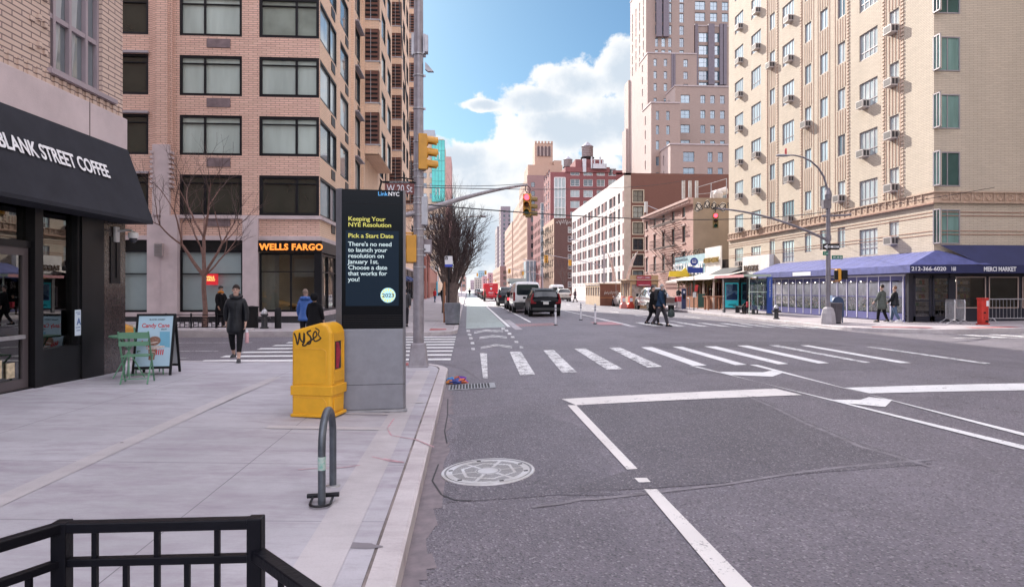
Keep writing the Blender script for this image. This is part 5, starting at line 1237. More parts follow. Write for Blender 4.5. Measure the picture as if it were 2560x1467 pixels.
tower('low_tan_building', 'low tan building at the foot of the far right towers', 1232, 1250, 1266, 665, 400, mS=TP, mA=TN, side_cols=[(2, 1.5)])
# buildings closing the view down the avenue
fr_ = random.Random(11)
for i, (ua, ub, vt, y, col) in enumerate(((1206, 1222, 690, 900, (.42, .24, .24)), (1220, 1246, 682, 800, (.38, .20, .21)), (1186, 1207, 694, 1000, (.40, .34, .30)), (1238, 1262, 678, 620, (.45, .32, .28)),
  (1176, 1188, 700, 1100, (.40, .30, .32)), (1196, 1212, 676, 1150, (.30, .42, .48)), (1150, 1163, 682, 420, (.42, .26, .22)), (1152, 1166, 692, 560, (.36, .28, .26)))):
 x0, x1 = XY(ua, y), XY(ub, y); zt = ZV(vt, x0, y)
 b = Bld('distant_building', ('low pink brick building closing the view down the avenue', 'dark red brick block nearest the red van in the far avenue', 'cream house among the farthest buildings at the avenue end', 'tan block beside the far traffic light on the right',
   'small mauve building at the very end of the avenue', 'pale blue-green gabled roof building at the end of the avenue', 'rust brick building behind the bare pear tree on the left side', 'far grey-brown building along the left side of the avenue')[i], (x0, y, 0))
 m = mat('distant_wall_%s' % 'abcdefgh'[i], col, .8, var=.15, vs=.2)
 n_ = max(2, int((x1 - x0) / 3.2)); b.facade('n', m, (x0, y), (1, 0), x1 - x0, .1, zt, even(n_, x1 - x0, 1.3), floors(3, 3.4, max(1, int((zt - 4) / 3.4)), 1.7), lambda a, c: win_mesh(a, c, (), (), BROWNF, G_D, fw=.15))
 b.mb('n', m).quad((x0, y, zt), (x1, y, zt), (x1, y + 40, zt), (x0, y + 40, zt)); b.mb('n', m).quad((x0, y, 0), (x0, y + 40, 0), (x0, y + 40, zt), (x0, y, zt)); b.mb('n', m).quad((x1, y, 0), (x1, y + 40, 0), (x1, y + 40, zt), (x1, y, zt)); b.done()
# ================================================================ stepped art-deco tower
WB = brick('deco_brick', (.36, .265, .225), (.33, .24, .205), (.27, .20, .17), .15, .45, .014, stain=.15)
WL = brick('deco_brick_sun', (.50, .39, .35), (.47, .36, .32), (.38, .3, .27), .15, .45, .014)  # paler copy of the deco brick, sunlight put into its colour
V = Bld('deco_tower', 'tall stepped art-deco brick tower rising behind the brown hotel', (50, 160, 0))
CFR = mat('deco_frame', (.22, .28, .32), .5); G_V = glass('glass_deco', (.06, .12, .17), (.2, .32, .38), .5, ior=2.2)
wv = lambda a, b: win_mesh(a, b, (.5,), (.5,) , CFR, G_V, fw=.12)
def block(u0, u1, v_top, y, colsu, v_rows, h, depth=20, ytop=None):
 x0, x1 = XY(u0, y), XY(u1, y); zt = ZV(v_top, x0, y)
 cols = [(XY(a, y) - x0, XY(b, y) - XY(a, y)) for a, b in colsu]
 rows = [(ZV(v, x0, y) - h, h) for v in v_rows]
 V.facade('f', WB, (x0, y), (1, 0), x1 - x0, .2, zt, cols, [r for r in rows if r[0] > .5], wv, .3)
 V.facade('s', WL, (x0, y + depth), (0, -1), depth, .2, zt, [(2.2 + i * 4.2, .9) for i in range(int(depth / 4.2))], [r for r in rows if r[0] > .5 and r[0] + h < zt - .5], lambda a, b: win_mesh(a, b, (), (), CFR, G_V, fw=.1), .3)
 m_ = V.mb('f', WB); m_.quad((x0, y, zt), (x1, y, zt), (x1, y + depth, zt), (x0, y + depth, zt)); m_ = V.mb('cop%d' % u0, mat('coping', (.40, .33, .32), .7), 'coping'); m_.box(x0 - .15, x1, y - .15, y + .4, zt, zt + .35); m_.box(x0 - .15, x0 + .4, y + .4, y + depth, zt, zt + .35)
 return x0, x1, zt
q5 = lambda *a: [(1540 + x0 / 3.165, 1540 + x1 / 3.165) for x0, x1 in a]
r5 = lambda *a: [y / 3.165 for y in a]
block(1676, 1860, 362, 150, q5((532, 620), (725, 764), (806, 846)), r5(1200, 1325, 1445), 2.3, 8)
block(1628, 1700, 258, 158, q5((316, 341), (398, 425)), r5(878, 992, 1113, 1240, 1365), 2.2, 8)
block(1688, 1860, 216, 166, q5((512, 584), (668, 706), (746, 782), (824, 860)), r5(750, 870, 986, 1108), 2.1, 8)
block(1619, 1742, 134, 176, q5((298, 322), (378, 404), (534, 568)), r5(465, 563, 660, 775), 2.0, 8)
block(1615, 1735, -60, 184, q5((310, 333), (360, 390), (414, 440), (502, 536)), r5(-60, 20, 100, 198, 296, 392), 2.6, 18)
x0, x1, zt = block(1733, 1860, 66, 186, q5((655, 740), (780, 832)), r5(258, 358, 456, 560, 650), 2.7, 14)
block(1733, 1860, -60, 196, q5((625, 705), (745, 800), (838, 888)), r5(100, 10, -80), 2.6, 20)
mb = MB()
for x in (640, 748, 772, 838, 868): xx = XY(1540 + x / 3.165, 185); mb.box(xx - .45, xx + .45, 185.3, 186.1, ZV(214, xx, 186), ZV(62, xx, 186))
for x in (345, 400): xx = XY(1540 + x / 3.165, 183); mb.box(xx - .8, xx + .8, 183.2, 184, ZV(94, xx, 184), 95)
for x in (455, 470): xx = XY(1540 + x / 3.165, 175); mb.box(xx - .3, xx + .3, 175.8, 176, ZV(222, xx, 176), ZV(136, xx, 176))
mb.build('pilaster', mat('deco_pier', (.17, .14, .16), .7), V.t, world=True)
xS = XY(1618, 184)
for u_, v_, y_ in ((1571, 201, 202.1), (1565, 322, 203.2)): MB().box(XY(u_, y_), XY(1640, y_), y_, y_ + 5, .2, ZV(v_, xS, y_)).build('lower_wing', WL, V.t, world=True)
V.done(100)
# ================================================================ left side beyond the brick block
RB = brick('red_brick_low', (.40, .17, .14), (.36, .15, .125), (.25, .12, .1), .08, .22, .012, stain=.15)
L1_ = Bld('low_red_building', 'low red brick building just beyond the orange brick block on the left', (-10, 98, 0))
L1_.facade('av', RB, (-6.8, 92), (0, 1), 30, .2, 7.6, [(2 + i * 5, 2.6) for i in range(5)], [(.7, 2.3)], lambda a, b: win_mesh(a, b, (.5,), (), mat('shutter_frame', (.5, .38, .36), .6), G_D, fw=.15))
m_ = L1_.mb('av', RB); m_.box(-7.3, -30, 92, 122, .2, 7.5); m_.box(-6.7, -6.4, 104, 106, .2, 8.2); m_.box(-6.7, -6.4, 113, 115, .2, 8.2); L1_.done()
L2_ = Bld('low_red_building', 'lower rust-coloured building down the left side past the red one', (-10, 130, 0))
L2_.facade('av', mat('rust_render', (.42, .2, .15), .8), (-6.8, 122.2), (0, 1), 29, .2, 5.6, [(2 + i * 4, 2) for i in range(6)], [(.7, 2.3)], lambda a, b: win_mesh(a, b, (.5,), (), BROWNF, G_D, fw=.15)); L2_.mb('av', MC['rust_render']).box(-7.3, -30, 122.3, 151, .2, 5.5)
L2_.done()
mb = MB(); mb.box(-6.78, -6.6, 146, 150, .2, 3.4); tag(mb.build('painted_hoarding', mat('cyan_paint', (.08, .42, .55), .6)), 'bright cyan painted hoarding far down the left pavement', 'hoarding')
# glass and stone hotel tower
y5 = 205.0; TE = glass('glass_green_tower', (.04, .34, .32), (.18, .52, .48), .5, ior=1.9, noise=.3)
CRM = mat('cream_tower_stone', (.55, .42, .31), .8, var=.15, vs=.3)
L3_ = Bld('teal_glass_tower', 'cream stone and teal glass tower behind the left traffic pole', (-14, y5 + 5, 0))
xa, xb_ = XY(1030, y5), XY(1112, y5); zt = ZV(352, xb_, y5); zs = ZV(505, xb_, y5)
rr = random.Random(3); cols_ = [(1.0 + i * 3.3, 2.0) for i in range(3)]
L3_.facade('n', CRM, (xa, y5), (1, 0), XY(1084, y5) - xa, .2, ZV(340, xb_, y5), [(1 + i * 2.2, 1.3) for i in range(3)], floors(4, 3.2, 13, 1.6), lambda a, b: win_mesh(a, b, (), (), CFR, G_B, fw=.12))
L3_.facade('n2', CRM, (XY(1084, y5), y5), (1, 0), xb_ - XY(1084, y5), .2, zs, [(.4, 1.2), (2.1, 1.0)], floors(4, 3.2, 7, 1.8), lambda a, b: win_mesh(a, b, (), (), CFR, G_B, fw=.12))
m_ = L3_.mb('n', CRM); m_.box(xa - 10, xb_ - .3, y5 + .4, y5 + 20, .2, zt); m_.box(xa - 10, xb_ - .3, y5 + .4, y5 + 20, zt, zt + .5)
L3_.done()
f_, p_ = MB(), MB(); a = XY(1080, y5); p_.box(a, xb_, y5 - .6, y5, zs, zt)
for i in range(5): x = a + (xb_ - a) * i / 4; f_.box(x - .04, x + .04, y5 - .68, y5 - .6, zs, zt)
for j in range(7): z = zs + (zt - zs) * j / 6; f_.box(a, xb_, y5 - .66, y5 - .6, z - .05, z + .05)
for z in (zs + 2, zs + 13): f_.mat(1).box(a + 1.2, a + 1.35, y5 - .8, y5 - .6, z, z + 2.2); f_.box(a + 2.2, a + 2.35, y5 - .8, y5 - .6, z, z + 2.2); f_.box(a + 1.35, a + 2.2, y5 - .8, y5 - .6, z + 2.05, z + 2.2); f_.mat(0)
f_.build('mullion', [mat('teal_mullion', (.06, .25, .26), .4), WHITEF], L3_.t, world=True); p_.build('glass_front', mat('teal_glass', (.05, .42, .38), .12, col2=(.10, .58, .50), vs=.25, spec=.8), L3_.t, world=True)
mb = MB(); mb.box(XY(1050, y5), XY(1086, y5), y5 + 2, y5 + 8, zt - 4, ZV(322, xb_, y5)); mb.build('roof_plant', mat('grey_louver_box', (.36, .38, .42), .6), L3_.t, world=True)
y6 = 262.0; xq = XY(1128, y6)
t, x, zt = None, None, None
L4_ = Bld('pink_brick_tower', 'slender pink brick tower just right of the teal glass tower', (xq - 3, y6 + 5, 0))
zt = ZV(392, xq, y6); L4_.facade('n', mat('pink_tower_brick', (.46, .27, .25), .8, var=.12, vs=.4), (xq - 14, y6), (1, 0), 14, .2, zt, [(10.6, 1.3)] + [(1 + i * 3, 1.3) for i in range(3)], floors(4, 4.0, 12, 1.8), lambda a, b: win_mesh(a, b, (), (), CFR, G_L, fw=.14), .2)
m_ = L4_.mb('n', MC['pink_tower_brick']); m_.box(xq - 14, xq, y6 + .3, y6 + 20, .2, zt - .01); m_.box(xq - 5, xq - 2.6, y6 + .5, y6 + 8, zt, zt + 4.2); L4_.done()
# ================================================================ street furniture, near side
def sz(x, y): return side_z(x, y)
YEL = mat('newsbox_yellow', (.78, .40, .022), .45, var=.12, vs=4, bump=.08, bs=9)
# ---- information kiosk
kx, ky = XY(932, 8.95), 8.95
kk = thing('information_kiosk', 'tall silver and black digital information kiosk standing on the pavement', 'kiosk', (kx, ky, sz(kx, ky)), R(7))
BRU = mat('brushed_aluminium', (.27, .27, .30), .42, .5, var=.1, vs=8)
hw, KH, e1, e2 = .40, 2.94, .075, .035; zl = 1.10
def kout(w, t, a, b): return [(-w, -t), (w, -t), (w + b, -t + .07), (w + b, t - .07), (w, t), (-w, t), (-w - a, t - .07), (-w - a, -t + .07)]
MB().prism(kout(hw, .14, e1, e2), .03, zl, 'xy').build('lower_body', BRU, kk, bev=.012); MB().prism(kout(hw - .01, .128, .05, .02), zl, KH - .02, 'xy').build('inner_body', BLKM, kk)
for s_, e in ((-1, e1), (1, e2)):
 MB().prism([(s_ * hw, -.145), (s_ * (hw + e), -.07), (s_ * (hw + e), .07), (s_ * hw, .145), (s_ * (hw - .02), .12), (s_ * (hw - .02), -.12)], zl, KH, 'xy').build('side_trim', BRU, kk, bev=.004)
MB().box(-hw + .005, hw - .005, -.148, -.12, zl + .01, KH - .01).build('black_front', mat('kiosk_gloss', (.004, .004, .006), .15, spec=.15, var=0), kk, bev=.004)
d = MB()
for k in range(8): d.box(-hw + .02, hw - .02, -.152, -.147, 1.11 + k * .023, 1.12 + k * .023)
d.build('louver', BLKM, kk); MB().box(-hw + .01, hw - .01, -.15, -.146, 2.74, 2.746).build('panel_joint', BLKM, kk); MB().box(-hw - .03, hw + .02, -.142, -.138, .36, .366).build('body_joint', BLKM, kk)
MB().box(-.345, .34, -.151, -.149, 1.40, 2.39).build('screen', mat('screen_slate', (.003, .005, .008), .25, var=0, spec=.1, emit=(.0035, .0065, .012), es=1.0), kk)
SY = mat('screen_yellow', (.1, .09, .03), .5, var=0, emit=(.27, .25, .05), es=1.0); SW = mat('screen_pale', (.1, .1, .1), .5, var=0, emit=(.24, .30, .32), es=1.0)
def kt(s, z, m, w_, **k): return text(s, .079, m, (-.315, -.1525, z), kk, ext=.0006, bold=.0007, fit=w_, spacing=.95, line=.975, **k)
kt('Keeping Your\nNYE Resolution', 2.516, SY, .555); kt('Pick a Start Date', 2.295, SY, .585)
kt("There's no need\nto launch your\nresolution on\nJanuary 1st.\nChoose a date\nthat works for\nyou!", 2.186, SW, .56)
text('Link', .074, mat('logo_blue', (.1, .4, .8), .5, var=0, emit=(.1, .4, .8), es=.2), (.067, -.15, 2.854), kk, ext=.0006, bold=.0005, fit=.13); text('NYC', .074, mat('logo_white', (.8, .8, .82), .5, var=0, emit=(.8, .8, .82), es=.1), (.202, -.15, 2.854), kk, ext=.0006, bold=.001, fit=.145)
d = MB(); bx_, bz_ = .2, 1.54; d.prism([(bx_ + .098 * math.cos(t), bz_ + .098 * math.sin(t)) for t in [2 * PI * i / 28 for i in range(28)]], -.1535, -.151, 'xz'); d.mat(1)
for k in range(14):
 t = 2 * PI * k / 14; d.prism([(bx_ + .092 * math.cos(t), bz_ + .092 * math.sin(t)), (bx_ + .085 * math.cos(t + .3), bz_ + .085 * math.sin(t + .3)), (bx_ + .045 * math.cos(t + .1), bz_ + .045 * math.sin(t + .1))], -.1545, -.1535, 'xz')
d.build('year_badge', [mat('badge_blue', (.2, .4, .5), .5, var=0, emit=(.16, .26, .27), es=1.), mat('badge_yellow', (.4, .4, .1), .5, var=0, emit=(.27, .25, .06), es=1.)], kk)
text('2023', .07, mat('badge_ink', (.01, .02, .06), .5, var=0), (bx_ - .078, -.156, bz_ - .025), kk, ext=.0006, bold=.001, fit=.155)
MB().box(-hw - .06, hw + .05, -.16, .16, 0, .03).build('plinth', STEEL, kk)
# ---- yellow newspaper box leaning beside it
nx, ny = XY(800, 8.55), 8.55
nb = thing('newspaper_box', 'scuffed yellow plastic newspaper box with black graffiti beside the kiosk', 'newspaper box', (nx - .02, ny, sz(nx, ny)), R(-14))
w2 = .26
d = MB()
out = [(-w2, .02), (w2, .02), (w2 + .012, .32), (w2 + .012, 1.06), (w2 - .03, 1.15), (w2 - .12, 1.19), (-w2, 1.08)]
d.prism([(x, z) for x, z in out], -.2, .2, 'xz'); d.build('body', YEL, nb, bev=.035, seg=3)
d = MB(); d.box(-w2 - .012, w2 + .03, -.214, .214, .28, .40); d.box(-w2 - .012, w2 + .03, -.214, .214, .01, .05); d.build('moulded_band', YEL, nb, bev=.01)
def rline(mb, pts, y, r=.006): mb.tube([(x, y, z) for x, z in pts], r, 6)
d = MB(); rline(d, [(-w2 + .01, .86), (.16, .86), (.2, .83), (.2, .48), (.16, .43), (-w2 + .01, .43)], -.2); rline(d, [(-w2 + .01, .26), (.16, .25), (.2, .2), (.2, .04)], -.2)
d.build('panel_ridge', YEL, nb, smooth=True)
d = MB(); d.box(w2 + .01, w2 + .02, -.15, .15, .95, 1.05); d.box(w2 + .01, w2 + .022, -.16, -.13, .42, 1.0); d.box(w2 + .01, w2 + .022, .13, .16, .42, 1.0); d.box(w2 + .01, w2 + .024, -.13, .13, .45, .58); d.box(w2 + .005, w2 + .02, -.13, .13, .08, .24); d.build('door_frame', YEL, nb, bev=.004)
d = MB(); d.box(w2 + .006, w2 + .014, -.10, .07, .6, .95); win = d.build('door_window', mat('dark_acrylic', (.05, .03, .03), .15, var=0), nb)
d = MB(); d.prism([(-.08, .62), (-.01, .6), (.02, .7), (.05, .82), (.02, .86), (.0, .93), (-.07, .94)], w2 + .016, w2 + .02, 'yz'); d.build('torn_poster', mat('poster_red', (.35, .02, .05), .6, var=.3, vs=20), nb)
INK = mat('marker_black', (.025, .018, .012), .5, var=0)
d = MB()
def scr_(pts, r=.011):
 P = []
 for i in range(len(pts) - 1):
  p0 = pts[max(i - 1, 0)]; p1, p2 = pts[i], pts[i + 1]; p3 = pts[min(i + 2, len(pts) - 1)]
  for k in range(4):
   t = k / 4; P.append(tuple(.5 * ((2 * p1[j]) + (-p0[j] + p2[j]) * t + (2 * p0[j] - 5 * p1[j] + 4 * p2[j] - p3[j]) * t * t + (-p0[j] + 3 * p1[j] - 3 * p2[j] + p3[j]) * t ** 3) for j in (0, 1)))
 P.append(pts[-1]); d.tube([(x, -.201, z) for x, z in P], r, 6, cap=True)
scr_([(-.225, 1.055), (-.20, 1.0), (-.185, .925), (-.17, .93), (-.15, 1.06)]); scr_([(-.15, 1.06), (-.14, .98), (-.10, .95), (-.09, 1.06), (-.085, .96), (-.11, .91), (-.08, .90), (-.04, .93)])
scr_([(-.0, 1.09), (-.05, 1.06), (-.0, 1.0), (-.01, .93), (-.05, .93), (.02, .98)], .012); scr_([(.02, .98), (.08, 1.03), (.06, 1.08), (.03, 1.03), (.05, .96), (.10, .97), (.14, 1.0)], .010); scr_([(.06, 1.12), (.11, 1.09), (.10, 1.04), (.13, 1.0)], .008)
g_ = d.build('graffiti', INK, nb); g_.scale = (1, .25, 1); g_.location = (0, -.153, 0)
# ---- bicycle rack, its abandoned lock
rk = thing('bicycle_rack', 'dark grey inverted-U steel bicycle rack set in the pavement', 'bike rack', (-1.10, 5.30, sz(-1.1, 5.3)), R(2))
PIPE = mat('rack_steel', (.115, .13, .15), .42, .55, var=.3, vs=8)
ang = [PI * k / 12 for k in range(13)]
MB().tube([(0, -.25, -.01), (0, -.25, .42)] + [(0, -.25 * math.cos(a), .42 + .25 * math.sin(a)) for a in ang[1:-1]] + [(0, .25, .42), (0, .25, -.01)], .029, 16).build('hoop', PIPE, rk, smooth=True)
MB().lathe([(.0301, .27), (.0305, .28), (.0305, .36), (.0301, .37)], (0, -.25, 0), 16).build('peeling_sticker', mat('sticker_green', (.18, .42, .34), .6, col2=(.5, .52, .5), vs=40), rk, smooth=True)
MB().lathe([(.06, .0), (.055, .008), (.035, .012)], (0, .25, 0), 14).lathe([(.045, .0), (.04, .008), (.03, .012)], (0, -.25, 0), 14).build('foot', STEEL, rk, smooth=True)
lk = thing('bicycle_lock', 'black U-shaped bicycle lock lying around the foot of the rack', 'lock', (-1.10, 5.04, sz(-1.1, 5.0) + .012))
MB().tube([(-.075, .09, .03), (-.075, 0, .008)] + [(-.075 * math.cos(a), -.0 - .07 * math.sin(a), .008) for a in ang[1:-1]] + [(.075, 0, .008), (.075, .09, .03)], .010, 8).build('shackle', BLK, lk, smooth=True)
MB().tube([(-.12, .1, .035), (.12, .1, .045)], .018, 12).build('crossbar', BLK, lk, smooth=True)
# ---- foreground black railing
rl = thing('steel_railing', 'black painted steel railing in the immediate foreground', 'railing', (-1.1, 2.2, side_z(-1.1, 2.2)))
PB = mat('glossy_black_paint', (.005, .005, .008), .4, var=.2, vs=12, spec=.16, bump=.08, bs=50)
z1_, Y_r = 1.02, 2.26
pA = Vector((XY(155, Y_r), Y_r, z1_)); pB = Vector((XY(640, Y_r - .03), Y_r - .03, 1.03))
# far-left run goes back towards the camera
pL = Vector((-1.62, 1.70, 1.035)); pR = Vector((-.36, 1.85, .915)); pB2 = pB + Vector((.0, 0, -.10))
d = MB(); d.beam(pA, pB, .040, .034); d.beam(pL, pA, .040, .034); d.build('top_rail', PB, rl, world=True, bev=.004)
lo = Vector((0, 0, -.115)); d = MB(); d.beam(pA + lo, pB + lo, .030, .026); d.beam(pL + lo, pA + lo, .030, .026); d.build('lower_rail', PB, rl, world=True, bev=.003)
d = MB(); d.beam(pB2, pR, .045, .036); d.build('sloping_rail', PB, rl, world=True, bev=.004)
for p in (pA, pB):
 d = MB(); d.box(p.x - .024, p.x + .024, p.y - .024, p.y + .024, .15, p.z + .02); d.build('post', PB, rl, world=True, bev=.004)
for i, t in enumerate((.17, .33, .49, .645, .80)):
 p = pA.lerp(pB, t); z_top = p.z if i % 2 == 0 else p.z - .115
 d = MB(); d.box(p.x - .008, p.x + .008, p.y - .008, p.y + .008, .2, z_top); d.build('baluster', PB, rl, world=True)
for i, t in enumerate((.12, .3, .48, .66, .84)):
 p = pL.lerp(pA, t); z_top = p.z if i % 2 else p.z - .115; d = MB(); d.box(p.x - .008, p.x + .008, p.y - .008, p.y + .008, .2, z_top); d.build('baluster', PB, rl, world=True)
for t in (.35, .7):
 p = pB2.lerp(pR, t); d = MB(); d.box(p.x - .008, p.x + .008, p.y - .008, p.y + .008, .2, p.z); d.build('baluster', PB, rl, world=True)
d = MB(); d.box(pR.x - .02, pR.x + .02, pR.y - .02, pR.y + .02, .15, pR.z); d.build('post', PB, rl, world=True)
d = MB(); d.box(pL.x - .02, pL.x + .02, pL.y - .02, pL.y + .02, .15, pL.z); d.build('post', PB, rl, world=True)
d = MB(); d.beam((pA.x, pA.y, .24), (pB.x, pB.y, .24), .03); d.beam((pL.x, pL.y, .24), (pA.x, pA.y, .24), .03); d.build('bottom_rail', PB, rl, world=True)
# ---- manhole cover
mp = G(1220, 1179); mh = thing('manhole_cover', 'round pale slotted manhole cover in the asphalt', 'manhole cover', (mp.x, mp.y, road_z(mp.x) + .006), R(8)); mh.rotation_euler[1] = -math.atan(.4 * (8.1 - mp.x) / 72.25)
IRON = mat('worn_iron', (.60, .60, .62), .45, .35, col2=(.38, .35, .33), vs=3); IRD = mat('iron_gap', (.27, .27, .28), .8)
d = MB(); n = 56
def ring(mb, r0, r1, z0, z1): mb.add([(r * math.cos(2 * PI * i / n), r * math.sin(2 * PI * i / n), z) for r, z in ((r0, z0), (r1, z1)) for i in range(n)], [[i, (i + 1) % n, n + (i + 1) % n, n + i] for i in range(n)])
ring(d, .0, .405, .006, .006); ring(d, .405, .41, .006, -.01); d.build('cover', IRON, mh)
d = MB(); ring(d, .41, .425, .001, .001); ring(d, .115, .10, .0075, .0075); d.build('gap_ring', IRD, mh); d = MB(); ring(d, .425, .45, .007, .007); ring(d, .45, .455, .007, 0); d.build('outer_frame', IRON, mh)
d = MB()
for k in range(-20, 21):
 y = k * .0172; xm_ = math.sqrt(max(0, .345 ** 2 - y * y)); x = -xm_
 segs = []; x0 = None; st = .006
 while x <= xm_:
  r_ = math.hypot(x, y); a = (math.degrees(math.atan2(y, x)) + 360) % 60; dsp = r_ * math.sin(R(min(a, 60 - a)))
  ok = r_ > .125 and dsp > .016 and abs(max(abs(x), abs(x) * .5 + abs(y) * .866) - .235) > .014
  if ok and x0 is None: x0 = x
  if (not ok or x + st > xm_) and x0 is not None:
   if x - x0 > .012: d.box(x0, x, y - .0042, y + .0042, .0062, .0075)
   x0 = None
  x += st
d.build('slots', IRD, mh)
d = MB()
for a in (20, 95, 160, 215, 280, 340): c_, s_ = .37 * math.cos(R(a)), .37 * math.sin(R(a)); d.box(c_ - .02, c_ + .02, s_ - .014, s_ + .014, .0062, .0085)
d.build('pick_holes', BLKM, mh)
# ---- catch basin grate and the rags on it
gp = G(1180, 967); gr = thing('drain_grate', 'rectangular iron storm drain grate against the near kerb', 'drain grate', (gp.x, gp.y, road_z(gp.x) + .004)); gr.rotation_euler[1] = -.045
gw, gd = .42, .30
d = MB(); d.box(-gw, gw, -gd, gd, 0, .012); d.build('frame', mat('grate_iron', (.33, .33, .35), .5, .4, var=.3, vs=8), gr)
d = MB()
for i in range(13):
 for j in range(5): d.box(-gw + .03 + i * .056, -gw + .065 + i * .056, -gd + .05 + j * .108, -gd + .13 + j * .108, .0125, .0145)
d.build('holes', BLKM, gr)
rg = thing('cloth_bundle', 'crumpled purple, blue and orange cloth dropped beside the drain grate at the kerb', 'cloth', (G(1143, 957).x + .0, G(1143, 957).y, .02))
r_ = random.Random(5)
for col, cx_, cy_, s_ in (((.16, .05, .45), .05, .08, .11), ((.05, .25, .55), -.1, .06, .10), ((.5, .12, .05), .03, -.04, .12), ((.05, .08, .3), -.02, -.1, .10), ((.55, .2, .04), -.12, -.09, .07)):
 d = MB(); vs = []; nn, mm = 12, 6
 for i in range(mm + 1):
  for j in range(nn):
   a = 2 * PI * j / nn; e = PI / 2 * i / mm; rr_ = s_ * math.cos(e) * r_.uniform(.7, 1.25); vs.append((cx_ + rr_ * math.cos(a) * 1.4, cy_ + rr_ * math.sin(a), s_ * .9 * math.sin(e) * r_.uniform(.6, 1.2)))
 d.add(vs, [[i * nn + j, i * nn + (j + 1) % nn, (i + 1) * nn + (j + 1) % nn, (i + 1) * nn + j] for i in range(mm) for j in range(nn)])
 d.build('cloth', mat('rag_%02d' % int(col[2] * 99 + col[0] * 9), col, .7, var=.3, vs=20), rg)
# ================================================================ poles and signals
POLE = mat('pole_aluminium', (.34, .32, .345), .5, .45, col2=(.24, .215, .235), vs=5)
SIG = mat('signal_yellow', (.62, .30, .03), .45, var=.12, vs=5); SIGD = mat('signal_bronze', (.25, .17, .05), .5)
def signal_head(par, p, face, lit=0, m=SIG, s=.25, nm='signal_head', h3=3):
 """three stacked lenses facing direction face (radians about z, 0 = towards -y)"""
 hd = MB(); n_ = h3
 hd.box(-s * .55, s * .55, 0, s * .7, -s * n_ + .01, 0)
 for k in range(n_):
  zc = -s * (k + .5); N_ = 14
  hd.lathe([(s * .44, -.03), (s * .44, 0)], (0, 0, zc), 16, 'y')
  vs = [];
  for q in range(N_ + 1):
   a = PI * (-.12 + 1.24 * q / N_); c_, s_ = math.cos(a), math.sin(a)
   vs += [(s * .43 * c_, 0, zc + s * .43 * s_), (s * .43 * c_, -s * .95, zc + s * .43 * s_ - .02), (s * .39 * c_, -s * .95, zc + s * .39 * s_ - .02), (s * .39 * c_, 0, zc + s * .39 * s_)]
  hd.add(vs, [[4 * q + i, 4 * q + (i + 1) % 4, 4 * q + 4 + (i + 1) % 4, 4 * q + 4 + i] for q in range(N_) for i in range(4)])
 o = hd.build(nm, m, par, world=False, bev=.006); o.location = Vector(p) - par.location; o.rotation_euler = (0, 0, face)
 cols = ((.8, .02, .03), (.10, .04, .01), (.01, .09, .05))
 for k in range(n_):
  em = k == lit
  lm = mat('lens_red_lit', (.8, .02, .03), .4, var=0, emit=(1, .03, .05), es=4) if em else mat('lens_off_%d' % k, cols[k] if k else (.08, .01, .01), .3, var=0)
  l = MB(); l.lathe([(.01, -.055), (s * .22, -.05), (s * .38, -.035), (s * .40, -.02)], (0, 0, -s * (k + .5)), 16, 'y'); lo_ = l.build('lens', lm, None, smooth=True); lo_.parent = o
 return o
lp = thing('traffic_signal_pole', 'tall battered grey traffic pole with a diagonal arm at the near kerb corner', 'traffic pole', (-1.03, 14.1, .15))
px_, py_ = -1.03, 14.1
d = MB(); d.lathe([(.115, .45), (.108, 3.5), (.098, 7.5), (.09, 9)], (px_, py_, .15), 20); d.build('shaft', POLE, lp, world=True, smooth=True)
d = MB(); d.prism([(px_ - .215, py_ - .215), (px_ + .215, py_ - .215), (px_ + .215, py_ + .215), (px_ - .215, py_ + .215)], .15, .19, 'xy');
b0 = [(px_ - .205, py_ - .205, .15), (px_ + .205, py_ - .205, .15), (px_ + .205, py_ + .205, .15), (px_ - .205, py_ + .205, .15)]; b1 = [(px_ + (x - px_) * .72, py_ + (y - py_) * .72, .66) for x, y, z in b0]
d.add(b0 + b1, [[0, 1, 5, 4], [1, 2, 6, 5], [2, 3, 7, 6], [3, 0, 4, 7], [4, 5, 6, 7]]); d.build('cast_base', POLE, lp, world=True, bev=.02)
d = MB()
for z in (2.25, 2.5, 2.62, 2.9, 3.05, 3.35, 3.6, 3.72, 3.95, 4.15, 4.3, 4.42, 4.9, 5.6, 6.3, 6.75): d.lathe([(.122, z), (.122, z + .025)], (px_, py_, .0), 18); d.box(px_ + .1, px_ + .15, py_ - .02, py_ + .02, z - .01, z + .035)
d.build('band_clamp', STEEL, lp, world=True)
armE = Vector((1.85, 20.4, 5.02)); armS = Vector((px_, py_, 3.42)); dr = (armE - armS); back = armS - Vector((dr.x, dr.y, dr.z * .55)).normalized() * .55 + Vector((-.25, 0, 0))
pts = [armS + Vector((dr.x * t, dr.y * t, dr.z * (1.2 * t - .2 * t * t))) for t in [k / 14 for k in range(15)]]
d = MB(); d.tube([armS + Vector((-.5, -.12, -.12))] + pts, [.05] + [.062 - .028 * k / 14 for k in range(15)], 12); d.build('mast_arm', POLE, lp, world=True, smooth=True)
d = MB(); d.box(px_ + .06, px_ + .2, py_ - .09, py_ + .09, 3.15, 3.75); d.build('arm_bracket', STEEL, lp, world=True, bev=.01)
d = MB(); d.tube([armE + Vector((-.04, 0, .0)), armE + Vector((-.04, 0, -.18)), armE + Vector((.0, 0, -.25))], .015, 6); d.tube([armE, armE + Vector((.1, 0, -.1)), armE + Vector((.08, 0, -.28))], .012, 6); d.build('hanger', BLKM, lp, world=True)
signal_head(lp, armE + Vector((-.0, 0, -.27)), R(-12), 0, SIG, .225); signal_head(lp, armE + Vector((.12, .08, -.33)), R(80), 9, SIGD, .225)
signal_head(lp, Vector((px_ + .17, py_ - .05, 5.05)), R(100), 9, SIG, .25)
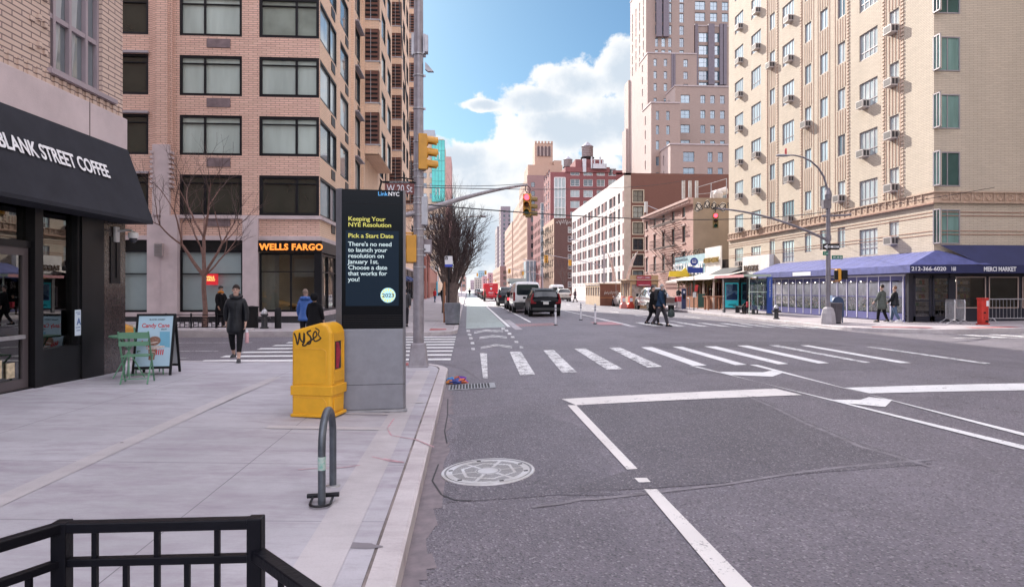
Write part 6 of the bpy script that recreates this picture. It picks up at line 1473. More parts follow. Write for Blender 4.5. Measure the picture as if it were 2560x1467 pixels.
signal_head(lp, Vector((px_ - .26, py_ - .05, 2.93)), R(-80), 9, SIG, .29, 'walk_signal', 2)
d = MB(); d.tube([(px_ - .34, py_, 2.98), (px_, py_, 2.98)], .02, 8); d.tube([(px_ - .34, py_, 2.36), (px_, py_, 2.36)], .02, 8); d.build('signal_bracket', SIG, lp, world=True)
d = MB(); d.box(px_ - .16, px_ + .27, py_ + .16, py_ + .18, 2.55, 2.86); d.build('sign_back', mat('grey_sign_back', (.30, .25, .27), .5), lp, world=True)
d = MB(); d.box(px_ + .12, px_ + .25, py_ - .02, py_ + .0, 2.58, 2.74); d.build('paper_sticker', mat('paper_white', (.65, .65, .68), .7, var=.1, vs=50), lp, world=True)
d = MB(); d.box(px_ - .15, px_ + .15, py_ - .02, py_ + .14, 6.75, 7.2); d.box(px_ + .14, px_ + .2, py_ - .1, py_ + .1, 6.8, 7.15); d.prism([(px_ + .14, 6.6), (px_ + .32, 6.4), (px_ + .2, 6.4), (px_ + .14, 6.45)], py_ - .05, py_ + .05, 'xz'); d.build('upper_bracket', STEEL, lp, world=True)
# street name sign on its own bracket: top-level plate carried by the pole
SGN = mat('sign_maroon', (.17, .045, .04), .5, var=.05)
d = MB(); d.box(XY(964, py_), XY(1037, py_), py_ - .135, py_ - .125, 3.79, 4.01); d.build('street_name_sign', SGN, lp, world=True)
d = MB(); d.box(XY(958, py_), XY(1037, py_), py_ - .137, py_ - .123, 4.01, 4.055); d.build('sign_header', BLKM, lp, world=True)
text('W 20 St', .22, TXT, (XY(969, py_), py_ - .14, 3.825), lp, world=True, fit=.53); text("LADIES' MILE HISTORIC DISTRICT", .036, TXT, (XY(975, py_), py_ - .14, 4.02), lp, world=True, fit=.42, ext=.001)
d = MB(); d.tube([(XY(958, py_), py_ - .13, 4.03), (XY(952, py_), py_ - .13, 4.1), (XY(955, py_), py_ - .13, 4.02), (XY(950, py_), py_ - .13, 3.85)], .02, 6); d.tube([(px_ - .1, py_ - .13, 4.03), (px_, py_, 4.03)], .02, 6); d.tube([(XY(985, py_), py_ - .12, 4.1), (XY(1000, py_), py_ - .1, 4.14), (px_, py_, 4.1)], .015, 6); d.build('sign_bracket', BLKM, lp, world=True)
# right-hand pole with luminaire
rx, ry = 16.85, 29.8; rz_ = side_z(rx, ry)
rp = thing('traffic_signal_pole', 'grey lamp and traffic pole with one-way sign in front of the flower market', 'traffic pole', (rx, ry, rz_))
DKP = mat('pole_dark', (.20, .185, .21), .5, .4, var=.25, vs=3)
d = MB(); d.lathe([(.115, .3), (.105, 3), (.09, 6.35)], (rx, ry, rz_), 18); d.build('shaft', DKP, rp, world=True, smooth=True)
d = MB(); d.lathe([(.34, 0), (.34, .12), (.30, .5), (.24, .72), (.14, .8)], (rx, ry, rz_), 8); d.build('cast_base', mat('base_grey', (.30, .28, .30), .6, var=.2), rp, world=True)
d = MB(); d.lathe([(.14, 5.95), (.16, 6.2), (.12, 6.4)], (rx, ry, 0), 14); d.box(rx - .28, rx + .1, ry - .1, ry + .1, 5.55, 5.95); d.tube([(rx - .3, ry, 5.2), (rx + .9, ry, 5.25), (rx + 1.1, ry, 5.3)], .05, 8); d.lathe([(.13, 3.9), (.13, 4.15)], (rx, ry, .15), 14); d.build('pole_collar', DKP, rp, world=True)
lamp = [(rx, ry, 6.3)] + [(rx - 1.75 + 1.7 * math.cos(R(a)), ry, 6.3 + 1.72 * math.sin(R(a))) for a in (8, 25, 42, 58, 72, 86)] + [(rx - 1.95, ry, 8.02)]
d = MB(); d.tube(lamp, [.055, .05, .048, .045, .04, .036, .034, .034], 10); d.build('lamp_arm', DKP, rp, world=True, smooth=True)
d = MB(); d.lathe([(.03, -.42), (.12, -.32), (.15, -.1), (.12, .12), (.05, .26)], (rx - 2.1, ry, 8.0), 12, 'x', sx=1, sy=.42); d.build('lamp_head', mat('lamp_grey', (.35, .35, .38), .5), rp, world=True, smooth=True)
d = MB(); d.lathe([(.05, 8.05), (.05, 8.28), (.03, 8.34)], (rx - 2.05, ry, 0), 10); d.build('photocell', mat('photocell_red', (.5, .08, .08), .5), rp, world=True)
aE = (XY(1788, 30.2), 30.2, ZV(521, XY(1788, 30.2), 30.2)); aS = (rx, ry, 4.05)
d = MB(); d.tube([Vector(aS).lerp(Vector(aE), t) + Vector((0, 0, 1.15 * (t - t * t) * 1.0)) for t in [k / 12 for k in range(13)]], [.065 - .028 * k / 12 for k in range(13)], 10); d.build('mast_arm', DKP, rp, world=True, smooth=True)
d = MB(); d.tube([aE, (aE[0] + .02, aE[1], aE[2] - .2)], .018, 6); d.tube([(aE[0] - .1, aE[1], aE[2]), (aE[0] + .12, aE[1], aE[2] + .03)], .04, 8); d.tube([(aE[0] + .15, aE[1], aE[2]), (aE[0] - .08, aE[1], aE[2] - .14), (aE[0], aE[1], aE[2] - .25)], .01, 5); d.build('hanger', BLKM, rp, world=True)
signal_head(rp, Vector(aE) + Vector((0.02, 0, -.22)), R(-18), 0, SIGD, .235)
d = MB(); d.box(rx + .42, rx + .62, ry - .05, ry + .2, 2.2, 2.72); d.build('signal_housing', SIG, rp, world=True, bev=.02)
d = MB(); d.box(rx + .26, rx + .44, ry - .1, ry + .0, 2.22, 2.66); d.box(rx + .64, rx + .9, ry - .1, ry + .05, 2.25, 2.68); d.build('signal_cowl', BLKM, rp, world=True, bev=.02)
d = MB(); d.tube([(rx, ry, 2.72), (rx + .6, ry, 2.74)], .02, 6); d.tube([(rx, ry, 2.15), (rx + .6, ry, 2.15)], .02, 6); d.build('signal_bracket', SIG, rp, world=True)
d = MB(); d.box(rx - .33, rx + .46, ry - .14, ry - .12, 3.62, 3.90); d.build('one_way_sign', BLK, rp, world=True)
d = MB(); d.prism([(rx - .30, 3.76), (rx - .12, 3.86), (rx - .12, 3.81), (rx + .42, 3.81), (rx + .42, 3.71), (rx - .12, 3.71), (rx - .12, 3.66)], ry - .148, ry - .142, 'xz'); d.build('white_arrow', TXT, rp, world=True)
text('ONE   WAY', .115, BLK, (rx - .16, ry - .15, 3.722), rp, world=True, bold=.002, fit=.54)
SGG = mat('sign_green', (.01, .15, .09), .5, var=0)
d = MB(); d.box(rx - .33, rx - .08, ry - .13, ry - .12, 3.36, 3.54); d.build('street_name_sign', SGG, rp, world=True); text('1 st', .12, TXT, (rx - .27, ry - .14, 3.41), rp, world=True, ext=.001)
d = MB(); d.box(rx + .1, rx + .63, ry - .13, ry - .12, 3.18, 3.36); d.build('street_name_sign', SGG, rp, world=True); text('W 20 St', .145, TXT, (rx + .15, ry - .14, 3.22), rp, world=True, ext=.001, fit=.44)
d = MB(); d.box(rx + .02, rx + .12, ry - .14, ry - .125, 1.2, 1.5); d.build('pole_notice', mat('notice_blue', (.45, .6, .8), .6), rp, world=True)
# overhead wires
WIRE = mat('wire_black', (.015, .015, .018), .6, var=0)
def wire(a, b, sag, label, r=.011):
 a, b = Vector(a), Vector(b); d = MB(); d.tube([a.lerp(b, k / 24) - Vector((0, 0, sag * 4 * (k / 24) * (1 - k / 24))) for k in range(25)], r, 4); return tag(d.build('overhead_wire', WIRE), label, 'wire')
wire((px_, py_, 3.6), (rx, ry, 5.4), .35, 'long sagging black wire crossing the avenue between the two traffic poles', .014)
wire((px_, py_, 4.0), armE + Vector((0, 0, .05)), .05, 'thin stay wire above the near traffic arm, left of the hanging signal', .008)
wire((px_, py_, 3.95), (XR, 60, 12.5), .5, 'thin wire running from the near pole high across towards the pink house', .01)
wire(XM and (rx, ry, 5.5), (XR, 45, 7.0), .1, 'short wire between the right lamp pole and the beige facade', .012)
wire((-1.1, 14.1, 3.3), (XY(975, 20), 20, 14.0), -.1, 'dark cable rising steeply left of the near traffic pole', .013)
wire((rx + .1, ry, 5.35), (XR + 2, 29.0, 6.5), .05, 'wire running right from the lamp pole past the corner windows', .012)
# ================================================================ generic small street things
def hydrant(x, y, label):
 t = thing('fire_hydrant', label, 'fire hydrant', (x, y, side_z(x, y))); m = mat('hydrant_black', (.03, .03, .035), .45, var=.2)
 MB().lathe([(.17, 0), (.17, .05), (.12, .07), (.11, .5), (.15, .52), (.15, .56), (.12, .58)], n=16).build('barrel', m, t, smooth=True)
 MB().lathe([(.13, .58), (.12, .66), (.08, .73), (.03, .76), (.03, .80), (.005, .81)], n=16).build('bonnet', mat('hydrant_silver', (.40, .40, .42), .4, .5), t, smooth=True)
 for a in (PI, 0, -PI / 2): MB().tube([(0, 0, .42), (.2 * math.cos(a), .2 * math.sin(a), .42)], .055, 10).tube([(.2 * math.cos(a), .2 * math.sin(a), .42), (.24 * math.cos(a), .24 * math.sin(a), .42)], .07, 6).build('nozzle', m, t)
 return t
def bin_(x, y, label, r=.3, h=.95, m=None, rim=True):
 t = thing('litter_bin', label, 'litter bin', (x, y, side_z(x, y))); m = m or mat('bin_steel', (.24, .25, .28), .45, .5, var=.25, vs=4)
 MB().lathe([(r * .86, .06), (r * .9, .1), (r, h - .1), (r * 1.04, h - .08), (r * 1.04, h), (r * .9, h)], n=20).build('body', m, t, smooth=True)
 d = MB()
 for k in range(24): a = 2 * PI * k / 24; d.beam((r * .89 * math.cos(a), r * .89 * math.sin(a), .08), (r * 1.02 * math.cos(a), r * 1.02 * math.sin(a), h - .1), .014)
 d.build('ribs', m, t); MB().lathe([(r * .88, 0), (r * .88, .05)], n=16).build('base_ring', BLKM, t); MB().lathe([(r * .9, h - .04), (.01, h - .03)], n=16).build('opening', BLKM, t); return t
hydrant(XY(661, 26.6), 26.6, 'black hydrant with a silver cap on the far pavement below the bank sign')
hydrant(16.85, 35.0, 'black hydrant with a silver cap at the right kerb beside the bus shelter')
bin_(XY(1131, 30.5), 30.5, 'grey steel litter bin by the bare street tree on the left pavement', .36, 1.0)
bin_(17.35, 30.15, 'round dark litter bin behind the right traffic pole', .33, .98, mat('bin_dark', (.13, .12, .14), .5, .3, var=.3))
t = thing('bollard', 'short black bollard on the far pavement right of the hydrant', 'bollard', (XY(695, 26.8), 26.8, .2)); MB().lathe([(.13, 0), (.13, .75), (.10, .84), (.02, .86)], n=16).build('post', BLKM, t, smooth=True); MB().lathe([(.16, 0), (.16, .03)], n=16).build('base', BLKM, t)
t = thing('planter_bin', 'tall dark cylindrical street bin behind the walking woman', 'litter bin', (XY(630, 26.9), 26.9, .2)); MB().lathe([(.24, 0), (.24, .84), (.26, .85), (.26, .9)], n=16).build('body', BLKM, t, smooth=True); MB().lathe([(.24, .9), (.02, .93)], n=16).build('lid', BLKM, t)
# mailbox
t = thing('mailbox', 'dark blue street mailbox left of the right traffic pole', 'mailbox', (XY(2090, 31.0), 31.0, side_z(16.9, 31)), R(-6)); MBL = mat('mail_blue', (.02, .05, .12), .4, var=.2)
MB().prism([(-.27, .3), (.27, .3), (.27, 1.0)] + [(.27 * math.cos(PI * k / 10), 1.0 + .27 * math.sin(PI * k / 10)) for k in range(1, 10)] + [(-.27, 1.0)], -.25, .25, 'xz').build('body', MBL, t, bev=.01)
for sx in (-.24, .2):
 for sy in (-.22, .18): MB().box(sx, sx + .04, sy, sy + .04, 0, .3).build('leg', MBL, t)
MB().box(-.2, .2, -.262, -.25, .92, .97).build('chute_handle', STEEL, t); MB().box(-.1, .1, -.256, -.25, .6, .78).build('eagle_plate', mat('mail_white', (.6, .62, .65), .6), t)
# delineator posts
def delin(u, v, label, h=.92):
 p = G(u, v); t = thing('delineator_post', label, 'delineator post', (p.x, p.y, p.z), group='white plastic posts round the concrete pad')
 MB().lathe([(.10, 0), (.09, .03), (.05, .05)], n=14).build('base', BLKM, t); m = mat('post_white', (.66, .66, .70), .5)
 MB().lathe([(.042, .05), (.042, h), (.03, h + .01)], n=12).build('tube', m, t, smooth=True); d = MB()
 for z in (h - .1, h - .24): d.lathe([(.0435, z - .08), (.0435, z)], n=12)
 d.build('reflective_band', mat('band_grey', (.28, .28, .31), .3, .3), t)
delin(1389, 813, 'white plastic delineator post standing right behind the black car')
delin(1452, 800, 'white plastic delineator post farthest back, above the faded red patch'); delin(1488, 809.5, 'white plastic delineator post farthest right, nearest the bearded man')
# low tree fence
def fence_panel(x0, x1, y, label, m=BLK):
 t = thing('tree_guard_fence', label, 'low fence', ((x0 + x1) / 2, y, .2)); L = x1 - x0; d = MB()
 for z in (.12, .48, .60): d.box(-L / 2, L / 2, -.015, .015, z - .015, z + .015)
 d.build('rail', m, t); d = MB(); n = int(L / .16)
 for k in range(n):
  x = -L / 2 + k * L / n; z0 = .12 if k % 3 else .3; d.box(x, x + .025, -.012, .012, .12, .48);
  if k % 2: d.box(x, x + L / n, -.012, .012, .28, .31)
  else: d.box(x, x + L / n * .7, -.012, .012, .38, .41); d.box(x, x + L / n * .7, -.012, .012, .2, .23)
 d.build('lattice', m, t)
 for x in (-L / 2, 0, L / 2): MB().box(x - .025, x + .025, -.025, .025, 0, .66).build('post', m, t)
 return t
fence_panel(XY(415, 26.3), XY(540, 26.3), 26.3, 'low black lattice fence left of the thin tree trunk'); fence_panel(XY(542, 26.3), XY(612, 26.3), 26.3, 'low black lattice fence right of the thin tree trunk')
mb = MB(); mb.box(XY(400, 26), XY(640, 26), 25.5, 25.9, .15, .3); mb.box(XY(640, 25.8), -2.6, 25.4, 25.75, .12, .2); struct(mb.build('stone_edging', KERB, bev=.02))
# ================================================================ trees
BARK = mat('bark_grey_brown', (.13, .095, .085), .9, var=.35, vs=9, bump=.4, bs=30); BARKR = mat('bark_reddish', (.22, .13, .11), .9, var=.25, vs=8); TWIG = mat('twig_brown', (.10, .065, .06), .9, var=.2)
def grow(mb, tw, p, d, L, r, depth, rn, spread=.45, up=.25, kids_=(2, 3), wig=.12, shrink=.72, minr=.004, maxd=6):
 n = 4; pts = [p]; rs = [r]; q = Vector(p); dd = Vector(d)
 for k in range(n):
  dd = (dd + Vector((rn.uniform(-wig, wig), rn.uniform(-wig, wig), rn.uniform(-wig * .5, wig) + up * .1))).normalized(); q = q + dd * L / n; pts.append(q.copy()); rs.append(r * (1 - .28 * (k + 1) / n))
 (mb if r > .02 else tw).tube(pts, rs, 7 if r > .05 else (5 if r > .015 else 3), cap=depth == 0)
 if depth >= maxd or rs[-1] < minr: return
 nk = rn.randint(*kids_)
 for k in range(nk):
  a = 2 * PI * (k + rn.random() * .7) / nk; o = dd.orthogonal().normalized(); b = dd.cross(o)
  sp = spread * rn.uniform(.6, 1.3); nd = (dd + (o * math.cos(a) + b * math.sin(a)) * sp + Vector((0, 0, up * .35))).normalized()
  grow(mb, tw, q, nd, L * shrink * rn.uniform(.8, 1.2), rs[-1] * rn.uniform(.62, .82), depth + 1, rn, spread, up, kids_, wig, shrink, minr, maxd)
 if depth > 1 and depth < maxd:
  for k in (1, 2, 3):
   if rn.random() < .6:
    o = Vector((rn.uniform(-1, 1), rn.uniform(-1, 1), rn.uniform(-.2, .8))).normalized(); grow(mb, tw, pts[k], (dd * .5 + o * .8).normalized(), L * .55, rs[k] * .42, depth + 2, rn, spread, up, (2, 2), wig, shrink, minr, maxd)
# thin spreading tree in front of the bank
tx, ty = XY(512, 26.9), 26.9
t = thing('street_tree', 'thin leafless tree with a forked reddish trunk before the bank windows', 'tree', (tx, ty, .2))
r1 = random.Random(21); mb = MB(); tw = MB()
mb.tube([(0, 0, -.05), (.02, 0, .8), (-.04, 0, 1.6), (-.02, 0, 2.15)], [.13, .09, .085, .09], 10)
for dvec, L, r in (((-.62, .05, .8), 1.5, .075), ((.05, .1, 1), 1.55, .085), ((.45, -.1, .85), 1.5, .06), ((-.2, .2, .95), 1.3, .05), ((.75, .1, .75), 1.1, .04)):
 grow(mb, tw, Vector((-.02, 0, 2.1)), Vector(dvec).normalized(), L, r, 0, r1, .55, .12, (2, 3), .13, .74, .0045, 5)
mb.build('trunk', BARKR, t, smooth=True); tw.build('crown', TWIG, t)
# dense upright street tree on the left pavement
tx, ty = -.82, 33.5
t = thing('street_tree', 'dense upright leafless pear tree at the left kerb of the avenue', 'tree', (tx, ty, .2))
r1 = random.Random(8); mb = MB(); tw = MB()
mb.tube([(0, 0, -.05), (.0, 0, .6), (.04, 0, 1.3), (.05, 0, 1.9)], [.30, .27, .29, .36], 12)
for k in range(26):
 a = 2 * PI * k / 26 * 2.4 + r1.random() * .5; tilt = r1.uniform(.05, .8); d_ = Vector((math.cos(a) * tilt + .12, math.sin(a) * tilt, 1)).normalized()
 grow(mb, tw, Vector((.05 + .22 * math.cos(a), .22 * math.sin(a), 1.4 + r1.random() * .8)), d_, r1.uniform(.8, 1.6), .07, 0, r1, .36, .22, (2, 3), .17, .70, .006, 4)
for k in range(420):
 a = r1.random() * 2 * PI; z = r1.uniform(2.2, 5.2); rr_ = r1.uniform(.2, .5 + .34 * (z - 1.4)); p = Vector((.1 + rr_ * math.cos(a), rr_ * math.sin(a), z)); d_ = Vector((math.cos(a) * r1.uniform(.5, 1.5), math.sin(a) * r1.uniform(.5, 1.5), r1.uniform(.2, 1))).normalized()
 grow(mb, tw, p, d_, r1.uniform(.3, .6), .014, 4, r1, .6, .1, (2, 3), .2, .7, .004, 6)
for k in range(14):
 a = r1.random() * 6.3; grow(mb, tw, Vector((.3 * math.cos(a) + .1, .3 * math.sin(a), 3.6)), Vector((r1.uniform(-.2, .25), r1.uniform(-.2, .2), 1)).normalized(), r1.uniform(.9, 1.3), .03, 2, r1, .3, .2, (1, 2), .14, .8, .004, 5)
mb.build('trunk', BARK, t, smooth=True); tw.build('crown', mat('twig_dark', (.075, .05, .05), .9, var=.3), t)
def small_tree(x, y, h, seed, label):
 t = thing('street_tree', label, 'tree', (x, y, .2)); r1 = random.Random(seed); mb = MB(); tw = MB(); mb.tube([(0, 0, -.05), (.03, 0, h * .3)], [.13, .1], 8)
 for k in range(5): a = k * 1.3; grow(mb, tw, Vector((.03, 0, h * .28)), Vector((.4 * math.cos(a), .4 * math.sin(a), .9)).normalized(), h * .25, .06, 0, r1, .5, .2, (2, 3), .14, .72, .007, 5)
 mb.build('trunk', BARK, t, smooth=True); tw.build('crown', MC['twig_dark'], t)
small_tree(-1.6, 45, 6.5, 31, 'smaller bare tree close behind the dense pear tree'); small_tree(-1.6, 62, 6.5, 33, 'bare tree half way down the left pavement'); small_tree(-1.6, 84, 7, 34, 'last bare tree of the left pavement before the rust building')
small_tree(17.6, 120, 8, 37, 'bare tree on the right pavement before the white-banded hotel'); small_tree(17.6, 175, 9, 38, 'bare tree in front of the dark tenement'); small_tree(17.6, 215, 9, 39, 'bare tree before the glass-cornered building'); small_tree(17.4, 260, 9, 40, 'farthest bare tree on the right, under the tan towers')
# parked bicycle stand post / rust post near bin
t = thing('wooden_tree_stake', 'rusty brown stake beside the litter bin and the dense tree', 'stake', (XY(1111, 31.5), 31.5, .2)); MB().lathe([(.055, 0), (.05, 1.9), (.03, 1.93)], n=10).build('post', mat('rust_post', (.28, .12, .06), .8, var=.3), t); MB().tube([(.0, -.05, .5), (.08, -.1, .25), (.02, -.05, .02)], .02, 6).build('strap', BLKM, t)
# bus/route sign on the left pavement
t = thing('route_sign', 'white route sign on a dark pole in front of the dense tree', 'sign', (XY(1122, 30.8), 30.8, .2)); MB().lathe([(.03, 0), (.03, 3.3)], n=8).build('pole', BLKM, t)
MB().box(-.18, .17, -.03, -.02, 2.62, 3.12).build('plate', mat('plate_white', (.68, .68, .7), .5, var=.03), t); MB().box(-.18, .17, -.035, -.03, 2.62, 2.74).build('blue_strip', mat('strip_blue', (.04, .07, .4), .5), t); MB().box(-.16, -.05, -.035, -.03, 2.95, 3.1).build('black_square', BLK, t); text('2', .13, TXT, (-.14, -.037, 2.97), t, ext=.001)
# round steel stanchion bases near the kerb (traffic post on the left pavement)
t = thing('street_light', 'slender cream lamp post at the left kerb down the avenue', 'street lamp', (-.9, 60, .2)); MB().lathe([(.2, 0), (.18, .9), (.1, 1.0), (.08, 7.5)], n=12).build('shaft', mat('cream_post', (.45, .40, .36), .6), t); MB().tube([(0, 0, 7.4), (.6, 0, 8.1), (2.2, 0, 8.2)], .05, 8).build('arm', MC['cream_post'], t); MB().lathe([(.02, 0), (.12, .2), (.1, .5)], (2.1, 0, 8.17), 10, 'x').build('lamp_head', STEEL, t)
# far traffic signals
def far_signal(px, py, ex, label, sgn=1, curve=True):
 t = thing('traffic_signal', label, 'traffic signal', (px, py, .2)); m = mat('far_pole_grey', (.36, .33, .36), .6)
 MB().lathe([(.14, 0), (.1, .5), (.09, 6.5)], n=10).build('shaft', m, t)
 MB().tube([(0, 0, 4.6), (ex * .3, 0, 5.2), (ex, 0, 6.2)], [.06, .05, .04], 8).build('arm', m, t)
 if curve: MB().tube([(0, 0, 6.4), (ex * .06, 0, 7.3), (ex * .25, 0, 8.0), (ex * .6, 0, 8.2)], .045, 8).build('lamp_arm', m, t); MB().lathe([(.02, 0), (.13, .2), (.1, .6)], (ex * .6, 0, 8.2), 10, 'x').build('lamp_head', m, t)
 d = MB(); d.box(-.3 + ex, ex + .3 - .1, -.1, .1, 5.1, 6.1); hd = d.build('signal_head', SIG, t); d = MB()
 for k in range(3): d.lathe([(.11, -.12), (.11, -.1)], (ex - .05, 0, 5.9 - k * .32), 12, 'y')
 d.build('lens', mat('lens_dark', (.04, .03, .02), .4), t); MB().box(ex * .62, ex * .62 + .4, -.1, .1, 4.7, 5.5).build('second_head', SIG, t); return t
far_signal(XY(1510, 88), 88, -7.8, 'traffic signal pole with two yellow heads in front of the white-banded hotel')
far_signal(17.0, 148, -7.5, 'traffic signal on a curved arm beyond the dark car queue'); far_signal(17.0, 284, -8, 'distant traffic signal above the red van'); far_signal(-1.4, 164, 6, 'distant left signal pole down the bike lane', curve=False)
# ================================================================ cafe table, chairs, sandwich board
GRN = mat('bistro_green', (.11, .26, .16), .5, var=.1)
def chair(name, label, loc, rz, group):
 t = thing(name, label, 'chair', loc, rz, group)
 d = MB()
 for k in range(6): d.box(-.2, .2, -.2 + k * .068, -.145 + k * .068, .44, .455)
 d.build('seat', GRN, t)
 d = MB(); d.box(-.215, .215, -.26, -.235, .74, .84); d.box(-.215, .215, -.245, -.225, .62, .69); d.build('backrest', GRN, t)
 for sx in (-.215, .215):
  d = MB(); d.beam((sx, -.27, .85), (sx, .2, 0), .022); d.build('frame', GRN, t); d = MB(); d.beam((sx * .9, .19, .44), (sx * .9, -.24, 0), .02); d.build('leg', GRN, t)
 d = MB(); d.beam((-.21, .1, .12), (.21, .1, .12), .015); d.beam((-.2, -.16, .08), (.2, -.16, .08), .015); d.build('stretcher', GRN, t); return t
gz = lambda x, y: side_z(x, y)
cxp, cyp = XY(343, 11.25), 11.25
chair('folding_chair', 'nearer green folding chair with its back to the camera, before the round table', (cxp, cyp, gz(cxp, cyp)), R(14), 'green bistro chairs by the coffee shop')
cxp, cyp = XY(372, 12.5), 12.5
chair('folding_chair', 'farther green folding chair between the table and the poster board', (cxp, cyp, gz(cxp, cyp)), R(-150), 'green bistro chairs by the coffee shop')
tx, ty = XY(322, 11.85), 11.85
t = thing('bistro_table', 'small round green folding table outside the coffee shop', 'table', (tx, ty, gz(tx, ty)))
MB().lathe([(.30, .72), (.305, .715), (.305, .735), (.30, .74)], n=28).build('tabletop', GRN, t, smooth=True)
for a in (.5, 2.1, 3.6, 5.2): MB().beam((.24 * math.cos(a), .24 * math.sin(a), 0), (-.12 * math.cos(a), -.12 * math.sin(a), .71), .02).build('leg', GRN, t)
ax, ay = XY(385, 12.35), 12.35
t = thing('sandwich_board', 'black-framed sandwich board with a pale blue drink poster beside the chairs', 'sandwich board', (XY(392, 12.45), 12.45, gz(-6, 12.45)), R(6))
def leaf(sy, nm):
 lean = R(14) * sy; h = 1.12; M_ = Matrix.Translation((0, 0, 1.1)) @ Matrix.Rotation(lean, 4, 'X'); d = MB(); d.M = M_
 for q in ((-.33, -.29), (.29, .33)): d.box(q[0], q[1], -.015, .015, -h, 0)
 d.box(-.29, .29, -.015, .015, -.04, 0); d.box(-.29, .29, -.015, .015, -h + .12, -h + .16); d.build('frame', BLKM, t)
 d = MB(); d.M = M_; d.box(-.29, .29, -.008, .008, -h + .16, -.04); d.build('panel', mat('poster_blue', (.42, .60, .72), .5, var=.08) if sy < 0 else mat('panel_grey', (.5, .52, .55), .6), t); return M_
M_ = leaf(-1, 'a'); M2 = leaf(1, 'b')
RED_ = mat('poster_scarlet', (.55, .05, .06), .6, var=0)
CHO = mat('poster_brown', (.16, .07, .05), .6, col2=(.35, .2, .14), vs=30)
def pp(m, nm, shapes, y0=-.0125):
 d = MB(); d.M = M_
 for q in shapes: d.prism(q, y0, y0 + .0012, 'xz')
 d.build(nm, m, t)
def ell(cx_, cz, a, b, rot=0, n=18): return [(cx_ + a * math.cos(q) * math.cos(rot) - b * math.sin(q) * math.sin(rot), cz + a * math.cos(q) * math.sin(rot) + b * math.sin(q) * math.cos(rot)) for q in [2 * PI * k / n for k in range(n)]]
pp(mat('poster_cyan', (.16, .42, .58), .6, var=.1), 'poster_shade', [[(.08, -.33), (.25, -.33), (.27, -.62), (.1, -.60)]], -.0105)
pp(CHO, 'drink_picture', [ell(.0, -.50, .11, .085, .15), [(-.09, -.6), (.06, -.6), (.03, -.80), (-.07, -.80)], ell(-.02, -.82, .055, .028)], -.0120)
pp(mat('poster_cream', (.62, .52, .48), .6, var=.3, vs=30), 'cream_swirl', [ell(.03, -.62, .16, .028, .12), ell(-.03, -.535, .10, .012, .2), ell(-.02, -.70, .05, .01)], -.0132)
pp(RED_, 'striped_wrap', [[(-.21 + k * .035, -.50 - k * .012), (-.19 + k * .035, -.49 - k * .012), (-.175 + k * .035, -.57 - k * .012), (-.195 + k * .035, -.58 - k * .012)] for k in range(4)] + [[(.05 + k * .035, -.66), (.07 + k * .035, -.655), (.065 + k * .035, -.75), (.045 + k * .035, -.755)] for k in range(4)], -.0145)
def mtext(s, size, m, x, z, sx=1, bold=0):
 o = text(s, size, m, (0, 0, 0), t, tilt=PI / 2, ext=.0008, bold=bold, sx=sx); o.data.transform(M_ @ Matrix.Translation((x, -.011, z))); return o
mtext('BLANK STREET', .04, BLKM, -.11, -.12); mtext('Candy Cane', .105, RED_, -.23, -.25, .9, .002); mtext('BREW', .035, BLKM, .1, -.30)
# ================================================================ right pavement furniture
gxw = 17.6
# bus shelter
t = thing('bus_shelter', 'glass bus shelter with a turquoise advertising panel on the right pavement', 'bus shelter', (17.6, 40.2, side_z(17.6, 42)))
SHG = mat('shelter_grey', (.16, .16, .17), .4, .4); PALE = mat('shelter_roof_glass', (.35, .45, .38), .2)
x0, x1, ya, yb_ = 0.0, 1.25, 0, 4.6
d = MB(); d.box(x0 - .35, x1 + .1, ya - .1, yb_ + .2, 2.45, 2.52); d.build('roof', PALE, t); d = MB(); d.box(x0 - .4, x0 - .35, ya - .1, yb_ + .2, 2.36, 2.54); d.build('roof_edge', mat('pink_edge', (.62, .3, .32), .5), t); d = MB(); d.box(x0 - .4, x1 + .1, ya - .15, ya - .1, 2.40, 2.54); d.build('roof_end', mat('roof_green_grey', (.4, .48, .4), .4), t)
d = MB()
for x, y in ((x1, ya + .1), (x1, 1.6), (x1, 3.1), (x1, yb_ - .1)): d.box(x - .04, x + .04, y - .04, y + .04, 0, 2.45)
d.build('post', SHG, t); d = MB(); d.box(x1 - .008, x1 + .008, ya + .15, yb_ - .15, .3, 2.3); d.build('back_glass', clear('shelter_glass', (.7, .85, .75), .16), t)
d = MB()
for k in range(9): d.box(x1 + .01, x1 + .03, 1.6, 4.4, .7 + k * .12, .74 + k * .12)
d.build('glass_stripes', mat('mint_stripe', (.5, .62, .52), .4), t)
d = MB(); d.box(.12, 1.22, yb_ - .25, yb_ + .05, .25, 2.32); d.box(.1, .25, yb_ - .22, yb_, 0, .25); d.box(1.05, 1.2, yb_ - .22, yb_, 0, .25); ap = d.build('panel_case', SHG, t, bev=.02)
d = MB(); d.box(.2, 1.14, yb_ - .262, yb_ - .252, .34, 2.05); d.build('poster', mat('poster_turquoise', (.04, .42, .50), .3, var=.1, emit=(.03, .30, .36), es=.25), t)
d = MB(); d.box(.25, 1.08, yb_ - .27, yb_ - .264, .85, 1.98); d.build('poster_picture', mat('poster_city', (.42, .62, .72), .5, col2=(.04, .12, .34), vs=3.2), t)
d = MB(); d.prism([(.75, 1.98), (1.05, 1.98), (1.05, 1.5), (.7, 1.5)], yb_ - .275, yb_ - .271, 'xz'); d.prism([(.3, .9), (1.05, .9), (1.05, 1.2), (.8, 1.35), (.3, 1.1)], yb_ - .275, yb_ - .271, 'xz'); d.build('poster_figures', mat('poster_navy', (.02, .05, .25), .5, col2=(.05, .1, .12), vs=6), t)
d = MB(); d.box(.45, .95, yb_ - .275, yb_ - .264, .55, .58); d.box(.4, 1.0, yb_ - .275, yb_ - .264, .49, .52); d.build('poster_lettering', BLK, t)
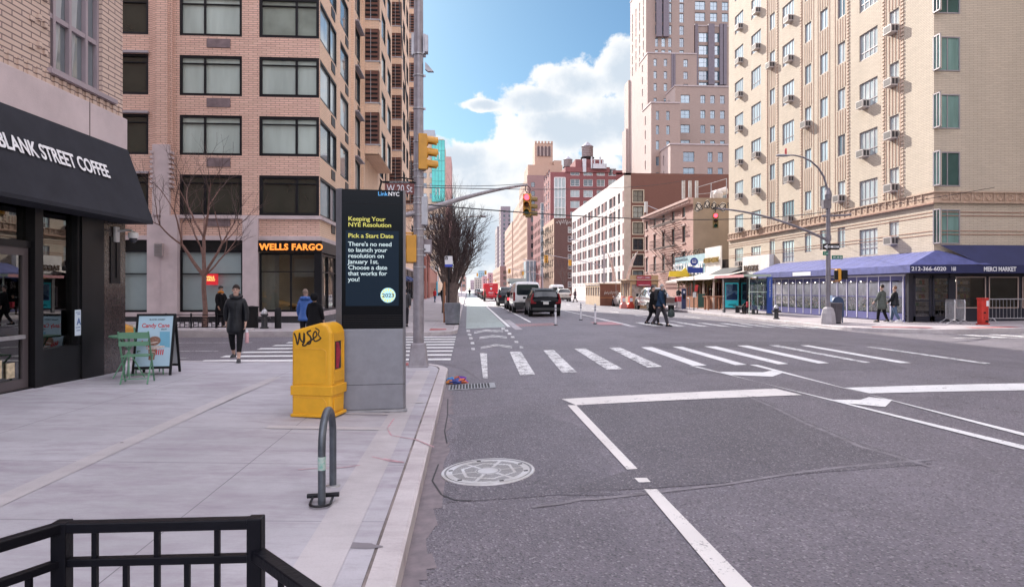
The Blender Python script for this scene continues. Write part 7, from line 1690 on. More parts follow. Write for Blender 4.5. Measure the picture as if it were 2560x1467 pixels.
MB().box(.6, 1.05, 1.2, 4.0, .42, .48).build('bench', SHG, t)
for y in (1.3, 2.6, 3.9): MB().box(.75, .95, y - .04, y + .04, 0, .42).build('bench_leg', SHG, t)
d = MB(); d.box(x1 - .12, x1 + .2, -.12, .04, .12, 2.38); d.build('blue_panel', mat('panel_blue', (.03, .08, .34), .5), t); d = MB(); d.box(x1 - .14, x1 + .22, -.14, .06, 0, .12); d.build('panel_foot', SHG, t)
o = text('7 Avenue & 20 Street', .13, TXT, (0, 0, 0), t, ext=.001); o.data.transform(Matrix.Translation((x1 + .0, -.13, 2.25)) @ Matrix.Rotation(PI / 2, 4, 'Y'))
d = MB(); d.box(.0, .04, .0, .04, 0, 2.45); d.build('front_post', mat('mint_frame', (.5, .6, .52), .4), t); d = MB(); d.box(.04, 1.2, .0, .02, .35, 2.2); d.build('end_glass', MC['shelter_glass'], t); d = MB(); d.box(.04, 1.2, -.01, .03, 1.42, 1.47); d.build('end_rail', MC['mint_frame'], t)
# bus stop pole, pylon
t = thing('bus_stop_sign', 'round blue bus stop sign on a dark pole near the shelter', 'sign', (17.05, 48.7, .2)); MB().lathe([(.04, 0), (.035, 3.6)], n=8).build('pole', mat('pole_green_black', (.02, .05, .04), .5), t)
d = MB(); d.prism([(.30 * math.cos(2 * PI * k / 24), 3.65 + .30 * math.sin(2 * PI * k / 24)) for k in range(24)], -.05, -.03, 'xz'); d.build('disc', mat('stop_blue', (.02, .05, .28), .5), t)
d = MB(); d.box(-.15, .15, -.056, -.05, 3.55, 3.77); d.build('bus_symbol', TXT, t); d = MB(); d.box(-.12, .12, -.06, -.056, 3.63, 3.73); d.build('bus_window', MC['stop_blue'], t)
d = MB(); d.box(-.48, .68, -.05, -.03, 2.8, 3.2); d.box(-.48, -.1, -.06, -.052, 2.95, 3.28); d.build('route_plate', MC['stop_blue'], t);
MB().box(-.1, .14, -.1, -.05, .95, 1.35).build('timetable', mat('timetable_white', (.6, .6, .6), .5), t); MB().prism([(.0, 1.42), (.22, 1.42), (.3, 1.9), (.06, 1.9)], -.11, -.09, 'xz').build('red_notice', mat('notice_red', (.6, .05, .05), .5), t)
t = thing('parking_pylon', 'slim dark blue information pylon at the right kerb beyond the pickup', 'pylon', (17.0, 50.9, .2)); MB().box(-.16, .16, -.09, .09, 0, 1.62).build('body', mat('pylon_navy', (.03, .045, .12), .4), t, bev=.015); MB().prism([(.09 * math.cos(2 * PI * k / 16), 1.35 + .09 * math.sin(2 * PI * k / 16)) for k in range(16)], -.1, -.09, 'xz').build('white_disc', TXT, t); MB().box(-.1, .1, -.1, -.092, .8, 1.15).build('display', BLK, t)
# barricades and the red call box at the right edge
def barricade(x, y, rz, L, label):
 t = thing('crowd_barrier', label, 'crowd barrier', (x, y, side_z(x, y)), rz, 'steel crowd barriers by the market'); m = STEEL
 MB().tube([(-L / 2, 0, .2), (-L / 2, 0, .95), (-L / 2 + .12, 0, 1.08), (L / 2 - .12, 0, 1.08), (L / 2, 0, .95), (L / 2, 0, .2), (-L / 2, 0, .2)], .024, 8).build('frame', m, t, smooth=True); d = MB(); n = int(L / .17)
 for k in range(1, n): d.beam((-L / 2 + k * L / n, 0, .2), (-L / 2 + k * L / n, 0, 1.07), .014)
 d.build('bars', m, t)
 for s_ in (-1, 1): MB().tube([(s_ * L * .36, -.3, 0), (s_ * L * .36, 0, .22), (s_ * L * .36, .3, 0)], .02, 6).build('foot', m, t)
barricade(24.9, 28.6, 0, 2.6, 'steel crowd barrier standing in front of the display windows'); barricade(22.0, 28.7, R(62), 2.2, 'folded steel crowd barrier leaning left of the red call box'); barricade(22.3, 28.5, R(62), 2.2, 'steel crowd barrier right behind the red call box')
t = thing('call_box', 'weathered red emergency call box post among the crowd barriers', 'call box', (XY(2457, 27.6), 27.6, .22), R(5)); RC = mat('call_red', (.50, .03, .02), .5, var=.25, vs=5)
MB().box(-.2, .2, -.17, .17, 0, .06).build('base', RC, t, bev=.01); MB().box(-.165, .165, -.15, .15, .06, 1.12).build('lower_body', RC, t, bev=.04); MB().box(-.18, .18, -.165, .165, 1.12, 1.18).build('cap', RC, t, bev=.02); MB().box(.03, .15, -.156, -.15, .82, 1.06).build('paper_label', TXT, t); d = MB(); d.box(-.1, 0, -.156, -.148, .5, .57); d.box(-.1, -.05, -.156, -.148, .3, .33); d.box(-.02, .12, -.156, -.148, .12, .2); d.build('scuffs', BLKM, t)
# ---- roadside dining sheds
CRMW = mat('shed_cream', (.60, .46, .33), .75, var=.1); RSW = mat('shed_rust', (.20, .075, .045), .7, var=.25, vs=1.2)
t = thing('dining_shed', 'roadside dining shed with a rust-brown end wall and cream windowed side', 'dining shed', (13.2, 65, road_z(13.2))); Lx, Ly, Hh = 2.3, 8, 2.15
MB().box(0, Lx, 0, .08, 0, Hh).build('end_wall', RSW, t); d = MB(); wl = [(.3 + i * 1.3, .95) for i in range(6)]; wall(d, (0, Ly), (0, -1), Ly - .09, 0, Hh - .1, [(a, a + w_, .95, 1.85) for a, w_ in wl], .08); d.box(Lx - .08, Lx, .1, Ly, 0, Hh - .1); d.build('side_wall', CRMW, t)
for a, w_ in wl: MB().box(.08, .1, Ly - a - w_, Ly - a, .95, 1.85).build('window', mat('shed_pane', (.45, .42, .42), .2), t)
MB().box(-.12, Lx + .1, -.05, Ly + .1, Hh, Hh + .1).build('roof', CRMW, t); MB().box(.02, Lx - .02, -.008, -.002, .78, .82).build('orange_line', mat('orange_trim', (.6, .25, .08), .6), t)
d = MB()
for k in range(7): d.tube([(.45 + k * .2, -.012, 1.1 + .1 * (k % 2)), (.52 + k * .2, -.012, 1.5 - .07 * (k % 3)), (.62 + k * .2, -.012, 1.15)], .022, 5)
d.tube([(.4, -.012, 1.25), (1.9, -.012, 1.4)], .015, 5); d.build('graffiti', GW, t)
t = thing('dining_shed', 'cream wooden dining shed with a raised front and red sign board', 'dining shed', (14.2, 56.8, road_z(14.2))); Lx, Ly, Hh = 2.5, 3.6, 2.45
d = MB(); wall(d, (0, 0), (1, 0), Lx, 0, Hh + .45, [(.15, 1.15, 1.0, 2.1), (1.35, 2.35, 1.0, 2.1)], .1); d.box(0, Lx, .12, .2, 0, .9); d.box(Lx - .08, Lx, .2, Ly, 0, Hh); d.build('front_wall', mat('shed_ochre', (.50, .34, .19), .75, var=.1), t); d = MB(); wall(d, (0, Ly), (0, -1), Ly - .01, 0, Hh, [(.2 + i * .85, .85 + i * .85, 1.0, 2.2) for i in range(4)], .08); d.build('side_wall', CRMW, t)
for a in range(4): MB().box(.08, .1, Ly - .85 - a * .85, Ly - .2 - a * .85, 1.0, 2.2).build('window', MC['shed_pane'], t)
for x in (.15, 1.35): MB().box(x, x + 1, .1, .12, 1.0, 2.1).build('window', mat('menu_glass', (.5, .46, .42), .3, col2=(.25, .2, .16), vs=4), t)
MB().box(-.35, Lx + .2, -.15, Ly + .1, Hh + .0, Hh + .08).build('roof', CRMW, t)
MB().box(.55, 1.85, -.1, -.04, 1.95, 2.85).build('sign_board', mat('craft_red', (.40, .03, .06), .5, var=.05), t); text('CRAFT + CARRY', .17, TXT, (.58, -.105, 2.63), t, bold=.003, sx=.95); MB().box(.75, 1.7, -.104, -.1, 2.42, 2.47).box(.9, 1.55, -.104, -.1, 2.27, 2.32).build('faded_line', mat('sign_dim_red', (.25, .02, .04), .5, var=0), t); MB().box(.72, 1.7, -.104, -.1, 2.02, 2.06).build('small_print', TXT, t)
for i, (dx, c_, lb) in enumerate(((.0, (.62, .22, .2), 'orange and white plastic traffic barrier nearest the white sedan'), (.62, (.60, .06, .03), 'red plastic traffic barrier right beside the ochre shed'))):
 tt = thing('traffic_barrier', lb, 'traffic barrier', (13.3 + dx, 55.6, road_z(13.4))); m = mat('barrier_%d' % i, c_, .5, var=.3, vs=3); MB().prism([(-.28, 0), (.28, 0), (.24, .35), (.14, .5), (.12, 1.05), (-.12, 1.05), (-.14, .5), (-.24, .35)], -.3, .3, 'xz').build('body', m, tt, bev=.03); MB().box(-.12, .12, -.31, -.3, .6, .9).build('white_panel', TXT, tt)
# feather flags
for i, (x, y, ln, lb) in enumerate(((XY(1540, 60), 60, .18, 'white feather banner leaning left beside the ochre shed roof'), (XY(1563, 58), 58, -.25, 'white feather banner leaning right above the ochre shed'))):
 tt = thing('feather_flag', lb, 'flag', (x, y, .12)); MB().tube([(0, 0, 0), (0, 0, 2.6), (-ln * 2, 0, 4.2), (-ln * 4.5, 0, 5.0)], .02, 6).build('pole', STEEL, tt); MB().prism([(0, 2.4), (-ln, 3.5), (-ln * 2, 4.2), (-ln * 4.5, 5.0), (-ln * 3.1, 4.1), (-ln * 2.0, 3.3), (-ln, 2.4)], -.01, .01, 'xz').build('banner', mat('banner_cream', (.66, .58, .54), .7, col2=(.5, .3, .25), vs=4), tt)
# street dining front: timber frame with hanging greenery
t = thing('dining_shed', 'timber-framed restaurant terrace with hanging greenery and red-brown planters', 'dining shed', (19.4, 51, .2)); WD = mat('terrace_timber', (.30, .12, .06), .6, var=.3, vs=3); PTM = mat('terrace_cream', (.55, .45, .38), .7)
for k in range(5): MB().box(0, .12, k * 2.2, k * 2.2 + .12, 0, 2.3).build('post', PTM, t)
MB().box(-.05, .15, -.1, 9.1, 2.3, 2.45).build('beam', PTM, t); MB().quad((-.4, -.3, 2.35), (3.0, -.3, 3.1), (3.0, 9.2, 3.1), (-.4, 9.2, 2.35)).build('canopy', MC['cream_canvas'], t)
for k in range(4): MB().box(0, .35, k * 2.2 + .15, k * 2.2 + 2.15, 0, .95).build('planter', WD, t)
d = MB(); wall(d, (1.5, 9), (0, -1), 9, .0, 2.3, [(.5 + 1.7 * i, 1.8 + 1.7 * i, .9, 2.1) for i in range(5)], .05); d.build('inner_wall', mat('terrace_back', (.26, .14, .09), .8, var=.5, vs=2), t)
r_ = random.Random(9); d = MB()
for k in range(1500):
 y = r_.uniform(-.1, 9); hgt = .25 + .5 * abs(math.sin(y * 1.3)) * r_.random() + (.9 if r_.random() < .12 else 0) * r_.random(); c = Vector((r_.uniform(-.1, .3), y, 2.4 - hgt * r_.random())); a_ = Vector((r_.uniform(-1, 1), r_.uniform(-1, 1), r_.uniform(-1, 1))).normalized() * .055; b_ = a_.orthogonal().normalized() * .04; d.mat(k % 3 == 0 and 1 or 0); d.quad(c - a_, c - b_, c + a_, c + b_)
d.build('hanging_leaves', [mat('leaf_olive', (.10, .12, .04), .8), mat('leaf_gold', (.35, .24, .08), .8)], t)
t = thing('notice_board', 'small black chalkboard standing before the timber terrace', 'chalkboard', (18.9, 52.2, .2)); MB().box(-.3, .3, -.03, .03, .1, 1.2).build('board', mat('chalk_green', (.04, .1, .08), .7), t); MB().box(-.33, -.3, -.04, .04, 0, 1.25).box(.3, .33, -.04, .04, 0, 1.25).build('frame', WD, t)
t = thing('outdoor_table', 'reddish wooden trestle table on the pavement left of the bus shelter', 'table', (18.6, 49.3, .2)); MB().box(-.5, .9, -.5, .5, .98, 1.05).build('tabletop', WD, t)
for x in (-.4, .7):
 for y in (-.4, .3): MB().box(x, x + .12, y, y + .12, 0, .98).build('leg', WD, t)
t = thing('waste_bin', 'red and white square bin near the pylon', 'litter bin', (17.6, 53.5, .2)); MB().box(-.35, .35, -.3, .3, 0, 1.0).build('body', mat('bin_white', (.6, .55, .55), .6), t, bev=.02); MB().box(-.36, .36, -.31, .31, .55, .98).build('red_band', mat('bin_red', (.55, .08, .1), .6), t)
# yellow shop sign
t = thing('shop_sign', 'jagged yellow shop sign above the restaurant awning', 'sign', (21.2, 64.5, 3.0)); d = MB(); d.prism([(-1.2, 0), (1.1, 0), (1.3, .5), (.7, .55), (.5, .95), (.1, .6), (-1.1, .55)], -.05, .05, 'xz'); d.build('plate', mat('sign_yellow_paint', (.7, .5, .03), .5), t); MB().tube([(-1.2, 0, -.6), (-1.2, 0, 0)], .04, 6).build('bracket', BLKM, t)
# bicycle at the rack on the right pavement
def bicycle(x, y, rz, label, m):
 t = thing('bicycle', label, 'bicycle', (x, y, side_z(x, y)), rz)
 for yy_ in (-.5, .5):
  MB().tube([(0, yy_ + .33 * math.cos(a), .34 + .33 * math.sin(a)) for a in [2 * PI * k / 20 for k in range(21)]], .02, 6, cap=False).build('wheel', BLKM, t)
  d = MB()
  for k in range(8): d.beam((0, yy_, .34), (0, yy_ + .32 * math.cos(k * PI / 4), .34 + .32 * math.sin(k * PI / 4)), .006)
  d.build('spokes', STEEL, t)
 MB().tube([(0, -.5, .34), (0, -.15, .32), (0, .3, .85), (0, -.25, .82), (0, -.15, .32)], .018, 6).tube([(0, -.25, .82), (0, -.5, .34)], .012, 6).tube([(0, .3, .85), (0, .5, .34)], .018, 6).tube([(0, -.25, .82), (0, -.28, .95)], .014, 6).build('frame', m, t)
 MB().box(-.06, .06, -.42, -.16, .94, .99).build('saddle', BLKM, t, bev=.02); MB().tube([(0, .3, .85), (0, .32, 1.02)], .015, 6).tube([(-.28, .3, 1.03), (.28, .3, 1.03)], .014, 6).build('handlebar', BLKM, t); return t
bicycle(17.75, 54.6, R(20), 'bicycle held by the seated man beside the bus stop', mat('bike_black', (.03, .03, .03), .4));
t = thing('bicycle_rack', 'small steel hoop rack beside the bus stop pole', 'bike rack', (17.0, 49.8, .2)); MB().tube([(-.02, -.3, 0), (-.02, -.3, .7)] + [(-.02, -.3 * math.cos(a), .7 + .2 * math.sin(a)) for a in ang[1:-1]] + [(-.02, .3, .7), (-.02, .3, 0)], .03, 8).build('hoop', STEEL, t, smooth=True); MB().lathe([(.06, 0), (.05, .01)], (-.02, -.3, 0), 8).build('foot', STEEL, t)
# ================================================================ vehicles (local: rear bumper at y = 0, nose towards +y)
def paint(name, c, metal=.3, rough=.25):
 return mat(name, c, rough, metal, var=.05, spec=.3 if c[0] > .2 else .12, coat=.6 if c[0] > .2 else .03)
TYRE = mat('tyre', (.02, .02, .02), .8); RIM = mat('rim_alloy', (.35, .35, .37), .35, .7); CG = mat('car_glass', (.012, .016, .02), .05, var=0, spec=.5); TAIL = mat('tail_red', (.20, .004, .010), .25, var=0, spec=.3); TAILL = mat('tail_red_lit', (.8, .02, .03), .3, var=0, emit=(1, .04, .05), es=1.5)
CHR = mat('chrome_trim', (.5, .5, .52), .2, .8)
def carbody(t, st, pm, crown=.03, sub_n=1):
 """st: (y, zbottom, zbelt, ztop, wbottom, wbelt, wtop)"""
 rings = []
 for y, zb, zs, zt, wb, ws, wt in st:
  zm = (zb + zs) / 2
  half = [(0, zb), (wb * .8, zb), (wb, zb + .06), (max(wb, ws) + .02, zm), (ws + .005, zs - .05), (ws, zs), (wt + .03, max(zs + .005, zt - .07)), (wt - .06, zt), (wt * .45, zt + crown * .8), (0, zt + crown)]
  rings.append((y, [(x, y, z) for x, z in half] + [(-x, y, z) for x, z in half[-2:0:-1]]))
 n = len(rings[0][1]); d = MB(); vs = [p for _, r in rings for p in r]
 fs = [[i * n + j, (i + 1) * n + j, (i + 1) * n + (j + 1) % n, i * n + (j + 1) % n] for i in range(len(rings) - 1) for j in range(n)]
 h = n // 2
 for base, fl in ((0, False), ((len(rings) - 1) * n, True)):
  for k in range(h):
   a, b, c, e = k, k + 1, (n - k - 1) % n, (n - k) % n
   q = [base + a, base + b, base + c, base + e]; q = list(dict.fromkeys(q)); fs.append(q if fl else q[::-1])
 d.add(vs, fs); o = d.build('body', pm, t, smooth=True); m = o.modifiers.new('sub', 'SUBSURF'); m.levels = m.render_levels = 2
 return rings, o
def lerp3(a, b, t): return tuple(a[i] + (b[i] - a[i]) * t for i in range(3))
def side_glass(t, rings, spans, m=CG, off=.012, nm='side_window'):
 """spans: list of [(station index, fraction), (station index, fraction)] along the car"""
 for s in (1, -1):
  for (i0, f0), (i1, f1) in spans:
   def P(i, f, k): return lerp3(rings[i][1][k], rings[min(i + 1, len(rings) - 1)][1][k], f)
   q = []
   for (i, f) in ((i0, f0), (i1, f1)):
    lo, hi = P(i, f, 5), P(i, f, 6); q.append((lerp3(lo, hi, .10), lerp3(lo, hi, .88)))
   pts = [q[0][0], q[1][0], q[1][1], q[0][1]]; d = MB(); pts = [(s * (x - .012 + off), y, z) for x, y, z in pts]
   d.poly(pts if s > 0 else pts[::-1]); d.poly([(x - s * .03, y, z) for x, y, z in pts]); d.build(nm, m, t)
def end_glass(t, rings, i, j, nm, m=CG, lo=.12, hi=.9, off=.02, sidein=.9):
 """glass over the sloping face between stations i and j (across the car)"""
 A, B_ = rings[i][1], rings[j][1]; d = MB(); rows = []
 for f in (lo, hi):
  r = []
  for k in (7, 8, 9, 10, 11):
   p = lerp3(A[k], B_[k], f); r.append((p[0] * sidein, p[1], p[2]))
  rows.append(r)
 nrm = (Vector(rows[0][2]) - Vector(rows[1][2])); nrm = Vector((0, nrm.z, -nrm.y)).normalized(); nrm = nrm if nrm.z > 0 else -nrm
 vs = [tuple(Vector(p) + nrm * off) for r in rows for p in r]; d.add(vs, [[k, k + 1, k + 6, k + 5] for k in range(4)]); return d.build(nm, m, t, smooth=True)
def wheels(t, ys, hw_, r=.34, w_=.22, rim=RIM):
 for y in ys:
  for s in (1, -1):
   d = MB(); d.lathe([(r * .6, s * (hw_ - w_)), (r * .97, s * (hw_ - w_)), (r, s * (hw_ - w_ + .03)), (r, s * (hw_ - .03)), (r * .95, s * hw_), (r * .66, s * (hw_ - .005))], (0, y, r), 24, 'x'); wo = d.build('wheel', TYRE, t, smooth=True)
   d = MB(); d.lathe([(r * .66, s * (hw_ - .006)), (r * .60, s * (hw_ - .03)), (r * .12, s * (hw_ - .025)), (.01, s * (hw_ - .02))], (0, y, r), 20, 'x')
   for k in range(5): a = 2 * PI * k / 5; d.beam((s * (hw_ - .01), y, r), (s * (hw_ - .01), y + r * .62 * math.cos(a), r + r * .62 * math.sin(a)), .03, .07, up=(1, 0, 0))
   ro = d.build('rim', rim, None); ro.parent = wo
   d = MB(); d.lathe([(r * 1.16, s * (hw_ - .04)), (r * 1.16, s * (hw_ + .004)), (.01, s * (hw_ + .004))], (0, y, r + .02), 22, 'x'); d.build('wheel_arch', BLKM, t)
def plate(t, x, y, z, s='KJR 4821', txt=False, m=None):
 MB().box(x - .16, x + .16, y - .012, y, z - .08, z + .08).build('number_plate', m or mat('plate_pale', (.62, .62, .60), .5, var=.1, vs=20), t)
def suv(label, loc, rz, pm, L=4.7, W=.93, H=1.66, lit=False, lamp_v=True, boxy=False, group=None, sub='suv'):
 t = thing('parked_car', label, 'car', loc, rz, group); k = L / 4.7; q = H / 1.66
 if boxy: st = [(0, .36, .9, .96, W * .90, W * .93, W * .86), (.07, .28, 1.0 * q, 1.06 * q, W * .95, W * .98, W * .92), (.22, .24, 1.02 * q, 1.58 * q, W * .97, W, W * .80), (1.0, .22, 1.02 * q, H, W * .97, W, W * .78), (2.3, .22, 1.0 * q, H, W * .97, W, W * .78), (3.0, .22, .99 * q, 1.56 * q, W * .97, W, W * .76), (3.6, .22, .98 * q, 1.06 * q, W * .97, W * .98, W * .82), (4.4, .26, .88 * q, .94 * q, W * .93, W * .93, W * .76), (L, .34, .62, .7, W * .82, W * .82, W * .66)]
 else: st = [(0, .40, .84, .90, W * .88, W * .92, W * .84), (.06, .30, .98 * q, 1.04 * q, W * .94, W * .97, W * .86), (.50, .24, 1.04 * q, 1.56 * q, W * .97, W, W * .72), (1.2, .22, 1.02 * q, H, W * .97, W, W * .72), (2.2, .22, 1.0 * q, H, W * .97, W, W * .73), (2.95, .22, .98 * q, 1.52 * q, W * .97, W, W * .70), (3.62, .22, .96 * q, 1.03 * q, W * .97, W * .97, W * .80), (4.35, .26, .84 * q, .90 * q, W * .93, W * .92, W * .74), (L, .36, .60, .68, W * .80, W * .80, W * .64)]
 st = [(y * k if y < L else y, *r) for y, *r in st]
 rings, _ = carbody(t, st, pm)
 side_glass(t, rings, [((2, .15), (3, .1)), ((3, .18), (4, -.0)), ((4, .06), (5, .45))], off=.02)
 end_glass(t, rings, 1, 2, 'rear_window', lo=.16, hi=.86, sidein=.98, off=.035); end_glass(t, rings, 6, 5, 'windscreen', lo=.12, hi=.9, sidein=.98, off=.03)
 wheels(t, (.95 * k, 3.75 * k), W + .0, .355)
 for s in (1, -1):
  d = MB()
  if lamp_v: d.prism([(s * W * .98, .98 * q), (s * W * .80, .98 * q), (s * W * .76, .86 * q), (s * W * .62, .84 * q), (s * W * .62, .76 * q), (s * W * .97, .76 * q)], -.035, .10, 'xz'); d.prism([(s * W * .98, .98 * q), (s * W * .84, .98 * q), (s * W * .76, 1.38 * q), (s * W * .84, 1.36 * q)], .015, .30, 'xz')
  else: d.box(s * W * .68, s * W * .96, -.03, .12, .78 * q, .98 * q)
  d.build('tail_light', TAILL if lit else TAIL, t, bev=.01)
  MB().box(s * (W - .02), s * (W + .17), L * .64, L * .64 + .1, 1.0 * q, 1.14 * q).build('wing_mirror', pm, t, bev=.02)
  d = MB(); d.box(s * W * .5, s * W * .80, L - .16, L - .03, .62, .76); d.build('headlight', mat('headlamp', (.6, .62, .62), .1), t)
  for yy_ in (1.85, 2.75): MB().box(s * (W + .004), s * (W + .016), yy_ * k, yy_ * k + .16, .86 * q, .89 * q).build('door_handle', CHR, t)
 MB().box(-W * .88, W * .88, -.045, .08, .34, .52).build('rear_bumper', mat('bumper_black', (.02, .02, .022), .5), t, bev=.03)
 MB().box(-W * .66, W * .66, .34 * k, .62 * k, 1.565 * q, 1.60 * q).build('spoiler', pm, t, bev=.012)
 plate(t, 0, -.03, .80 * q); MB().box(-.3, .3, -.028, .0, .90 * q, .925 * q).build('badge_strip', CHR, t)
 for s in (1, -1): MB().tube([(s * W * .62, .7 * k, H + .02), (s * W * .64, 2.4 * k, H + .03)], .015, 6).build('roof_rail', CHR, t)
 return t
rz_at = lambda x: road_z(x)
blkp, whp, silp, greyp, beigep = paint('car_paint_black', (.004, .004, .006), .0, .3), paint('car_paint_white', (.68, .68, .69), .0), paint('car_paint_silver', (.42, .42, .44), .6), paint('car_paint_charcoal', (.03, .033, .04), .2), paint('car_paint_pearl', (.60, .56, .50), .1)
volvo = suv('glossy black SUV at the tail of the queue, next to the bollards', (4.62, 38.6, rz_at(4.6)), 0, blkp)
# passenger van
t = thing('parked_van', 'silver-white passenger van standing right ahead of the black SUV', 'van', (4.12, 44.9, rz_at(4.1))); W = .97
st = [(0, .42, 1.0, 1.12, W * .92, W * .95, W * .9), (.05, .34, 1.12, 2.0, W * .96, W * .98, W * .84), (.25, .3, 1.14, 2.12, W * .98, W, W * .82), (2.0, .3, 1.14, 2.14, W * .98, W, W * .82), (3.8, .3, 1.12, 2.12, W * .98, W, W * .80), (4.5, .3, 1.08, 1.7, W * .98, W, W * .78), (4.95, .32, 1.02, 1.16, W * .96, W * .96, W * .78), (5.5, .4, .78, .9, W * .8, W * .82, W * .66)]
rings, _ = carbody(t, st, whp); side_glass(t, rings, [((2, .05), (2, .45)), ((2, .5), (3, 0)), ((3, .06), (3, .55)), ((3, .62), (4, .5))])
MB().prism([(-.68, 1.22), (.68, 1.22), (.76, 1.3), (.74, 1.88), (.66, 1.95), (-.66, 1.95), (-.74, 1.88), (-.76, 1.3)], -.02, .06, 'xz').build('rear_window', CG, t, bev=.01)
wheels(t, (1.0, 4.4), W, .36)
for s in (1, -1): MB().box(s * .86, s * .985, -.03, .14, .82, 1.42).build('tail_light', TAIL, t, bev=.02); MB().box(s * (W + .0), s * (W + .2), 4.35, 4.47, 1.12, 1.42).build('wing_mirror', BLKM, t, bev=.02)
MB().box(-.92, .92, -.07, .1, .36, .74).build('rear_bumper', MC['bumper_black'], t, bev=.03); plate(t, -.45, -.045, .9); d = MB(); d.box(-.006, .006, -.0, .012, .75, 2.02); d.build('door_seam', BLKM, t); MB().box(-.95, -.9, .5, 4, .55, .8).build('lower_side', MC['bumper_black'], t)
# rest of the queue
suv('small black car with a lit tail lamp just left of the silver-white van', (4.05, 52.2, rz_at(4)), 0, blkp, 4.4, .9, 1.6, lit=True, lamp_v=False)
suv('charcoal boxy SUV ahead of the small black car', (3.85, 62.0, rz_at(3.9)), 0, greyp, 4.7, .95, 1.8, boxy=True, lamp_v=False)
# white cargo van with ladder rack
def cargo(label, loc, rz, pm, rack=True, H=2.5):
 t = thing('cargo_van', label, 'van', loc, rz); W = 1.0
 st = [(0, .42, 1.1, 1.2, W * .94, W * .96, W * .92), (.05, .34, 1.2, H - .1, W * .97, W * .99, W * .88), (.25, .3, 1.2, H, W * .98, W, W * .86), (3.6, .3, 1.2, H, W * .98, W, W * .86), (4.3, .3, 1.1, 1.9, W * .98, W, W * .8), (4.9, .32, 1.02, 1.16, W * .96, W * .96, W * .78), (5.4, .4, .78, .9, W * .8, W * .82, W * .66)]
 rings, _ = carbody(t, st, pm); side_glass(t, rings, [((3, .2), (4, .3))]); wheels(t, (1.0, 4.3), W, .36)
 for s in (1, -1): MB().box(s * .84, s * 1.0, -.03, .12, .8, 1.4).build('tail_light', TAIL, t); MB().prism([(s * .1, 1.35), (s * .78, 1.35), (s * .76, 1.9), (s * .1, 1.9)], -.01, .06, 'xz').build('rear_window', CG, t)
 MB().box(-.9, .9, -.06, .1, .36, .66).build('rear_bumper', BLKM, t)
 if rack:
  d = MB()
  for x in (-.85, .85): d.box(x - .03, x + .03, .2, 3.8, H + .15, H + .22)
  for y in (.4, 1.5, 2.6, 3.7): d.box(-.88, .88, y - .03, y + .03, H, H + .2)
  d.build('roof_rack', CHR, t); MB().box(-1.0, .9, .2, 3.6, H + .22, H + .52).build('rack_load', mat('load_grey', (.45, .5, .5), .6, var=.3), t)
 return t
cargo('white cargo van with a loaded roof rack, farther up the queue behind the passenger van', (5.35, 69, rz_at(5.3)), 0, whp, True, 2.2)
cargo('plain white cargo van beyond the pearl SUV on the right', (13.4, 97, rz_at(13.4)), 0, whp, False, 2.3)
# red step van
t = thing('step_van', 'bright red delivery truck seen from behind beside the bike lane', 'truck', (3.25, 90, rz_at(3.3))); RV = mat('truck_red', (.62, .02, .035), .4, var=.05)
MB().box(-.95, .95, 0, 5.6, .55, 2.42).build('box_body', RV, t, bev=.08); MB().box(-.9, .9, -.1, .1, .4, .6).build('rear_bumper', mat('bumper_red', (.35, .03, .04), .6), t); wheels(t, (1.2, 4.6), .95, .4)
MB().box(-.8, .8, 5.6, 6.4, .6, 1.5).build('bonnet', RV, t, bev=.08); MB().prism([(-.14, 1.85), (.14, 1.85), (.12, 1.62), (0, 1.48), (-.12, 1.62)], -.012, 0, 'xz').build('shield_mark', TXT, t); text('FDNY', .26, TXT, (-.34, -.01, 1.05), t, bold=.006); MB().box(-.22, .22, -.008, 0, 2.18, 2.22).box(-.3, .3, -.008, 0, .86, .89).build('small_print', TXT, t)
for s in (1, -1): MB().box(s * .72, s * .84, -.02, 0, .95, 1.15).build('tail_light', TAILL, t)
MB().box(-.01, .01, -.006, 0, .65, 2.3).build('door_seam', BLKM, t)
d = MB();
t = thing('road_barricade', 'white striped folding barricade behind the red truck', 'barricade', (4.4, 84, rz_at(4.4)))
for z in (.55, .95): MB().box(-.5, .5, -.03, .03, z, z + .16).build('board', whp if 0 else TXT, t)
for x in (-.5, .5): MB().beam((x, -.25, 0), (x, 0, 1.1), .05).beam((x, .25, 0), (x, 0, 1.1), .05).build('leg', TXT, t)
for i, (x, y, pm, lb) in enumerate(((3.2, 104, greyp, 'grey car parked just ahead of the red truck'), (3.2, 112, blkp, 'black car second beyond the red truck'), (3.2, 120, silp, 'silver car third beyond the red truck'), (3.1, 130, blkp, 'black car parked far along the bike lane buffer'), (3.1, 141, greyp, 'grey car at the end of the far parked row before the side street'), (-2.8, 156.5, blkp, 'dark car in the far side street at the left kerb'), (3.1, 170, silp, 'tiny silver car beyond the second crossing'), (6.0, 180, blkp, 'tiny dark car in the middle lanes of the far avenue'), (3.1, 190, blkp, 'farthest dark car of the left parked row'))):
 suv(lb, (x, y, rz_at(x)), 0 if i != 5 else PI / 2, pm, 4.5, .92, 1.6, lamp_v=False, boxy=i % 2 == 0)
suv('pearl white SUV farther back in the right lanes', (12.6, 85, rz_at(12.6)), R(-2), beigep, 4.6, .92, 1.68, boxy=True, lamp_v=False)
suv('dark SUV half hidden left of the pearl one', (10.6, 100, rz_at(10.6)), 0, greyp, 4.6, .92, 1.75, boxy=True, lamp_v=False)
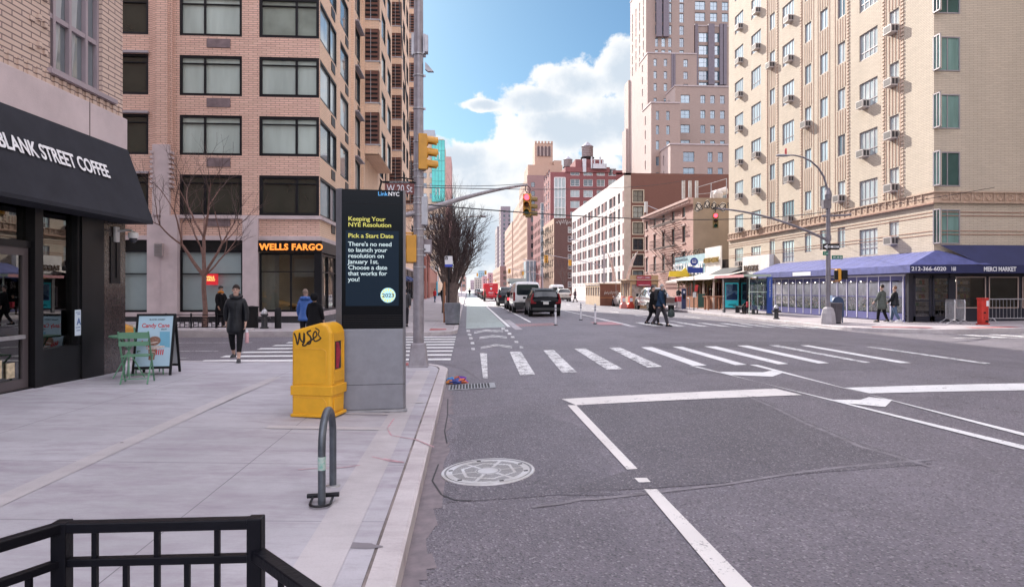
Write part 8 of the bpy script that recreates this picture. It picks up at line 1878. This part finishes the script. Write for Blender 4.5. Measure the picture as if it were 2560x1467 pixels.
# white sedan by the sheds
def sedan(label, loc, rz, pm, L=4.7, taxi=False):
 t = thing('taxi' if taxi else 'parked_car', label, 'taxi' if taxi else 'car', loc, rz); W = .91
 st = [(0, .38, .78, .84, W * .88, W * .9, W * .8), (.08, .28, .92, .98, W * .94, W * .95, W * .82), (.75, .22, .94, 1.02, W * .97, W * .98, W * .78), (1.45, .2, .93, 1.36, W * .97, W, W * .66), (2.1, .2, .92, 1.44, W * .97, W, W * .68), (2.7, .2, .90, 1.38, W * .97, W, W * .67), (3.45, .2, .88, .95, W * .97, W * .97, W * .78), (4.3, .24, .76, .82, W * .93, W * .92, W * .7), (L, .34, .55, .62, W * .8, W * .8, W * .62)]
 rings, _ = carbody(t, st, pm); side_glass(t, rings, [((2, .75), (3, .1)), ((3, .18), (4, .1)), ((4, .2), (5, .45))]); end_glass(t, rings, 2, 3, 'rear_window'); end_glass(t, rings, 6, 5, 'windscreen')
 wheels(t, (.95, 3.75), W, .33)
 for s in (1, -1): MB().box(s * W * .62, s * W * .93, -.02, .14, .68, .86).build('tail_light', TAIL, t, bev=.01); MB().box(s * W, s * (W + .15), 3.1, 3.2, .92, 1.04).build('wing_mirror', pm, t, bev=.02); MB().box(s * W * .45, s * W * .8, L - .2, L - .04, .58, .72).build('headlight', MC['headlamp'], t)
 plate(t, 0, -.02, .62)
 if taxi: MB().box(-.3, .3, 2.0, 2.25, 1.47, 1.62).build('roof_sign', mat('taxi_sign', (.7, .5, .2), .5), t, bev=.02)
 return t
sedan('white sedan parked between the two dining sheds', (15.2, 60.4, rz_at(15.2)), 0, whp, 4.4)
sedan('yellow taxi passing behind the coffee shop corner on the cross street', (-14.7, 20.4, 0), -PI / 2 - R(3), paint('taxi_yellow', (.70, .33, .02), 0), taxi=True)
# pickup
t = thing('pickup_truck', 'silver crew-cab pickup with a dull bronze tailgate, left of the bearded man', 'pickup truck', (15.15, 49.9, rz_at(15.1)), R(1)); W = .97
st = [(0, .5, 1.0, 1.06, W * .92, W * .96, W * .92), (.05, .45, 1.06, 1.1, W * .97, W, W * .94), (1.75, .42, 1.08, 1.12, W * .97, W, W * .94), (1.85, .4, 1.1, 1.78, W * .97, W, W * .76), (2.6, .4, 1.1, 1.86, W * .97, W, W * .75), (3.5, .4, 1.1, 1.82, W * .97, W, W * .74), (4.2, .4, 1.08, 1.18, W * .97, W * .98, W * .84), (5.2, .44, 1.0, 1.1, W * .95, W * .95, W * .82), (5.5, .5, .8, .9, W * .88, W * .88, W * .76)]
rings, _ = carbody(t, st, silp); side_glass(t, rings, [((3, .15), (4, -.0)), ((4, .05), (5, .35))]); end_glass(t, rings, 2, 3, 'rear_window', lo=.25, hi=.9); end_glass(t, rings, 6, 5, 'windscreen'); wheels(t, (1.05, 4.5), W, .40)
MB().box(-.78, .78, -.025, .0, .66, 1.06).build('tailgate', mat('tailgate_bronze', (.20, .14, .13), .35, .4), t, bev=.01); MB().box(-.9, .9, -.12, .05, .46, .62).build('rear_bumper', CHR, t, bev=.03)
for s in (1, -1): MB().box(s * .80, s * .97, -.03, .1, .72, 1.06).build('tail_light', TAIL, t, bev=.01); MB().box(s * W, s * (W + .2), 3.75, 3.85, 1.1, 1.34).build('wing_mirror', BLKM, t, bev=.02); MB().box(s * (W + .0), s * (W + .05), 1.9, 3.9, .4, .46).build('side_step', CHR, t)
# ================================================================ people
def skin_mesh(nodes, edges, sub_=2):
 import bmesh
 me = bpy.data.meshes.new('s'); bm = bmesh.new(); lay = bm.verts.layers.skin.verify(); vs = []
 for i, n in enumerate(nodes):
  v = bm.verts.new(n[:3]); r = n[3]; v[lay].radius = (r, r) if not isinstance(r, tuple) else r; v[lay].use_root = i == 0; vs.append(v)
 for a, b in edges: bm.edges.new((vs[a], vs[b]))
 bm.to_mesh(me); bm.free(); o = bpy.data.objects.new('s', me); COL.objects.link(o)
 m = o.modifiers.new('skin', 'SKIN'); m.branch_smoothing = .4; m.use_smooth_shade = True; s = o.modifiers.new('sub', 'SUBSURF'); s.levels = s.render_levels = sub_
 dg = bpy.context.evaluated_depsgraph_get(); out = bpy.data.meshes.new_from_object(o.evaluated_get(dg)); bpy.data.objects.remove(o)
 out.polygons.foreach_set('use_smooth', [True] * len(out.polygons)); return out
def link_mesh(name, me, m, par):
 me.materials.clear(); me.materials.append(m); o = bpy.data.objects.new(name, me); COL.objects.link(o); o.parent = par; return o
def V3(*a): return Vector(a)
def bend(a, b, t, off): p = a.lerp(b, t); return p + off
SKIN1 = mat('skin_light', (.52, .33, .26), .55, var=.08, vs=20); SKIN2 = mat('skin_tan', (.42, .25, .18), .55, var=.08, vs=20)
def person(label, loc, rz, h=1.7, stride=.0, lead=1, arms=((0, .1), (0, .1)), coat=None, coat_len=.45, coat_w=1.0, legs=None, leg_w=1.0, leg_end=.06, hair=None, hair_kind='short', shoes=None, skinm=None, hood=None, extras=None, lean=0.0, sit=False, head_turn=0.0, beard=None, group=None):
 """local frame: facing -y, feet at z = 0. arms: (forward swing, elbow bend) for left(+x), right(-x)."""
 t = thing('person', label, 'person', loc, rz, group); S = h / 1.75; skinm = skinm or SKIN1
 hip = .93 * S if not sit else .50 * S; P = {}
 ln = V3(0, -lean, 0)
 P['pel'] = V3(0, 0, hip); P['abd'] = V3(0, 0, hip + .16 * S) + ln * .3; P['chest'] = V3(0, 0, hip + .36 * S) + ln * .7; P['neck'] = V3(0, 0, hip + .53 * S) + ln; P['hd'] = V3(0, -.015, hip + .62 * S) + ln * 1.1
 nodes = []; edges = []
 def add(p, r, par=None):
  nodes.append((p[0], p[1], p[2], r * S if not isinstance(r, tuple) else (r[0] * S, r[1] * S))); i = len(nodes) - 1
  if par is not None: edges.append((par, i))
  return i
 pel = add(P['pel'], (.15, .11)); abd = add(P['abd'], (.135, .10), pel); ch = add(P['chest'], (.165, .11), abd); nk0 = add(P['neck'] + V3(0, 0, -.03 * S), .062, ch); nk = add(P['neck'] + V3(0, -.005, .04 * S), .055, nk0)
 c_, s_ = math.cos(head_turn), math.sin(head_turn); fd = V3(s_ * -1, -c_, 0)
 jaw = add(P['neck'] + V3(0, 0, .10 * S) + fd * .02 * S, (.062, .072), nk); mid = add(P['neck'] + V3(0, 0, .165 * S) + fd * .008 * S, (.076, .090), jaw); top = add(P['neck'] + V3(0, 0, .225 * S) - fd * .005 * S, (.060, .072), mid)
 legj = {}; armj = {}
 for s in (1, -1):
  hp = P['pel'] + V3(s * .095 * S, 0, -.05 * S); ph = stride * (1 if s == lead else -1)
  if sit: kn = hp + V3(s * .03, -.42 * S, .0); an = kn + V3(0, .02, -.40 * S)
  else:
   kn = hp + V3(s * .005, -ph * .50, -.42 * S * math.cos(ph * .6)) + V3(0, -.03, 0); back = ph < 0
   an = V3(s * .09 * S, -ph * 1.0 + (.05 if back else 0), (.075 + (.09 * min(1, -ph * 3) if back else 0)) * S)
  toe = an + V3(s * .02, -.14 * S, (-.045 if not (ph < -.12) else -.075) * S)
  legj[s] = (hp, kn, an, toe)
  a = add(hp, .095, pel); b = add(hp.lerp(kn, .5), .082, a); k = add(kn, .060, b); c = add(kn.lerp(an, .35), .058, k); d_ = add(an, .034, c); e = add(toe, .020, d_)
  sh = P['chest'] + V3(s * .175 * S, 0, .10 * S); fw, eb = arms[0 if s > 0 else 1]
  el = sh + V3(s * .05 * S, -math.sin(fw) * .28 * S, -math.cos(fw) * .28 * S); wr = el + V3(s * -.005, -math.sin(fw + eb) * .25 * S, -math.cos(fw + eb) * .25 * S); hd = wr + (wr - el).normalized() * .07 * S
  armj[s] = (sh, el, wr, hd)
  i = add(sh, .062, ch); j = add(el, .044, i); k = add(wr, .028, j); pm_ = add(wr + (wr - el).normalized() * .055 * S, (.036, .018), k)
  dr_ = (wr - el).normalized(); lat = V3(0, -1, 0)
  for q, (off, ln_) in enumerate(((.026, .062), (.009, .072), (-.009, .068), (-.025, .052))):
   b0 = wr + dr_ * .085 * S + lat * off * S; m1 = b0 + dr_ * ln_ * .5 * S + V3(-s * .008, 0, 0); m2 = b0 + dr_ * ln_ * .85 * S + V3(-s * .028, 0, 0) * S
   f1 = add(b0, .0095, pm_); f2 = add(m1, .0088, f1); add(m2, .0075, f2)
  th = add(wr + dr_ * .04 * S + lat * .040 * S, .0105, pm_); add(wr + dr_ * .075 * S + lat * .058 * S + V3(-s * .01, 0, 0), .0085, th)
 body = link_mesh('body', skin_mesh(nodes, edges, 2), skinm, t)
 hc = P['neck'] + V3(0, 0, .165 * S); fy = fd
 side = V3(-fy.y, fy.x, 0)
 # face: nose, eyes, mouth, ears joined in one mesh
 d = MB(); nb = hc + fy * .088 * S + V3(0, 0, -.005 * S); d.add([nb + V3(0, 0, .035 * S) - fy * .008, nb + side * .014 * S + V3(0, 0, -.018 * S), nb - side * .014 * S + V3(0, 0, -.018 * S), nb + fy * .026 * S + V3(0, 0, -.014 * S)], [[0, 1, 3], [0, 3, 2], [1, 2, 3]])
 for q in (1, -1): d.ball(tuple(hc + side * q * .078 * S + V3(0, 0, -.002)), .022 * S, 8, 6, (.5, .8, 1.2))
 d.build('face_relief', skinm, t, smooth=True)
 d = MB()
 for q in (1, -1): d.ball(tuple(hc + fy * .083 * S + side * q * .030 * S + V3(0, 0, .022 * S)), .010 * S, 8, 5)
 d.build('eyes', mat('eye_dark', (.03, .02, .02), .3, var=0), t)
 d = MB(); mo = hc + fy * .088 * S + V3(0, 0, -.047 * S); d.box(mo.x - .022 * S, mo.x + .022 * S, mo.y - .006, mo.y + .006, mo.z - .004, mo.z + .004); d.build('mouth', mat('lip', (.35, .12, .11), .5, var=0), t)
 if hair:
  d = MB(); n, m_ = 16, 9; cc = hc + V3(0, 0, .028 * S) - fy * .012 * S; vs = []
  for i in range(m_ + 1):
   for j in range(n):
    a = 2 * PI * j / n; dv = V3(math.cos(a), math.sin(a), 0); fr = max(0, dv.dot(fy)); low = (-.045 if hair_kind != 'long' else -.12) + .115 * fr + (.02 if hair_kind == 'bald' else 0)
    e = PI / 2 * (1 - i / m_); zz = .112 * math.sin(e) if i <= m_ else 0; rr_ = math.cos(e)
    z_ = zz if i < m_ else low; vs.append(cc + dv * (.092 if dv.dot(fy) < -.3 else .083) * S * rr_ * (1 if i < m_ else .93) + V3(0, 0, z_ * S))
  d.add(vs, [[i * n + j, i * n + (j + 1) % n, (i + 1) * n + (j + 1) % n, (i + 1) * n + j] for i in range(m_) for j in range(n)])
  if hair_kind == 'bun': d.ball(tuple(hc - fy * .105 * S + V3(0, 0, .05 * S)), .042 * S, 10, 8)
  d.build('hair', hair, t, smooth=True)
 if beard:
  d = MB(); d.ball(tuple(hc + fy * .050 * S + V3(0, 0, -.068 * S)), .062 * S, 12, 8, (1, .8, 1.1)); d.build('beard', beard, t, smooth=True)
 if hood:
  d = MB(); d.ball(tuple(hc - fy * .022 * S + V3(0, 0, .01 * S)), .118 * S, 16, 10, (1, 1, 1.16)); d.lathe([(.09 * S, -.14 * S), (.13 * S, -.20 * S)], tuple(hc), 14); d.build('hood', hood, t, smooth=True)
 # trousers
 if legs:
  nn, ee = [], []
  def ad(p, r, par=None):
   nn.append((p[0], p[1], p[2], (r[0] * S, r[1] * S) if isinstance(r, tuple) else r * S))
   if par is not None: ee.append((par, len(nn) - 1))
   return len(nn) - 1
  r0 = ad(P['pel'] + V3(0, 0, .06 * S), (.165, .125)); r1_ = ad(P['pel'] + V3(0, 0, -.02 * S), (.165, .125), r0)
  for s in (1, -1):
   hp, kn, an, toe = legj[s]; e = kn.lerp(an, 1 - leg_end) if leg_end else an
   a = ad(hp, .105 * leg_w, r1_); b = ad(hp.lerp(kn, .5), .095 * leg_w, a); k = ad(kn, .076 * leg_w, b); c = ad(kn.lerp(e, .45), .070 * leg_w, k); ad(e, .056 * leg_w, c)
  link_mesh('trousers', skin_mesh(nn, ee, 2), legs, t)
 if coat:
  nn, ee = [], []
  def ad(p, r, par=None):
   nn.append((p[0], p[1], p[2], (r[0] * S, r[1] * S) if isinstance(r, tuple) else r * S))
   if par is not None: ee.append((par, len(nn) - 1))
   return len(nn) - 1
  w_ = coat_w
  c0 = ad(P['chest'], (.205 * w_, .15 * w_)); n0 = ad(P['neck'] + V3(0, .0, .0), (.085, .085), c0); ad(P['neck'] + V3(0, .005, .045 * S), (.075, .08), n0); a0 = ad(P['abd'], (.185 * w_, .145 * w_), c0); p0 = ad(P['pel'], (.205 * w_, .16 * w_), a0)
  if coat_len > .05: m1 = ad(P['pel'] + V3(0, 0, -coat_len * .5 * S), (.225 * w_, .185 * w_), p0); ad(P['pel'] + V3(0, 0, -coat_len * S), (.23 * w_, .20 * w_), m1)
  for s in (1, -1):
   sh, el, wr, hd = armj[s]; i = ad(sh + V3(-s * .01, 0, 0), .092, c0); j = ad(sh.lerp(el, .55), .078, i); k = ad(el, .070, j); ad(el.lerp(wr, .92), .052, k)
  link_mesh('coat', skin_mesh(nn, ee, 2), coat, t)
  d = MB(); z0 = P['chest'].z; d.box(-.004, .004, P['chest'].y - .155 * S * w_, P['chest'].y - .13 * S, hip - .05, z0 + .06); d.build('zip', BLKM, t)
 sm = shoes or BLKM
 for s in (1, -1):
  hp, kn, an, toe = legj[s]; d = MB(); dv = (toe - an); dv.z = 0; dv.normalize(); zt_ = -.075 * S; tip = toe.z - an.z + .045 * S
  rr2 = lambda c, a, b, cc: [tuple(c + V3(a * math.cos(q) * math.cos(p), b * math.sin(q) * math.cos(p), cc * math.sin(p))) for p in [0, .5, 1.0, 1.5] for q in [2 * PI * k / 14 for k in range(14)]]
  d = MB(); z_ = an.z - .068 * S
  for cy_, a, b, cc in ((.02, .046, .075, .125), (-.06, .048, .10, .085), (-.12, .050, .085, .062)):
   v_ = rr2(V3(an.x + (toe.x - an.x) * (-cy_ / .14), an.y + cy_ * S, z_ + (tip - .0) * (0 if cy_ > -.1 else 0)), a * S, b * S, cc * S); d.add(v_, [[i * 14 + j, i * 14 + (j + 1) % 14, (i + 1) * 14 + (j + 1) % 14, (i + 1) * 14 + j] for i in range(3) for j in range(14)] + [[42 + j for j in range(14)]])
  d.build('shoe', sm, t, smooth=True); d = MB(); d.prism([(an.x - .045 * S, an.y + .08), (an.x + .045 * S, an.y + .08), (toe.x + .05 * S, toe.y - .04), (toe.x - .05 * S, toe.y - .04)], an.z - .075 * S, an.z - .055 * S, 'xy')
 if extras: extras(t, P, armj, S, hc, fy, side)
 return t
puff = mat('puffer_black', (.007, .008, .012), .5, spec=.3, var=.3, vs=14, bump=.6, bs=9); wool = mat('wool_black', (.009, .009, .011), .9, spec=.15, var=.3, vs=30); legb = mat('leggings_black', (.006, .006, .008), .8, spec=.2); jean = mat('jeans_blue', (.07, .11, .18), .85, var=.25, vs=20); darkt = mat('trousers_dark', (.018, .017, .022), .85, spec=.2, var=.2)
HB_ = mat('hair_brown', (.018, .010, .008), .6, spec=.3); HG = mat('hair_grey', (.35, .32, .31), .7); snk = mat('sneaker_black', (.03, .03, .035), .6, var=.3, vs=40); HK = mat('hair_black', (.012, .01, .01), .5)
def at(u, Y): return XY(u, Y)
def ex_woman(t, P, armj, S, hc, fy, side):
 d = MB()
 for q in (1, -1):
  c = hc + fy * .097 * S + side * q * .031 * S + V3(0, 0, .022 * S); d.tube([c + side * .022 * S * math.cos(a) + V3(0, 0, .018 * S * math.sin(a)) for a in [2 * PI * k / 10 for k in range(11)]], .0025, 5, cap=False)
  d.tube([hc + fy * .095 * S + side * q * .053 * S + V3(0, 0, .025 * S), hc + side * q * .08 * S + V3(0, 0, .025 * S)], .002, 4)
 d.build('glasses', BLKM, t)
 d = MB(); d.tube([P['neck'] + V3(.10 * math.cos(a), .10 * math.sin(a) * .9 + .02, .02 + .03 * math.sin(a)) for a in [2 * PI * k / 14 for k in range(15)]], .045, 8, cap=False); d.build('hood_collar', puff, t, smooth=True)
woman_p = (at(590, 14.85), 14.85, .218)
person('woman in a long black puffer jacket and cropped leggings walking with a pink bottle', woman_p, R(10), 1.67, .22, 1, ((.12, .15), (-.28, .25)), puff, .34, 1.0, legb, .92, .30, HB_, 'bun', snk, SKIN1, extras=ex_woman)
# the bottle hangs from her left hand
bx, by = woman_p[0] + .245, woman_p[1] - .03
t = thing('water_bottle', 'pale pink drinking bottle hanging from the walking woman\'s hand', 'bottle', (bx, by, .62)); PKB = mat('bottle_pink', (.62, .36, .38), .4, var=.03)
MB().lathe([(.036, 0), (.04, .01), (.04, .20), (.03, .23)], n=16).build('flask', PKB, t, smooth=True); MB().lathe([(.025, .23), (.027, .27), (.01, .28)], n=12).build('cap', TXT, t); MB().tube([(-.02, 0, .26), (-.012, 0, .32), (.012, 0, .32), (.02, 0, .26)], .004, 5).build('loop', TXT, t)
def ex_scarf(t, P, armj, S, hc, fy, side):
 MB().tube([P['neck'] + V3(.085 * math.cos(a), .085 * math.sin(a), .035 + .01 * math.sin(2 * a)) for a in [2 * PI * k / 14 for k in range(15)]], .045, 8, cap=False).build('scarf', mat('scarf_orange', (.60, .22, .03), .8), t, smooth=True)
 d = MB(); d.ball(tuple(hc + V3(0, 0, .07)), .092, 12, 8, (1.05, 1.1, .6)); d.build('beanie', HK, t, smooth=True)
person('person in long black coat and orange scarf on the far pavement, behind the walking woman', (at(552, 27.4), 27.4, .2), R(60), 1.72, .05, 1, ((.2, .2), (.1, .3)), wool, .5, 1.15, darkt, 1, .06, HK, 'short', None, SKIN2, extras=ex_scarf)
def ex_blue(t, P, armj, S, hc, fy, side):
 d = MB(); d.tube([P['neck'] + V3(.12 * math.cos(a), .06 * math.sin(a) + .05, .0 + .02 * math.sin(a)) for a in [2 * PI * k / 12 for k in range(13)]], .06, 8, cap=False); d.build('hood_folded', MC['puffer_blue'], t, smooth=True)
mat('puffer_blue', (.03, .10, .34), .5, var=.15, vs=10, bump=.9, bs=12)
person('balding man in a blue puffer jacket seen from behind at the crosswalk', (at(764, 21.2), 21.2, .01), PI, 1.78, .1, 1, ((.1, .2), (-.1, .3)), MC['puffer_blue'], .18, 1.12, darkt, 1, .06, mat('hair_cropped', (.22, .16, .13), .8), 'bald', None, SKIN1, extras=ex_blue)
person('person in a black hooded coat seen from behind, right of the blue puffer jacket', (at(786, 19.6), 19.6, .01), PI + R(-12), 1.66, .08, -1, ((.1, .5), (.1, .5)), wool, .45, 1.12, darkt, 1, .06, HK, 'short', None, SKIN1, hood=wool)
person('man in dark clothes half hidden between the kiosk and the traffic pole', (at(1011, 27.6), 27.6, .2), PI + R(10), 1.74, .14, 1, ((.2, .2), (-.25, .2)), mat('jacket_charcoal', (.03, .03, .035), .8), .12, 1.05, darkt, 1, .06, HG, 'short', None, SKIN1)
def ex_beard(t, P, armj, S, hc, fy, side):
 for s in (1, -1): MB().tube([P['chest'] + V3(s * .10, -.02, .22), P['chest'] + V3(s * .13, -.165, .08), P['chest'] + V3(s * .14, -.165, -.12)], .016, 6).build('backpack_strap', BLKM, t)
 MB().cbox(tuple(P['chest'] + V3(0, .2, .0)), (.34, .18, .46)).build('backpack', mat('backpack_black', (.012, .012, .016), .7), t, bev=.05)
bm = G(1652, 816); bp_ = (bm.x, bm.y, bm.z)
person('grey-bearded man in a navy jacket and backpack striding across the avenue', bp_, R(52), 1.80, .27, 1, ((-.15, .35), (.2, .25)), mat('jacket_navy', (.012, .03, .065), .7, var=.2, vs=12, spec=.2), .13, 1.22, mat('cords_grey', (.05, .045, .055), .9, var=.2, vs=25), 1.12, .04, HG, 'short', None, SKIN1, extras=ex_beard, beard=mat('beard_grey', (.45, .42, .41), .9, var=.2, vs=60), lean=.06)
t = thing('shopping_bag', 'dark green carrier bag held low by the bearded man', 'bag', (bp_[0] + .36, bp_[1] - .28, bp_[2] + .40)); BGm = mat('bag_dark_green', (.015, .03, .028), .6, var=.3, vs=20)
MB().lathe([(.03, .36), (.10, .30), (.16, .16), (.15, .04), (.05, .0)], n=14, sy=.55).build('sack', BGm, t, smooth=True); MB().tube([(-.04, 0, .34), (-.03, 0, .46), (.03, 0, .46), (.04, 0, .34)], .010, 5).build('handle', BGm, t)
person('person in a long black coat walking close behind the bearded man', (bp_[0] - .08, bp_[1] + .9, bp_[2]), R(55), 1.74, .22, 1, ((.1, .2), (.1, .2)), wool, .42, 1.15, darkt, 1, .06, HK, 'short', None, SKIN1)
person('person in a grey-green wool coat walking past the market panes', (at(2205, 30.3), 30.3, .2), PI + R(25), 1.80, .16, 1, ((.25, .5), (.2, .5)), mat('coat_green_grey', (.085, .10, .09), .9, var=.25, vs=15), .36, 1.15, legb, 1, .05, HB_, 'short', None, SKIN1, group=None)
person('person in a black puffer and blue jeans to the right of the green-grey coat', (at(2237, 30.1), 30.1, .2), PI + R(35), 1.74, .2, -1, ((.2, .6), (.1, .6)), puff, .16, 1.12, jean, 1.1, .05, mat('hair_auburn', (.14, .06, .03), .6), 'short', mat('shoe_pale', (.5, .5, .52), .6), SKIN1, group=None)
person('cyclist in black standing over his bicycle near the bus stop', (17.75, 54.5, .2), R(15), 1.76, .08, 1, ((.6, .5), (.6, .5)), mat('jacket_black2', (.02, .02, .022), .7), .1, 1.1, darkt, 1, .06, HB_, 'short', None, SKIN2)
def ex_redbag(t, P, armj, S, hc, fy, side): MB().cbox(tuple(P['pel'] + V3(.26, -.2, .12)), (.16, .3, .36)).build('red_bag', mat('bag_red', (.45, .02, .05), .6), t, bev=.02)
person('person in dark clothes with a red bag waiting inside the bus shelter', (18.35, 41.9, .19), R(-80), 1.7, .02, 1, ((.3, .8), (.3, .8)), wool, .1, 1.15, darkt, 1, .06, HK, 'short', None, SKIN2, sit=True, extras=ex_redbag)
person('small figure in a red jacket and jeans on the far left pavement', (at(1087, 78), 78, .2), R(150), 1.62, .2, 1, ((.3, .2), (-.3, .2)), mat('jacket_red', (.50, .02, .03), .7), .1, 1.15, jean, 1, .06, HK, 'short', None, SKIN2)
person('distant pedestrian in black on the left pavement, right of the red jacket', (at(1106, 82), 82, .2), R(170), 1.74, .1, 1, ((.1, .2), (-.1, .2)), wool, .3, 1.15, darkt, 1, .06, HK, 'short', None, SKIN2)
person('pedestrian in dark clothes crossing behind the pearl SUV', (at(1438, 80), 80, rz_at(13)), R(-80), 1.70, .28, 1, ((.2, .8), (.3, .9)), mat('jacket_plum', (.06, .03, .045), .8), .12, 1.1, darkt, 1, .06, mat('hair_fair', (.3, .18, .08), .6), 'long', None, SKIN1)
person('pedestrian standing by the red truck with a dark skirt', (at(1212, 88), 88, rz_at(2.4)), R(90), 1.72, .04, 1, ((.2, .4), (.1, .3)), mat('jacket_brown', (.12, .07, .05), .8), .45, 1.15, darkt, 1, .06, HK, 'short', None, SKIN2)
person('tiny dark cyclist figure far down the green bike lane', (at(1174, 150), 150, .1), PI, 1.75, .1, 1, ((.5, .4), (.5, .4)), wool, .1, 1.1, darkt, 1, .06, HK, 'short', None, SKIN2)
